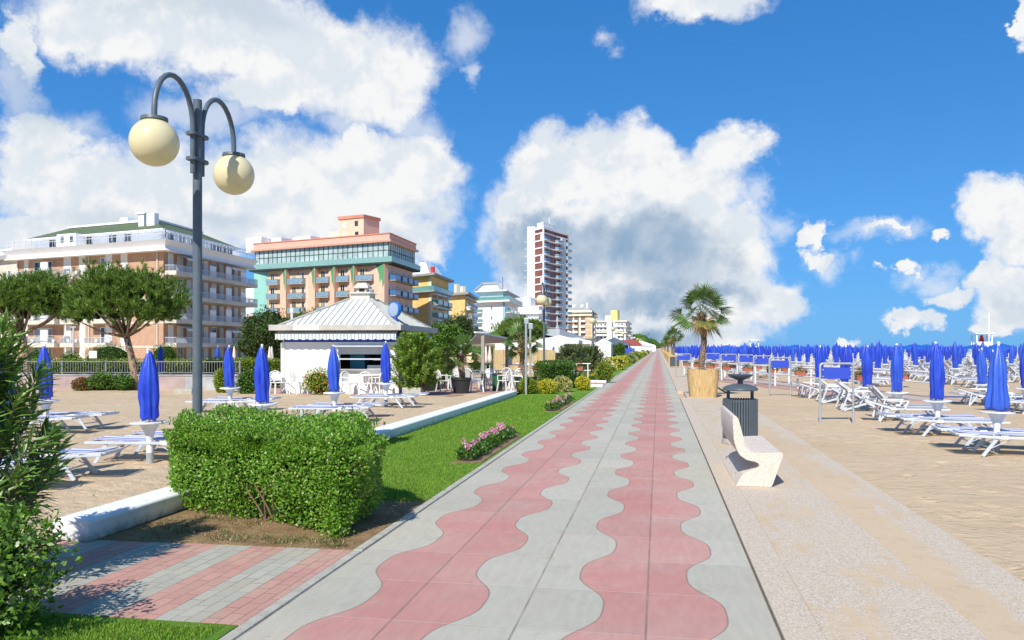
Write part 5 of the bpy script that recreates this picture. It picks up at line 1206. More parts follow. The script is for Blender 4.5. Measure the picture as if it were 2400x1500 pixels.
cu = mat('cupola', col=(.62, .59, .50), rough=.7, var=.12)
b = MB(T); b.box(cx - .40, cx + .40, cy - .40, cy + .40, zr1 - .1, zr1 + .24); b.prism([(cx - .5, cy - .5), (cx + .5, cy - .5), (cx + .5, cy + .5), (cx - .5, cy + .5)], zr1 + .24, zr1 + .30, [(cx - .40, cy - .4), (cx + .4, cy - .4), (cx + .4, cy + .4), (cx - .4, cy + .4)])
b.box(cx - .19, cx + .19, cy - .19, cy + .19, zr1 + .30, zr1 + .48); b.box(cx - .30, cx + .30, cy - .30, cy + .30, zr1 + .48, zr1 + .54); b.prism([(cx - .29, cy - .29), (cx + .29, cy - .29), (cx + .29, cy + .29), (cx - .29, cy + .29)], zr1 + .54, zr1 + .70, [(cx - .17, cy - .17), (cx + .17, cy - .17), (cx + .17, cy + .17), (cx - .17, cy + .17)]); b.build('cupola', cu, RF)
b = MB(T); b.box(cx - .12, cx + .12, cy - .196, cy - .19, zr1 + .33, zr1 + .45); b.build('vent_opening', MATS['dark'], RF)
x, y = Q(684, 33.5); b = MB(); b.tube([(x, y, 2.6), (x, y, 3.25)], .05, 10); b.tube([(x, y, 3.25), (x, y, 3.45)], .085, 10); b.tube([(x, y, 2.95), (x + .3, y + .2, 2.95)], .015, 6); b.build('flue', MATS['steel'], t, smooth='auto')
sx, sy = Q(930, 31.9); t2 = thing('round_sign', 'round blank blue disc sign on a pole above the kiosk roof', 'sign', (sx, sy, 0)); b = MB(); b.tube([(sx, sy, 2.6), (sx, sy, 3.0)], .035, 10); b.build('pole', MATS['kiosk blue'], t2)
b = MB(Matrix.Translation((sx - .08, sy, 3.30)) @ Matrix.Rotation(R(-28), 4, 'Z') @ Matrix.Rotation(R(90), 4, 'X')); b.tube([(0, 0, -.08), (0, 0, .08)], .30, 32); b.build('disc', mat('sign cyan', col=(.03, .19, .58), rough=.35), t2, smooth='auto', bevel=.01)
b = MB(Matrix.Translation((sx - .08, sy, 3.30)) @ Matrix.Rotation(R(-28), 4, 'Z') @ Matrix.Rotation(R(90), 4, 'X')); b.tube([(0, 0, .082), (0, 0, .088)], .265, 32); b.build('disc_face', mat('sign pale', col=(.34, .42, .55), rough=.35), t2)
tag(sheet('kiosk_paving', [XD(-10.2, 30.2), XD(-2.6, 29.3), Q(1300, 36), Q(1300, 42), XD(-12, 42)], .035, MATS['crossing slabs'], thick=.12), kind='structure')
# plastic chairs and tables
def chair(style='a'):
    t = thing('plastic_chair', 'x', 'chair', group='white plastic chairs at the kiosk and terrace', world=False); m = MATS['white plastic']
    b = MB(); b.prism([(-.22, -.22), (.22, -.22), (.20, .22), (-.20, .22)], .42, .45); b.build('seat', m, t, bevel=.012)
    for sx_ in (-1, 1):
        for sy_ in (-1, 1): b = MB(); b.bar((sx_ * .20, sy_ * .19, .43), (sx_ * .25, sy_ * .25, 0), .035, .05); b.build('leg', m, t)
        b = MB(); b.tube([(sx_ * .25, -.20, .42), (sx_ * .27, -.19, .64), (sx_ * .27, .05, .66), (sx_ * .25, .20, .66)], .02, 6); b.build('armrest', m, t, smooth='auto')
    b = MB(); pts = [(-.23, .20, .42), (-.245, .22, .68)] + [(-.245 * math.cos(a), .22 + .05 * math.sin(a), .68 + .20 * math.sin(a)) for a in (.5, 1.0, 1.57, 2.14, 2.64)] + [(.245, .22, .68), (.23, .20, .42)]; b.tube(pts, .022, 6)
    if style == 'a':
        for i in range(5): xx = -.14 + .07 * i; b.bar((xx * .8, .20, .43), (xx, .26, .86 - abs(xx) * .5), .03, .012)
    else: b.add([(-.2, .21, .5), (.2, .21, .5), (.22, .24, .7), (.12, .26, .84), (-.12, .26, .84), (-.22, .24, .7)], [[0, 1, 2, 5], [5, 2, 3, 4]])
    b.build('backrest', m, t, smooth='auto'); return t
CA, CB = chair('a'), chair('b')
for i, (px, D, rz, s_, lab) in enumerate([(652, 31.0, .9, CB, 'white plastic chair at the left corner of the kiosk'), (700, 30.9, 2.6, CA, 'white plastic chair against the kiosk wall left of the shrubs'), (856, 30.0, 3.5, CA, 'white slatted plastic chair below the kiosk serving window'), (884, 30.3, 4.6, CB, 'white plastic chair turned sideways below the right part of the serving window'), (820, 30.4, 1.2, CB, 'white plastic chair behind the umbrella in front of the kiosk'),
        (1040, 32.6, 2.2, CA, 'white chair left of the black palm pot on the terrace'), (1058, 34.5, .6, CB, 'white chair behind the black palm pot, left side'), (1118, 32.4, 3.4, CA, 'white chair right of the black palm pot on the terrace'), (1105, 35.0, 2.6, CA, 'white chair behind the pot and left of the timber post'), (1150, 34.0, .4, CB, 'white chair left of the green barrel bin'), (1185, 32.9, 4.2, CA, 'white chair right of the green barrel bin'), (1212, 32.0, 1.8, CB, 'white chair at the end of the low white wall'), (1192, 36.0, 3.0, CA, 'white chair farther back behind the green barrel bin'), (1075, 37.5, 3.0, CB, 'white chair deep in the terrace left of the post'), (1140, 38.0, 2.0, CB, 'white chair deep in the terrace behind the timber post'), (1222, 35.0, .2, CA, 'white chair beside the black tub at the sign posts')]):
    x, y = Q(px, D); place(s_, (x, y, .035), rz, lab)
def table():
    t = thing('round_table', 'x', 'table', group='white round tables on the terrace', world=False); b = MB(); b.lathe([(.0, .70), (.40, .70), (.42, .71), (.42, .725), (.0, .73)], 28, cap=False); b.build('table_top', MATS['white plastic'], t, smooth='auto')
    for i in range(3): a = i * 2.09 + .3; b = MB(); b.bar((.05 * math.cos(a), .05 * math.sin(a), .7), (.30 * math.cos(a), .30 * math.sin(a), 0), .04, .05); b.build('leg', MATS['white plastic'], t)
    return t
TB = table()
for px, D, lab in ((1134, 33.4, 'round white table between chairs right of the timber post'), (1048, 35.8, 'round white table left behind the black palm pot'), (1200, 34.2, 'round white table near the end of the white wall'), (868, 30.9, 'round white table below the kiosk serving window'), (1165, 37.5, 'round white table far back on the terrace'), (1085, 40, 'round white table deepest on the terrace')): x, y = Q(px, D); place(TB, (x, y, .035), 0, lab)
# terrace: oleander, palm pots, bin, post canopy
o1 = P(968, 930)
shoots('oleander_shrub', 'foliage', 'large oleander shrub at the right end of the kiosk', (*o1, 0), stem_fan((o1[0], o1[1] + .2), .98, .8, 2.28, 300, 21), .19, .046, mat_ := leafmat('light oleander', (.07, .16, .014), (.17, .31, .03), (.34, .48, .08), trans=.3), 22, wh=3, step=.045)
o2 = Q(1026, 34.5)
shoots('oleander_shrub', 'foliage', 'second oleander shrub behind, left of the potted palm', (*o2, 0), stem_fan((o2[0], o2[1]), .60, .5, 1.75, 150, 23), .18, .046, mat_, 24, step=.05)
tag(MB(frame(o1, kang)).box(-.35, .35, -.25, .2, 0, .35).build('stone_planter', MATS['grey concrete'], bevel=.02), 'low pale stone planter at the foot of the large oleander', 'planter')
mat('black plastic', col=(.025, .027, .03), rough=.5, var=.2)
def pot(label, loc, r_=.40, h=.64):
    x, y = loc; b = MB(); b.lathe([(r_ * .72, .03), (r_ * .92, h * .86), (r_, h * .88), (r_, h), (r_ * .93, h), (r_ * .9, h - .08), (0, h - .08)], 32, loc, fn=lambda a, z: 1 + .012 * math.sin(12 * a)); o = b.build('plant_pot', MATS['black plastic'], smooth='auto'); return tag(o, label, 'pot')
pc = P(1081, 924); pot('large black pot holding the squat palm on the terrace', pc)
t = thing('palm_tree', 'squat fan palm growing in the black pot beside the oleander', 'palm tree', (*pc, 0), world=False); palm_parts(t, 1.55, .86, 18, 31, .45, .12, 0)
pc2 = Q(1232, 32.6); pot('second black pot behind the white wall by the sign posts', pc2, .46, .62)
t = thing('palm_tree', 'tall slim palm in the black pot behind the sign posts', 'palm tree', (*pc2, 0), world=False); palm_parts(t, 2.05, .85, 18, 33, .45, .09, 2); t.rotation_euler = (0, R(-5), 0)
x, y = P(1166, 918); t = thing('barrel_bin', 'dark green barrel litter bin with black liner by the white wall', 'bin', (x, y, 0)); b = MB(); b.lathe([(.19, .04), (.20, .06), (.205, .2), (.212, .22), (.205, .24), (.205, .62), (.19, .70)], 28, (x, y)); b.build('barrel', mat('green plastic', col=(.015, .10, .04), rough=.4), t, smooth='auto')
b = MB(); b.lathe([(.20, .66), (.215, .69), (.21, .74), (.195, .76), (.16, .70), (0, .66)], 24, (x, y), fn=lambda a, z: 1 + .04 * math.sin(7 * a + z * 30), cap=False); b.build('bin_liner', MATS['black plastic'], t, smooth=True)
mat('timber', col=(.36, .32, .26), rough=.85, var=.25, vscale=4)
t = thing('terrace_canopy', 'slanted grey canopy on timber posts over the terrace', 'canopy', (*Q(1132, 33.5), 0))
pA, pB, pC, pD = Q(1132, 33.3), Q(1188, 38.5), Q(1080, 40), Q(1125, 45)
for p_, z in ((pA, 2.30), (pB, 2.12)): b = MB(); b.box(p_[0] - .07, p_[0] + .07, p_[1] - .07, p_[1] + .07, 0, z); b.build('post', MATS['timber'], t, bevel=.01)
b = MB(); b.add([(*Q(1118, 33), 2.42), (*Q(1200, 38.6), 2.20), (*Q(1180, 41), 2.1), (*Q(1098, 37), 2.0), (*Q(1118, 33), 2.36), (*Q(1200, 38.6), 2.14), (*Q(1180, 41), 2.04), (*Q(1098, 37), 1.94)], [[0, 1, 2, 3], [7, 6, 5, 4], [0, 4, 5, 1], [1, 5, 6, 2], [2, 6, 7, 3], [3, 7, 4, 0]]); b.build('roof_sheet', mat('canopy sheet', col=(.38, .38, .37), rough=.6, var=.2, vscale=1.5), t)
b = MB(); b.bar((*Q(1114, 33), 2.43), (*Q(1202, 38.5), 2.20), .12, .06); b.bar((*Q(1114, 33), 2.43), (*Q(1145, 33.5), 2.43), .1, .07); b.build('edge_beam', MATS['white paint'], t)
for px, D, z, lab in ((1233, 31.2, 2.9, 'left grey sign pole with a small head box behind the yellow shrubs'), (1243, 32.2, 2.72, 'right grey sign pole beside the taller one')):
    x, y = Q(px, D); t = thing('sign_pole', lab, 'pole', (x, y, 0)); MB().tube([(x, y, 0), (x, y, z)], .045, 10).build('pole', MATS['grey pipe'], t, smooth='auto'); MB().box(x - .07, x + .10, y - .05, y + .05, z - .18, z + .04).build('head_box', MATS['grey pipe'], t, bevel=.01)
x, y = Q(1109, 43); t = thing('straw_parasol', 'open cream straw parasol with fringed edge on the terrace', 'parasol', (x, y, 0)); b = MB(); b.lathe([(.47, 1.02), (.50, 1.27), (.42, 1.40), (.2, 1.52), (.02, 1.56)], 20, (x, y), fn=lambda a, z: 1 + .05 * math.sin(9 * a), cap=False); b.build('canopy', mat('straw', col=(.72, .58, .34), rough=.9, var=.2, vscale=9), t, smooth='auto'); MB().tube([(x, y, 0), (x, y, 1.55)], .025, 8).build('pole', MATS['timber'], t)
# screens, tents
A5 = Q(1158, 47); B5 = Q(1300, 47); t = thing('bamboo_screen', 'pale bamboo screen fence with timber posts behind the terrace', 'fence', (*A5, 0)); T5 = frame(A5, math.atan2(B5[1] - A5[1], B5[0] - A5[0])); L5 = math.dist(A5, B5)
b = MB(T5); b.box(0, L5, 0, .03, .05, 1.68); b.build('mat', mat('bamboo', lambda t: {'c': t.mix(t.mr(t.noise(t.objc((9, 9, .6)), 5, 4, .7), .35, .65), (.36, .26, .12, 1), (.62, .50, .27, 1))}, rough=.8), t)
for i in range(8): b = MB(T5); b.box(L5 * i / 7 - .03, L5 * i / 7 + .03, -.04, -.003, 0, 1.74); b.build('post', MATS['light wood'], t)
A6 = Q(1160, 50); L6 = 4.4; t = thing('white_awning_wall', 'long white fabric wall above the bamboo screen', 'fabric wall', (*A6, 0)); b = MB(frame(A6, math.atan2(B5[1] - A5[1], B5[0] - A5[0]))); b.box(0, L6, 0, .05, 1.5, 2.12); b.build('cloth', MATS['white cloth'] if 'white cloth' in MATS else mat('white cloth', col=(.80, .79, .77), rough=.8, var=.05), t)
tag(box_hedge('clipped_hedge', 'dark green clipped hedge behind the folded cream parasols', strip_poly(Q(1095, 50), Q(1162, 50), .8), 1.85, 3000, .1, .06, MATS['broad leaves'], 61, stems=False, lumpy=.02))
def tent(label, px, D, w, ze, zp, m='white cloth', dpt=None):
    x, y = Q(px, D); t = thing('pavilion_tent', label, 'tent', (x, y, 0), 'pavilion tents left of the promenade'); d = (dpt or w) / 2; w = w / 2; mm = MATS.get(m) or MATS['white cloth']
    for a in (-w, w):
        for c in (-d, d): b = MB(); b.box(x + a - .05, x + a + .05, y + c - .05, y + c + .05, 0, ze); b.build('post', MATS['white metal'], t)
    b = MB(); b.prism([(x - w - .1, y - d - .1), (x + w + .1, y - d - .1), (x + w + .1, y + d + .1), (x - w - .1, y + d + .1)], ze, ze + .25); b.prism([(x - w - .1, y - d - .1), (x + w + .1, y - d - .1), (x + w + .1, y + d + .1), (x - w - .1, y + d + .1)], ze + .252, zp, [(x - .05, y - .05), (x + .05, y - .05), (x + .05, y + .05), (x - .05, y + .05)]); b.build('canopy', mm, t)
    b = MB(); b.box(x - w, x + w, y + d - .03, y + d, 0, ze); b.build('back_wall', mm, t); return t
tent('white pavilion tent with pointed top right of the bamboo screen', 1312, 62, 3.0, 2.1, 2.75); tent('white pavilion tent behind the canopy of the terrace', 1150, 66, 4.0, 2.1, 2.6); tent('white pointed tent seen over the oleanders right of the lamp post', 1350, 82, 3.2, 2.2, 2.8)
mat('grey roof cloth', col=(.10, .13, .18), rough=.6); tent('dark blue-grey pavilion roof beyond the white hut', 1440, 165, 6.0, 2.3, 3.9, 'grey roof cloth')
x, y = Q(1413, 96); t = thing('white_hut', 'white square beach hut with a doorway left of the promenade', 'hut', (x, y, 0)); b = MB(); b.box(x - .9, x + .95, y, y + 2.4, 0, 2.3); b.build('wall', MATS['kiosk white'], t); b = MB(); b.prism([(x - 1, y - .1), (x + 1.05, y - .1), (x + 1.05, y + 2.5), (x - 1, y + 2.5)], 2.302, 2.9, [(x, y + .9), (x + .1, y + .9), (x + .1, y + 1), (x, y + 1)]); b.build('roof', MATS['white cloth'], t)
b = MB(); b.box(x - .25, x + .3, y - .02, y - .003, 0, 1.35); b.build('door', MATS['white plastic'], t); b = MB(); b.box(x - .32, x + .37, y - .03, y - .021, 1.36, 1.42); b.box(x - .34, x - .26, y - .03, y - .003, 0, 1.7); b.box(x + .31, x + .39, y - .03, y - .003, 0, 1.7); b.build('door_frame', MATS['light wood'], t)
# shrub border by the promenade
for px, py, r_, m, lab, sd in ((1237, 929, (.40, .4, .33), 'yellow green leaves', 'round green shrub at the left end of the yellow shrub row', 71), (1283, 929, (.38, .34, .30), 'golden leaves', 'low golden shrub, second in the row by the lawn', 72), (1318, 925, (.40, .36, .33), 'variegated leaves', 'pale variegated shrub in the middle of the shrub row', 73), (1366, 921, (.33, .32, .31), 'golden leaves', 'round golden shrub at the right end of the row by the lawn', 74), (1345, 915, (.40, .3, .28), 'variegated leaves', 'pale variegated shrub behind the round golden one', 75), (1272, 916, (.42, .35, .36), 'variegated leaves', 'pale variegated shrub behind the low golden one', 76), (1300, 914, (.42, .32, .34), 'variegated leaves', 'pale variegated shrub filling the gap in the middle of the row', 79), (1330, 915, (.36, .32, .32), 'variegated leaves', 'pale variegated shrub right of the middle of the row', 84)):
    x, y = P(px, py - 6); bush('round_shrub', lab, 'shrub', (x, y, 0), r_, 2600, .055, .035, MATS[m], sd, amp=.07, core=.82, group='rounded shrubs at the end of the lawn')
box_hedge('clipped_hedge', 'dense dark-green box hedge behind the row of yellow shrubs', strip_poly(Q(1256, 35.5), Q(1357, 35.8), 1.0), 1.20, 9000, .06, .04, MATS['geranium leaves'], 77, lumpy=.03, stems=False)
x, y = P(1424, 899); bush('conical_shrub', 'yellow-tipped dark shrub beside the curled railing end', 'shrub', (x - .25, y + 1, 0), (.46, .45, .55), 1800, .07, .045, MATS['yellow green leaves'], 78, amp=.08)
for px, D, h, w, n, lab, sd in ((1340, 50, 1.95, 1.3, 300, 'broad grey-green oleander clump left of the promenade', 81), (1385, 54, 1.85, .95, 190, 'second grey-green oleander clump right of the broad one', 82)):
    c = Q(px, D); shoots('oleander_clump', 'foliage', lab, (*c, 0), stem_fan((c[0], c[1]), w, w * .7, h, n, sd), .19, .055, MATS['grey green leaves'], sd, step=.07)
x, y = Q(1447, 105); multi_tree('small_tree', 'round dark bush-like tree right of the white hut', (x, y), 2.6, rnd_lobes(1.3, 2.8, .3, 5, 6), 2600, .14, .09, 'broad leaves', 83, trunk=.07)
# low white kerb blocks where the path crosses
for px, py, lab in ((1395, 908, 'short white concrete block at the shrub row end'), (1405, 898, 'second short white concrete block under the railing post')): x, y = P(px, py); tag(MB().box(x - .45, x + .35, y - .12, y + .12, 0, .14).build('kerb_block', MATS['white wall'], bevel=.02), lab, 'kerb block')
# flower beds: soil, plants, blossoms
def bed(label, x0, x1, y0, y1, n, petals, seed, per=9, h=.20):
    r = np.random.default_rng(seed); tag(sheet('soil', [(x0 - .05, y0 - .35), (x1, y0), (x1, y1), (x1 - .25, y1 + .2), (x0 + .05, y1)], .016, MATS['mulch'], thick=.05), kind='structure')
    for i in range(n):
        u = (i + .5) / n; x = x0 + .12 + (x1 - x0 - .32) * r.uniform(.1, .75); y = y0 + (y1 - y0) * u; t = thing('geranium', label, 'flower', (x, y, 0), label + ' bed')
        V, F_ = ellip_leaves((x, y, .09), (.17, .17, .12), 330, .045, .042, i + seed, .25, .6, low=-.3); npmesh('leaves', V, F_, MATS['geranium leaves'], t); Ps = []
        for k in range(r.integers(1, 3)):
            c = np.array([x + r.normal(0, .09), y + r.normal(0, .09), r.uniform(.20, .29)]); m_ = 34; q = unit(m_); Ps.append((c + q * .026, q, unit(m_)))
        Pp = np.vstack([a[0] for a in Ps]); V, F_ = leafgeo(Pp, np.vstack([a[1] for a in Ps]) + unit(len(Pp)) * .7, np.vstack([a[2] for a in Ps]), .026, .024); npmesh('blossom', V, F_, MATS[petals], t)
mat('mulch', lambda t: {'c': t.ramp(t.noise(t.pos(), 45, 5, .8), [(.3, (.13, .06, .03)), (.5, (.32, .19, .10)), (.7, (.52, .38, .24))]), 'n': t.bump(t.noise(t.pos(), 45, 5, .8), 1, .03)}, rough=.95)
bed('pink geranium plant in the nearest flower bed beside the promenade', -3.15, -2.72, 12.4, 16.3, 15, 'pink petals', 1)
bed('pink geranium plant in the second flower bed beside the promenade', -3.15, -2.72, 22.6, 27.3, 13, 'pink petals', 2)
bed('yellow flower plant in the bed past the crossing path', -4.0, -3.2, 45.6, 46.6, 9, 'yellow petals', 3)
bed('red flower plant on the lawn past the crossing path', -3.5, -2.9, 54, 57, 6, 'red petals', 4)
# receding shrub border
i = 0
for y_ in list(np.arange(62, 150, 4.6)) + list(np.arange(152, 420, 9)):
    m = ['variegated leaves', 'grey green leaves', 'yellow green leaves', 'golden leaves', 'broad leaves'][(i * 3) % 5]; s_ = 1 if y_ < 150 else 1.9
    bush('border_shrub', ('variegated' if 'vari' in m else 'green') + ' low shrub in the border receding along the left of the promenade', 'shrub', (-4.0 + .55 * math.sin(i * 2.1), y_, 0), (1.0, 1.9 * s_, .52 + .12 * math.sin(i)), 900 if y_ < 150 else 400, .16 if y_ < 150 else .3, .1 if y_ < 150 else .2, MATS[m], 90 + i, group='low shrubs in the receding border', amp=.2, stems=False, zc=.42); i += 1
# ---------- hotels along the left of the promenade
def wallm(name, c, v=.12, sc=.4, bump=0): return mat(name, col=c, rough=.85, var=v, vscale=sc, spec=.2)
def m_brickw(t):
    P_ = t.pos(); z = t.xyz(P_)[2]; n = t.noise(P_, 1.3, 5, .6); f = t.m('FRACT', t.m('DIVIDE', z, .26)); n2 = t.noise(t.vm('MULTIPLY', P_, (1, 1, 4)), 6, 3, .7)
    c = t.mix(t.mr(n, .3, .7), (.43, .255, .165, 1), (.53, .34, .225, 1)); c = t.mix(1, c, t.new_rgb(t.mr(n2, .3, .7, .8, 1.2)), 'MULTIPLY')
    return t.mix(t.m('MULTIPLY', t.m('LESS_THAN', f, .14), .35), c, (.62, .48, .36, 1))
mat('hotel brick', m_brickw, rough=.9, spec=.2)
wallm('beige plaster', (.60, .56, .48)); wallm('hotel white', (.85, .86, .87), .05); wallm('tower white', (.82, .82, .82), .05)
def m_pinkw(t):
    P_ = t.pos(); v = t.vor(t.vm('ADD', P_, t.vm('MULTIPLY', t.noise(P_, 1.2, 3, .5, 1), (1.2, 1.2, 1.2))), .9, feature='DISTANCE_TO_EDGE'); n = t.noise(P_, .7, 4)
    c = t.mix(t.mr(n, .3, .7), (.88, .52, .38, 1), (.90, .60, .45, 1)); return t.mix(t.mr(v, .0, .06, .45, 0), c, (.74, .56, .34, 1))
mat('pink plaster wall', m_pinkw, rough=.85, spec=.2); wallm('teal plaster', (.28, .55, .48)); wallm('coral trim', (.60, .26, .18)); wallm('ochre surround', (.85, .56, .10)); wallm('leaf paint', (.12, .34, .16))
wallm('yellow plaster', (.80, .55, .20)); wallm('yellow plaster two', (.82, .58, .24)); wallm('grey slab', (.36, .36, .35)); wallm('dark trim', (.05, .07, .07)); wallm('tower brick', (.26, .10, .085), .25, .6); wallm('tower brown', (.28, .17, .16), .2, .5); wallm('blue panel', (.10, .22, .48)); wallm('sky panel', (.32, .50, .66)); wallm('peach plaster', (.66, .40, .24)); wallm('cream plaster', (.74, .70, .55), .08); wallm('pale yellow', (.76, .66, .26))
def m_tiles(t):
    P_ = t.pos(); z = t.xyz(P_)[2]; f = t.m('FRACT', t.m('DIVIDE', z, .22)); n = t.noise(P_, 2, 5, .7)
    c = t.mix(t.mr(n, .3, .7), (.07, .11, .05, 1), (.16, .20, .10, 1)); return t.mix(t.m('MULTIPLY', t.m('LESS_THAN', f, .25), .6), c, (.035, .05, .025, 1))
mat('green tiles', m_tiles, rough=.8)
def m_gl(t):
    o = t.new('ShaderNodeObjectInfo').outputs['Random']; x, y, z = t.xyz(t.objc()); c = t.ramp(o, [(0, (.02, .025, .03)), (.35, (.05, .06, .07)), (.6, (.14, .17, .19)), (.8, (.34, .33, .30)), (1, (.50, .47, .42))]); fold = t.m('SINE', t.m('MULTIPLY', x, 45)); return {'c': t.mix(t.m('MULTIPLY', t.mr(fold, -1, 1, 0, .35), t.m('GREATER_THAN', o, .65)), c, (.18, .17, .15, 1))}
mat('window glass', m_gl, rough=.08, spec=.8); mat('balcony glass', col=(.22, .34, .42), rough=.1, spec=.8, var=.3); mat('green glass', col=(.14, .34, .32), rough=.1, spec=.8, var=.2); mat('blue glass', col=(.06, .16, .34), rough=.1, spec=.8, var=.2)
mat('teal panel', col=(.24, .42, .38), rough=.25, var=.15, spec=.6); mat('shutter', col=(.74, .73, .69), rough=.6, var=.06); mat('curtain', col=(.62, .60, .54), rough=.8)
def angd(p0, p1): return math.atan2(p1[1] - p0[1], p1[0] - p0[0])
class Fac:
    def __init__(s, root, p0, p1): s.r = root; s.p0 = p0; s.p1 = p1; s.a = angd(p0, p1); s.L = math.dist(p0, p1); s.T = frame(p0, s.a); s.o = ORG[root.name]
    def s_at(s, px):
        k = (px - 1200) / FL; d = ((s.p1[0] - s.p0[0]) / s.L, (s.p1[1] - s.p0[1]) / s.L)
        f = lambda p: (p[0] * ct + p[1] * st) - k * (-p[0] * st + p[1] * ct); f0 = f(s.p0); f1 = f((s.p0[0] + d[0], s.p0[1] + d[1])); return -f0 / (f1 - f0)
    def D(s, u): p = (s.p0[0] + (s.p1[0] - s.p0[0]) * u / s.L, s.p0[1] + (s.p1[1] - s.p0[1]) * u / s.L); return -p[0] * st + p[1] * ct
    def z_at(s, px, py): return ZZ(py, s.D(s.s_at(px)))
    def mb(s): return MB(s.T)
    def place(s, o, u, z, n=0, parent=None):
        c, si = math.cos(s.a), math.sin(s.a); q = (s.p0[0] + c * u + si * n - s.o[0], s.p0[1] + si * u - c * n - s.o[1], z)
        r = o.copy() if o.get('_u') else o; 
        if r is not o: COL.objects.link(r)
        r.parent = parent or s.r; r.location = q; r.rotation_euler = (0, 0, s.a); o['_u'] = 1; ORG[r.name] = s.o
        for ch in list(o.children):
            if r is not o: c2 = ch.copy(); COL.objects.link(c2); c2.parent = r
        return r
PROTO = {}
def win(w, h, fr='hotel white', style='plain', glass='window glass'):
    k = (w, h, fr, style, glass)
    b = MB(); b.box(0, w, -.03, .0, 0, .07); b.box(0, w, -.03, 0, h - .07, h); b.box(0, .07, -.03, 0, .07, h - .07); b.box(w - .07, w, -.03, 0, .07, h - .07)
    if style == 'door': b.box(w / 2 - .03, w / 2 + .03, -.03, 0, .07, h - .07)
    o = b.build('window', MATS[fr]); b = MB()
    if style == 'shut': b.box(.07, w - .07, -.02, 0, .07, h - .07); c = b.build('shutter', MATS['shutter'])
    elif style == 'half': b.box(.07, w - .07, -.015, 0, .07, h - .07); c = b.build('pane', MATS[glass]); c.parent = o; b = MB(); b.box(.075, w - .075, -.025, -.016, h * .45, h - .075); c = b.build('shutter', MATS['shutter'])
    else: b.box(.07, w - .07, -.015, 0, .07, h - .07); c = b.build('pane', MATS[glass])
    c.parent = o; return o
def W_(F, u, z, w, h, fr='hotel white', style='plain', glass='window glass', n=.0):
    k = (round(w, 1), round(h, 1), fr, style, glass)
    if k not in PROTO: PROTO[k] = win(*k)
    return F.place(PROTO[k], u, z, n + .002)
def balc(w, d, style, slab='beige plaster', rail='white metal', furn=True):
    b = MB(); b.box(0, w, -d, 0, -.18, 0); 
    if style == 'parapet': b.box(0, w, -d, -d + .12, 0, .32); b.box(0, .12, -d + .12, 0, 0, .32); b.box(w - .12, w, -d + .12, 0, 0, .32)
    o = b.build('balcony', MATS[slab]); b = MB(); zt = 1.0; z0 = .32 if style == 'parapet' else .04
    for a, c, e, f in ((0, w, -d, -d + .04), (0, .04, -d + .04, 0), (w - .04, w, -d + .04, 0)): b.box(a, c, e, f, zt - .05, zt)
    if style in ('parapet', 'bars'):
        n = int(w / .16)
        for i in range(n + 1): x = w * i / n; b.box(x - .015 + .015, x + .03, -d, -d + .03, z0, zt - .05)
        m = int(d / .16)
        for i in range(1, m): y = -d * i / m; b.box(0, .03, y - .015, y + .015, z0, zt - .05); b.box(w - .03, w, y - .015, y + .015, z0, zt - .05)
        c = b.build('railing', MATS[rail]); c.parent = o
    else:
        c = b.build('railing', MATS[rail]); c.parent = o; b = MB(); b.box(.05, w - .05, -d + .01, -d + .03, .06, zt - .06); b.box(.01, .03, -d + .05, 0, .06, zt - .06); b.box(w - .03, w - .01, -d + .05, 0, .06, zt - .06); c = b.build('glass_panel', MATS[style]); c.parent = o
    if furn:
        b = MB(); b.box(w * .35, w * .6, -d * .7, -d * .3, .62, .66); b.box(w * .45, w * .5, -d * .55, -d * .45, 0, .62)
        for x in (w * .15, w * .72): b.box(x, x + .42, -d * .65, -d * .25, .38, .43); b.box(x, x + .42, -d * .25, -d * .2, .43, .85); b.box(x, x + .05, -d * .65, -d * .6, 0, .38); b.box(x + .37, x + .42, -d * .65, -d * .6, 0, .38)
        c = b.build('balcony_furniture', MATS['white plastic']); c.parent = o
    return o
def B_(F, u0, u1, z, d, style, slab='beige plaster', rail='white metal', furn=True):
    k = ('b', round(u1 - u0, 1), d, style, slab, rail, furn)
    if k not in PROTO: PROTO[k] = balc(round(u1 - u0, 1), d, style, slab, rail, furn)
    return F.place(PROTO[k], u0, z, 0)
def awn_mesh(w, d=1.3, m='shutter'):
    b = MB(); n = 6; vs = []
    for i in range(n + 1): a = math.pi / 2 * i / n; vs += [(0, -d * math.sin(a), .75 * math.cos(a)), (w, -d * math.sin(a), .75 * math.cos(a))]
    fs = [[2 * i, 2 * i + 1, 2 * i + 3, 2 * i + 2] for i in range(n)]; b.add(vs, fs)
    b.add([(0, 0, 0)] + vs[0::2], [[0] + list(range(1, n + 2))]); b.add([(w, 0, 0)] + vs[1::2], [[0] + list(range(n + 1, 0, -1))]); return b.build('awning', MATS[m])
def A_(F, u, z, w, d=1.2):
    k = ('a', round(w, 1), d)
    if k not in PROTO: PROTO[k] = awn_mesh(round(w, 1), d)
    return F.place(PROTO[k], u, z, 0)
def quad(C, L, Rr): return [L, C, Rr, (Rr[0] + L[0] - C[0], Rr[1] + L[1] - C[1])]
def inset(poly, d):
    n = len(poly); out = []
    for i in range(n):
        p, a, b = Vector(poly[i]), Vector(poly[i - 1]), Vector(poly[(i + 1) % n]); e1 = (p - a).normalized(); e2 = (b - p).normalized(); n1 = Vector((-e1.y, e1.x)); n2 = Vector((-e2.y, e2.x))
        k = d / (1 + n1.dot(n2)); q = p + (n1 + n2) * k; out.append((q.x, q.y))
    return out
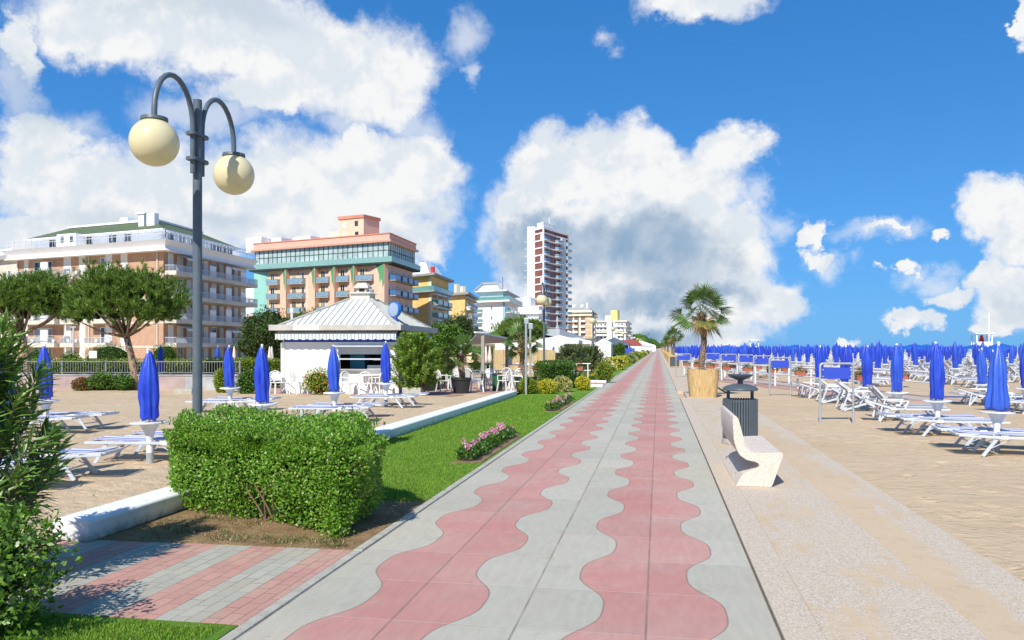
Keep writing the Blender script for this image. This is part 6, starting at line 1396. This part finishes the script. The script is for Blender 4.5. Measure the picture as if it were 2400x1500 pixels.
# --- brick hotel with green roof
C, L_, Rr = Q(383, 95), Q(40, 105.5), Q(576, 116); poly = quad(C, L_, Rr); t = thing('hotel', 'brick apartment hotel with white balconies and green tiled roof', 'hotel', (*C, 0), 'hotels in a row inland of the promenade')
FLs = [-.2, 2.05, 4.9, 7.75, 10.55, 13.4]
b = MB(); b.prism(poly, -.3, 13.4); b.build('wall', MATS['hotel brick'], t)
FA, FR = Fac(t, L_, C), Fac(t, C, Rr)
b = MB()
for z in FLs[1:]: b.prism(inset(poly, -.04), z - .28, z - .02)
b.build('floor_band', MATS['beige plaster'], t)
b = MB(); o1_, o2_ = inset(poly, -.9), inset(poly, -1.5); b.prism(o1_, 13.4, 13.65, o1_); b.prism(o1_, 13.652, 14.3, o2_); b.prism(inset(poly, -1.2), 13.1, 13.398, o1_); b.build('parapet', MATS['hotel white'], t)
b = MB(); pi_ = inset(poly, 1.6); b.prism(pi_, 14.2, 15.95); b.build('penthouse', MATS['hotel white'], t)
b = MB(); e0, e1_ = inset(poly, .7), inset(poly, 4.8); b.prism(e0, 15.95, 17.75, e1_); RFh = b.build('roof', MATS['green tiles'], t)
b = MB(); b.prism(inset(poly, .55), 15.78, 15.948); b.build('eaves', MATS['hotel white'], RFh); b = MB(); b.prism(inset(poly, 4.6), 17.75, 18.0); b.build('ridge_trim', MATS['hotel white'], RFh)
for px in (289, 311): 
    u = FA.s_at(px); b = FA.mb(); w = .9 if px < 300 else 1.3; b.box(u - w / 2, u + w / 2, 2.6, 3.3, 16.2, 18.3); 
    if px < 300: b.box(u - .8, u + .8, 2.4, 3.5, 18.3, 18.42)
    b.build('chimney', MATS['hotel white'], RFh)
b = FA.mb(); u = FA.s_at(210); b.box(u - .7, u + .7, 5, 6.2, 17.9, 18.6); b.build('roof_hatch', MATS['hotel white'], RFh)
b = MB(); pr = inset(poly, -1.25)
for a, c in ((pr[0], pr[1]), (pr[1], pr[2])):
    for z in (15.0, 15.45): b.bar((*a, z), (*c, z), .06)
    n = 26
    for i in range(n + 1): q = lerp(a, c, i / n); b.bar((*q, 14.5), (*q, 15.45), .05)
b.build('roof_railing', MATS['white metal'], t)
for px in (115, 200, 255, 290): W_(Fac(t, pi_[0], pi_[1]), Fac(t, pi_[0], pi_[1]).s_at(px), 14.5, 1.4, 1.5, style='door')
FP = Fac(t, pi_[1], pi_[2])
for u in (1.5, 4, 6.5, 12, 13.6, 15.2, 16.8): W_(FP, u, 14.5, 1.4, 1.6, style='plain')
# facade facing the camera
FP2 = Fac(t, pi_[0], pi_[1]); b = FP2.mb(); ua = FP2.s_at(160); b.box(ua, ua + 3.4, -1.6, .0, 14.45, 16.1); b.build('dormer', MATS['hotel white'], t); W_(FP2, ua + .6, 14.9, .8, 1, n=1.6); W_(FP2, ua + 2.3, 14.9, .8, 1, n=1.6)
strips = [(62, .8), (158, 1.3), (193, 1.1), (255, 1.1), (291, 1.1)]
for fi, z in enumerate(FLs[:-1]):
    for px, w in strips:
        u = FA.s_at(px); W_(FA, u - w / 2, z + .05, w, 2.5, style='shut' if (px + fi) % 3 else 'half')
    if fi > 0:
        B_(FA, FA.s_at(66), FA.s_at(152), z, 1.5, 'parapet'); B_(FA, FA.s_at(152) + .25, FA.s_at(152) + 2.8, z, .9, 'parapet'); B_(FA, FA.s_at(220), FA.s_at(273), z, 1.5, 'parapet')
        b = FA.mb(); u = FA.s_at(112); b.box(u, u + 1.3, -1.0, -.9, z + .02, z + 2.0); b.build('divider', MATS['hotel white'], t)
    W_(FA, FA.s_at(80), z + .05, 2.0, 2.2, style='door'); W_(FA, FA.s_at(105), z + .05, 1.4, 2.2, style='door'); W_(FA, FA.s_at(236), z + .05, 1.4, 2.2, style='door')
b = MB()
for px in (43, 210, 370): u = FA.s_at(px); c, s_ = math.cos(FA.a), math.sin(FA.a); q = (L_[0] + c * u + s_ * .1, L_[1] + s_ * u - c * .1); b.tube([(*q, 0), (*q, 13.1)], .09, 6)
b.build('downpipe', MATS['beige plaster'], t)
for fi, z in enumerate(FLs[:-1]):
    n = 5
    for j in range(n):
        u = 1.0 + j * 4.15; W_(FR, u, z + .05, 1.1, 2.4, style='shut'); W_(FR, u + 2.0, z + .05, 1.3, 2.4, style=('shut', 'door')[(j + fi) % 3 == 0])
    if fi > 0:
        B_(FR, .2, FR.L + .6, z, 1.5, 'parapet', furn=False)
        for j in range(1, 5): b = FR.mb(); u = FR.L * j / 5; b.box(u, u + 1.5, -1.35, -1.28, z + .04, z + (2.0 if j % 2 else 1.7)); b.build('divider', MATS['hotel white'], t)
    for j, px in enumerate((412, 520)):
        if fi in (1, 4): b = FR.mb(); u = FR.s_at(px); b.add([(u, -.05, z + 2.5), (u + 3.6, -.05, z + 2.5), (u + 3.6, -1.5, z + 2.0), (u, -1.5, z + 2.0), (u + 3.6, -1.5, z + 1.8), (u, -1.5, z + 1.8)], [[0, 1, 2, 3], [3, 2, 4, 5]]); b.build('sunblind', MATS['shutter'], t)
# --- pink hotel
C, L_, Rr = Q(909, 150), Q(629, 163.5), Q(967, 165); L0 = Q(603, 165); t = thing('hotel', 'pink and teal hotel with a glazed top floor and small balconies', 'hotel', (*C, 0), 'hotels in a row inland of the promenade'); poly = quad(C, L0, Rr)
FA, FR = Fac(t, L0, C), Fac(t, C, Rr); zt = 17.2
b = MB(); b.prism(poly, -.3, zt); b.build('wall', MATS['pink plaster wall'], t)
b = FA.mb(); b.prism([(0, .0), (0, -.9), (.3, -.9), (FA.s_at(629), -.1), (FA.s_at(629), 0)], 0, zt - .01); b.build('teal_wing', MATS['teal plaster'], t)
edges = [FA.s_at(p) for p in (629, 679, 746.5, 792, 838, 909)]
for i in range(1, 6):
    s1 = edges[i]; s0 = s1 - (2.6 if i not in (5,) else 4.2); b = FA.mb(); b.prism([(s0, -.004), (s1, -1.25), (s1 + .12, -1.25), (s1 + .12, -.004)], 0, zt - .01); f = b.build('angled_fin', MATS['pink plaster wall'], t)
    b = FA.mb(); ww = s1 - s0; q = lambda k: (s0 + ww * k, -1.25 * k - .03); vs = [(*q(.45), zt - .02), (*q(1.02), zt - .02), (*q(1.02), zt - 3.6), (*q(.92), zt - 4.4), (*q(.86), zt - 2.6), (*q(.72), zt - 3.3), (*q(.66), zt - 1.7)]; b.add(vs, [[0, 6, 5, 4, 3, 2, 1]]); b.build('painted_leaf', MATS['leaf paint'], f)
for fi in range(6):
    z = .2 + 2.85 * fi
    for i in range(5):
        s0, s1 = edges[i] + .35, edges[i + 1]; wide = i in (1, 4); w = 3.8 if wide else 2.9; B_(FA, s0 - .1, s0 + w, z, 1.05, 'balcony glass', 'grey slab', 'dark trim')
        b = FA.mb(); b.box(s0, s0 + 1.5, -.03, -.004, z + .02, z + 2.45); b.build('surround', MATS['ochre surround'], t); W_(FA, s0 + .25, z + .05, 1.1, 2.2, style='door', n=.03)
        if wide: W_(FA, s0 + 2.7, z + .05, .8, 2.1, n=.02)
        b = FA.mb(); b.box(s0 + 1.75, s0 + 1.95, -.16, 0, z + 1.85, z + 2.05); b.build('wall_lamp', MATS['dark trim'], t)
    for j in range(4):
        u = 1.2 + j * 4.0 if j else .4; u = (.5, 4.6, 8.4, 12.0)[j]; B_(FR, u, u + 2.9, z, 1.4, 'blue glass', 'grey slab', 'dark trim'); W_(FR, u + .5, z + .05, 1.2, 2.2, style='door')
b = MB(); pe = inset(poly, -1.4); b.prism(inset(poly, -1.28), zt, zt + .35, pe); b.build('terrace_slab', MATS['dark trim'], t)
b = MB(); b.prism(pe, zt + .352, zt + 1.35); b.build('teal_parapet', MATS['teal panel'], t)
pg = inset(poly, -.3); b = MB(); b.prism(pg, zt + 1.4, zt + 4.1); GB = b.build('glazed_floor', mat('pale teal glass', col=(.42, .52, .50), rough=.12, var=.3, vscale=.6, spec=.8), t)
for F_ in (Fac(t, pg[0], pg[1]), Fac(t, pg[1], pg[2])):
    n = int(F_.L / 1.15)
    b = F_.mb()
    for i in range(n + 1): u = F_.L * i / n; b.box(u - .06, u + .06, -.08, -.003, zt + 1.5, zt + 4.1)
    b.box(0, F_.L, -.07, -.003, zt + 2.6, zt + 2.7); b.build('mullions', MATS['dark trim'], GB)
b = MB(); b.prism(inset(poly, -1.0), zt + 4.1, zt + 4.45, inset(poly, -1.1)); b.prism(inset(poly, -.6), zt + 4.452, zt + 5.6); b.build('roof_parapet', mat('salmon', col=(.76, .42, .32), rough=.8), t)
b = MB(); b.prism(inset(poly, -.72), zt + 5.6, zt + 5.8); b.build('roof_trim', MATS['coral trim'], t)
u0, u1 = FA.s_at(771), FA.s_at(829); b = FA.mb(); b.box(u0, u1, 3, 8, zt + 5, zt + 9.7); tw = b.build('roof_tower', MATS['pink plaster wall'], t); b = FA.mb(); b.box(u0 - .2, u1 + .2, 2.8, 8.2, zt + 9.7, zt + 10.3); b.build('tower_cap', MATS['coral trim'], tw)
for px, z in ((783, 8.0), (812, 8.2), (784, 6.0), (813, 6.1)): b = FA.mb(); u = FA.s_at(px); b.box(u - .4, u + .4, 2.95, 2.999, zt + z, zt + z + 1.0); b.build('window', MATS['window glass' if px > 800 else 'hotel white'], tw)
for px0, px1, h0, h1, lab in ((738, 772, 5.8, 7.6, 'cream plaster'), (655, 695, 5.8, 7.2, 'hotel white')): b = FA.mb(); b.box(FA.s_at(px0), FA.s_at(px1), 4, 7, zt + h0, zt + h1); b.build('roof_unit', MATS[lab], t)
b = FA.mb(); b.box(FA.s_at(572), FA.s_at(608), .5, 4, zt + 4.2, zt + 7.1); b.box(FA.s_at(610), FA.s_at(634), 3, 6, zt + 5.7, zt + 7.2); b.box(FA.s_at(585), FA.s_at(600), 1.5, 3, zt + 7.1, zt + 7.5); b.build('roof_unit', MATS['hotel white'], t)
# --- simple hotels from a table
def hotel(label, C, L_, Rr, zt, wall, side=None, z0=-.3): t = thing('hotel', label, 'hotel', (*C, 0), 'hotels in a row inland of the promenade'); poly = quad(C, L_, Rr); b = MB(); b.prism(poly, z0, zt); b.build('wall', MATS[wall], t); return t, poly, Fac(t, L_, C), Fac(t, C, Rr)
t, poly, FA, FR = hotel('plain white building glimpsed between the brick hotel and the pink hotel', Q(606, 178), Q(560, 182), Q(640, 200), 15, 'hotel white')
for z in (3, 6, 9, 12): B_(FA, .3, FA.L - .2, z, 1.2, 'bars', 'hotel white')
t, poly, FA, FR = hotel('grey-beige building at the far left edge behind the brick hotel', Q(42, 125), Q(-60, 132), Q(80, 150), 15.5, 'beige plaster')
b = MB(); b.prism(inset(poly, -.8), 15.5, 16.2); b.build('parapet', MATS['grey slab'], t); b = MB(); b.prism(inset(poly, .2), 16.2, 17.6, inset(poly, 1.5)); b.build('roof', MATS['hotel white'], t)
for z in (6, 9, 12.4): W_(FA, FA.s_at(18), z, 1.0, 1.5)
for z in (4.5, 11.6): b = MB(); b.prism(inset(poly, -.5), z, z + .9); b.build('floor_band', MATS['hotel white'], t)
# yellow hotel
t, poly, FA, FR = hotel('yellow hotel with curved white awnings right of the pink hotel', Q(1011, 178), Q(955, 184), Q(1051, 196), 17.6, 'yellow plaster')
b = MB(); b.prism(inset(poly, -1.3), 17.6, 18.1); b.build('roof_slab', MATS['grey slab'], t); b = MB(); b.prism(inset(poly, -1.2), 14.0, 14.3); b.build('terrace_slab', MATS['grey slab'], t); b = MB(); b.prism(inset(poly, -1.1), 14.302, 15.3); b.build('glass_parapet', MATS['green glass'], t)
b = MB(); b.prism(inset(poly, .6), 18.1, 21.2, inset(poly, 2.6)); r_ = b.build('mansard_roof', MATS['hotel white'], t)
u = FR.s_at(1018); b = FR.mb(); b.tube([(u + 1, .6, 18.2), (u + 1, .6, 20.0)], .5, 12); b.build('red_arch', mat('red paint', col=(.6, .04, .04), rough=.5), r_)
for fi in range(5):
    z = .2 + 2.8 * fi
    for j in range(3):
        u = .8 + j * 5.6; B_(FR, u, u + 4.4, z, 1.4, 'green glass', 'grey slab'); A_(FR, u, z + 2.0, 4.4, 1.3); W_(FR, u + .6, z + .05, 1.4, 2.1, style='door'); W_(FR, u + 2.4, z + .05, 1.4, 2.1, style='door')
b = FA.mb(); b.box(FA.L - .9, FA.L + .03, -.05, 0, 0, 17.5); b.build('corner_strip', MATS['cream plaster'], t)
t, poly, FA, FR = hotel('second, lower yellow hotel with two white chimneys', Q(1090, 208), Q(1053, 213), Q(1112, 232), 15.4, 'yellow plaster two')
b = MB(); b.prism(inset(poly, -1.2), 15.4, 16.0); b.build('roof_slab', MATS['grey slab'], t)
for px in (1060, 1074): b = FA.mb(); u = FA.s_at(px); b.box(u - .55, u + .55, 1, 2, 16, 18.5 if px < 1065 else 17.8); b.build('chimney', MATS['cream plaster'], t)
for fi in range(5):
    z = .8 + 2.9 * fi
    for j in range(3): u = .8 + j * 7; B_(FR, u, u + 5.0, z, 1.4, 'bars', 'hotel white'); A_(FR, u, z + 2.0, 5.0, 1.3); W_(FR, u + 1, z + .05, 1.4, 2.1, style='door')
# white hotel with gabled attic
t, poly, FA, FR = hotel('white hotel with green glass balconies and a gabled roof room', Q(1184, 240), Q(1118, 246), Q(1214, 272), 15.4, 'hotel white')
b = FA.mb(); b.box(FA.L - .9, FA.L + .05, -.06, .0, 0, 15.3); b.build('corner_strip', MATS['sky panel'], t)
b = MB(); b.prism(inset(poly, -1.6), 15.4, 15.9); b.build('terrace_slab', MATS['hotel white'], t); b = MB(); b.prism(inset(poly, -1.5), 15.902, 17.0); b.build('glass_parapet', MATS['green glass'], t); b = MB(); b.prism(inset(poly, .8), 15.9, 18.6); b.build('penthouse', MATS['hotel white'], t); b = MB(); b.prism(inset(poly, -.6), 18.6, 18.9); b.build('roof_slab', MATS['hotel white'], t)
ua, ub = FA.s_at(1106), FA.s_at(1158); b = FA.mb(); n_ = 3; um = ua + (ub - ua) * .35; b.add([(ua, 2, 18.9), (ub, 2, 18.9), (ub, 2, 21.3), (um, 2, 21.3), (ua, 2, 19.2), (ua, 8, 18.9), (ub, 8, 18.9), (ub, 8, 21.3), (um, 8, 21.3), (ua, 8, 19.2)], [[0, 1, 2, 3, 4], [9, 8, 7, 6, 5], [1, 6, 7, 2], [2, 7, 8, 3], [3, 8, 9, 4], [4, 9, 5, 0]]); rr_ = b.build('roof_room', MATS['hotel white'], t)
b = FA.mb(); b.bar((ua - .6, 1.4, 19.0), (um, 1.4, 21.5), .3); b.bar((um, 1.4, 21.5), (ub + 1, 1.4, 21.5), .3); b.build('gable_edge', MATS['grey slab'], rr_)
for fi in range(5):
    z = .6 + 2.95 * fi; B_(FA, -.2, 2.2, z, 1.3, 'green glass', 'hotel white', furn=False); W_(FA, FA.s_at(1150), z + .7, .7, 1.1)
    for j in range(3): u = .5 + j * 9; B_(FR, u, u + 7.4, z, 1.5, 'green glass', 'hotel white'); W_(FR, u + .8, z + .05, 1.8, 2.2, style='door'); W_(FR, u + 4, z + .05, 1.8, 2.2, style='door')
b = FR.mb(); b.tube([(2, 1, 18.6), (2, 1, 23)], .08, 6); b.build('antenna', MATS['dark trim'], t)
t, poly, FA, FR = hotel('low white hotel with banded balconies left of the tall tower', Q(1262, 285), Q(1212, 289), Q(1275, 310), 16.5, 'hotel white')
for z in (3.5, 7, 10.5, 13.8): b = MB(); b.prism(inset(poly, -1.2), z, z + 1.1); b.build('balcony_band', MATS['hotel white'], t)
for z in (5, 8.4, 12): [W_(FA, FA.s_at(px), z, 1.2, 1.5) for px in (1218, 1226)]
b = FA.mb(); b.box(FA.s_at(1222), FA.s_at(1240), 1, 5, 16.5, 19.6); b.box(FA.s_at(1225), FA.s_at(1236), 2, 4, 19.6, 20); b.build('roof_unit', MATS['hotel white'], t)
# --- tall tower
D = 335; Lw_, Lb, C, R1, R2 = Q(1236, 338), Q(1254, 337), Q(1274, 331), Q(1300, 341), Q(1330, 352); back = [Q(1330, 375), Q(1240, 372)]
t = thing('tower_block', 'tall slim high-rise with white side slab and brick balconied corner', 'tower', (*C, 0)); zt = 50.5; FH = 2.98
b = MB(); b.prism([Lb, C, R1, R2, back[0], Q(1254, 372)], 0, zt); b.build('wall', MATS['tower brick'], t)
b = MB(); b.prism([Q(1235.5, 337), Q(1253.8, 336.5), Q(1253.8, 371), back[1]], 0, zt + 1.6); b.build('white_slab', MATS['tower white'], t)
F1, F2, F3 = Fac(t, Lb, C), Fac(t, C, R1), Fac(t, R1, R2)
b = MB(); pl = [Lb, C, R1, R2, back[0], Q(1254, 372)]
for i in range(17): z = 1.4 + FH * i; b.prism(inset(pl, -.25), z - .55, z)
b.build('floor_band', MATS['tower white'], t)
b = F2.mb(); b.box(.8 + 2.8, F2.L - .6, -.06, -.003, 0, zt); b.build('brown_panel', MATS['tower brown'], t)
b = F3.mb(); b.box(F3.s_at(1313), F3.s_at(1322), -.9, -.003, 0, zt - 2); b.build('side_fin', mat('pale blue grey', col=(.55, .62, .68), rough=.7), t)
b = MB(); cc_ = Vector((*C, 0)); b.box(C[0] - .3, C[0] + .3, C[1] - .75, C[1] - .15, 0, zt); b.build('corner_column', MATS['tower white'], t)
for i in range(16):
    z = 1.4 + FH * i; B_(F2, -.6, 3.0, z, 1.5, 'blue glass', 'tower white', furn=False); B_(F3, .3, F3.s_at(1313) - .3, z, 1.7, 'balcony glass', 'tower white', furn=False); B_(F3, F3.s_at(1322) + .2, F3.L + .6, z, 1.9, 'balcony glass', 'tower white', furn=False)
    W_(F2, .8, z + .02, 1.6, 2.1, style='door'); W_(F3, 1.0, z + .02, 1.5, 2.1, style='door'); b = F1.mb(); b.box(F1.L - 2.4, F1.L - .4, -.08, -.003, z + .05, z + 2.3); b.build('blind', MATS['tower white'], t) if i % 3 == 0 else None
b = Fac(t, Q(1235.5, 337), Q(1253.8, 336.5)).mb()
for i in range(16): b.box(-1.2, .5, -.15, .1, 1 + FH * i, 1.12 + FH * i)
b.build('slab_ledge', MATS['tower white'], t)
b = MB(); b.prism(inset([Lb, C, R1, Q(1318, 350), Q(1300, 370), Q(1258, 370)], .8), zt, zt + 3.0); b.build('roof_drum', MATS['tower white'], t); b = MB(); b.prism(inset([Lb, C, R1, R2, back[0], Q(1254, 372)], -.5), zt - .1, zt + .9); b.build('roof_parapet', MATS['tower white'], t)
x, y = Q(1282, 350); b = MB(); b.box(x - 2, x + 2, y, y + 3, zt + 3, zt + 4.6); b.tube([(x + 1, y, zt + 4), (x + 1, y, zt + 7.5)], .1, 5); b.sphere((x - 3.5, y, zt + 4), .9, 10); b.build('roof_gear', MATS['tower white'], t)
# low shed-roofed building before the tower
t, poly, FA, FR = hotel('low pale grey hall with sloping roof at the foot of the tower', Q(1311, 190), Q(1236, 196), Q(1322, 215), 4.2, 'cream plaster'); b = FA.mb(); b.add([(-1, -.6, 6.2), (FA.L + .5, -.6, 6.2), (FA.L + .5, 14, 3.6), (-1, 14, 3.6), (-1, -.6, 5.9), (FA.L + .5, -.6, 4.2), (FA.L + .5, 14, 3.3), (-1, 14, 3.3)], [[0, 1, 2, 3], [4, 7, 6, 5], [0, 4, 5, 1], [1, 5, 6, 2]]); b.build('roof', mat('pale sheet', col=(.42, .47, .52), rough=.6), t)
for px in (1245, 1265, 1285): W_(FA, FA.s_at(px), .4, 2.2, 2.4)
x, y = Q(1306, 150); t = tag(MB().tube([(x, y, 0), (x, y, 7.6)], .09, 8).build('flagpole', MATS['white metal']), 'slim white pole in front of the tower foot', 'flagpole')
# brown-white hotel
D = 430; t, poly, FA, FR = hotel('peach and white hotel with box balconies right of the tower', Q(1388, 470), Q(1327, 476), Q(1397, 510), 20.4, 'cream plaster')
ua, ub = FA.s_at(1371), FA.L; b = FA.mb(); b.box(ua, ub - .4, -.1, -.003, 0, 20.3); b.build('peach_panel', MATS['peach plaster'], t); b = FA.mb()
for i in range(6): b.box(ua, ub, -.16, -.101, 2.4 + 3.2 * i, 2.65 + 3.2 * i)
b.build('white_lines', MATS['hotel white'], t)
b = MB(); b.prism(inset(poly, -1.2), 20.4, 21.3); b.prism(inset(poly, -1.6), 22.4, 23.8, inset(poly, .6)); b.prism(inset(poly, .6), 21.3, 22.4); b.build('roof_parapet', MATS['cream plaster'], t)
b = MB(); b.prism(inset(poly, 1.2), 23.8, 24.8); b.build('roof_slab', MATS['grey slab'], t)
for px in (1343, 1362, 1375): b = FA.mb(); u = FA.s_at(px); b.sphere((u, 2, 26), 1.2, 8) if px < 1370 else b.box(u - .5, u + .5, 1, 2, 24.8, 27.8); b.build('roof_gear', MATS['hotel white'], t)
b = FA.mb()
for px in (1333, 1347, 1362): u = FA.s_at(px); b.box(u - .2, u + 2.5, -.12, -.003, 0, 20)
b.build('dark_recess', mat('recess brown', col=(.20, .14, .11), rough=.9), t)
for i in range(6):
    for px in (1329, 1343, 1361): b = FA.mb() ; u = FA.s_at(px); B_(FA, u, u + 3.1, .9 + 3.2 * i, 1.3, 'hotel white', 'hotel white', furn=False)
    for j in range(2): B_(FR, 4 + 14 * j, 8 + 14 * j, .9 + 3.2 * i, 1.3, 'hotel white', 'hotel white', furn=False)
t, poly, FA, FR = hotel('low restaurant with large dark windows beside the promenade tents', Q(1386, 190), Q(1322, 193), Q(1393, 208), 3.9, 'cream plaster'); b = FA.mb(); u0 = FA.s_at(1340); b.box(u0, FA.L - .2, -.05, -.003, .8, 3.2); g_ = b.build('glazing', MATS['window glass'], t)
b = FA.mb(); n = 9
for i in range(n + 1): u = u0 + (FA.L - .2 - u0) * i / n; b.box(u - .06, u + .06, -.1, -.051, .8, 3.2)
b.build('mullions', MATS['sky panel'], g_); b = MB(); b.prism(inset(poly, -.8), 3.9, 4.25); b.build('roof_slab', MATS['grey slab'], t)
# white hotel group with yellow roof room
t, poly, FA, FR = hotel('white hotel with a pale yellow roof room near the vanishing point', Q(1466, 520), Q(1396, 528), Q(1477, 590), 18.5, 'hotel white'); b = MB(); b.prism(inset(poly, -1.2), 18.5, 19.3); b.prism(inset(poly, -1.0), 11.4, 12.0); b.prism(inset(poly, -1.0), 14.9, 15.5); b.build('floor_band', MATS['cream plaster'], t)
b = FA.mb(); b.box(FA.s_at(1430), FA.s_at(1446), 1, 6, 19.3, 26); b.build('roof_room', MATS['pale yellow'], t); b = FA.mb(); b.box(FA.s_at(1417), FA.s_at(1430), 1, 5, 19.3, 22.8); b.build('roof_unit', MATS['cream plaster'], t); b = FA.mb(); b.box(FA.s_at(1424.8), FA.s_at(1443), -2.4, -.003, 0, 18.4); b.build('stair_shaft', MATS['hotel white'], t)
for i in range(6):
    for px in (1399, 1407, 1416, 1448, 1456): u = FA.s_at(px); W_(FA, u, 1.4 + 2.8 * i, 1.3, 1.9); B_(FA, u - .4, u + 1.9, 1.2 + 2.8 * i, 1.2, 'hotel white', 'grey slab', furn=False)
    for j in range(5): B_(FR, 4 + 13 * j, 10 + 13 * j, 1.2 + 2.8 * i, 1.6, 'hotel white', 'grey slab', furn=False)
mk = [(1481, 1474, 640, 700, 'hotel white', 15, 'white distant building with stacked balconies beyond the yellow roof room'), (1490, 1478, 800, 860, 'cream plaster', 13, 'cream distant building low on the left of the vanishing point'), (1497, 1483, 900, 980, 'sky panel', 16, 'light blue distant building left of the vanishing point'), (1506, 1494, 1050, 1200, 'hotel white', 13, 'small white distant block near the vanishing point'), (1514, 1505, 1300, 1500, 'cream plaster', 12, 'tiny cream block closest to the vanishing point')]
for cx_, lx, d0, d1, m, z, lab in mk:
    t, poly, FA, FR = hotel(lab, Q(cx_, d0), Q(lx, d0 * 1.01), Q(cx_ + 3, d1), z, m)
    for k in range(4): b = MB(); b.prism(inset(poly, -1), 2.5 + k * (z - 3) / 3.5, 3.1 + k * (z - 3) / 3.5); b.build('floor_band', MATS['hotel white'], t)
# low white beach clubs and red-roofed bar receding along the left
for i, (px, D, w, lab) in enumerate([(1475, 175, 5, 'white beach cabin with red roof left of the promenade'), (1488, 215, 6, 'first small white beach cabin beyond the red-roofed one'), (1500, 270, 7, 'second small white beach cabin beyond the red-roofed one'), (1509, 340, 8, 'third small white beach cabin beyond the red-roofed one'), (1517, 430, 9, 'farthest small white beach cabin near the vanishing point')]):
    x, y = Q(px, D); t = thing('beach_cabin', lab, 'cabin', (x, y, 0), 'white cabins receding along the promenade'); b = MB(); b.box(x - w / 2, x + w / 2, y, y + w, 0, 2.4); b.build('wall', MATS['kiosk white'], t); b = MB(); b.prism([(x - w / 2 - .3, y - .3), (x + w / 2 + .3, y - .3), (x + w / 2 + .3, y + w + .3), (x - w / 2 - .3, y + w + .3)], 2.4, 3.5, [(x - w / 2 + 1, y + 1), (x + w / 2 - 1, y + 1), (x + w / 2 - 1, y + w - 1), (x - w / 2 + 1, y + w - 1)]); b.build('roof', mat('maroon roof', col=(.28, .06, .05), rough=.8) if i == 0 else MATS['white cloth'], t); b = MB(); b.box(x - .5, x + .5, y - .03, y - .003, 0, 2); b.build('door', MATS['blue panel'], t)
x, y = Q(1472, 150); t = thing('blue_awning', 'low bright blue awning left of the receding shrubs', 'awning', (x, y, 0)); b = MB(); b.box(x - 1.2, x + 1.2, y, y + 1.5, .55, 1.7); b.build('cloth', MATS['sign blue'], t)
# tree belts that read as one mass behind everything on the left and at the far end
def belt(name, pts, h, n, L, m, seed):
    r = np.random.default_rng(seed); parts = []
    for i, (x, y, w) in enumerate(pts):
        hh = h * r.uniform(.75, 1.15); V, F_ = ellip_leaves((x, y, hh * .45), (w, w * .8, hh * .55), n, L, L * .6, seed + i, .25, .35, 3); parts.append((V, F_, 0)); parts.append((*blob((x, y, hh * .45), [w * .85, w * .7, hh * .48], seed + i, .25, 12, 3), 1))
    V, F_, M_ = joinV(parts); return tag(npmesh(name, V, F_, [MATS[m], MATS['core']]), kind='stuff')
belt('distant_trees', [(*Q(px, D), w) for px, D, w in [(-120, 140, 9), (-60, 150, 9), (20, 160, 9), (560, 125, 5), (590, 135, 5), (640, 140, 6), (700, 140, 6), (800, 140, 6), (870, 140, 5), (940, 142, 5), (985, 150, 4), (1030, 160, 5), (1070, 170, 5), (1120, 190, 5), (1170, 200, 5), (1215, 210, 5), (1260, 190, 4)]], 5.5, 700, .5, 'broad leaves', 201)
belt('distant_wood', [(*Q(px, D), w) for px, D, w in [(1496, 700, 12), (1504, 850, 14), (1511, 1000, 14), (1518, 1200, 16), (1524, 1500, 18), (1530, 1900, 20), (1536, 2500, 24)]], 16, 500, 1.3, 'broad leaves', 301)
for o in bpy.data.objects:
    if '_u' in o: del o['_u']
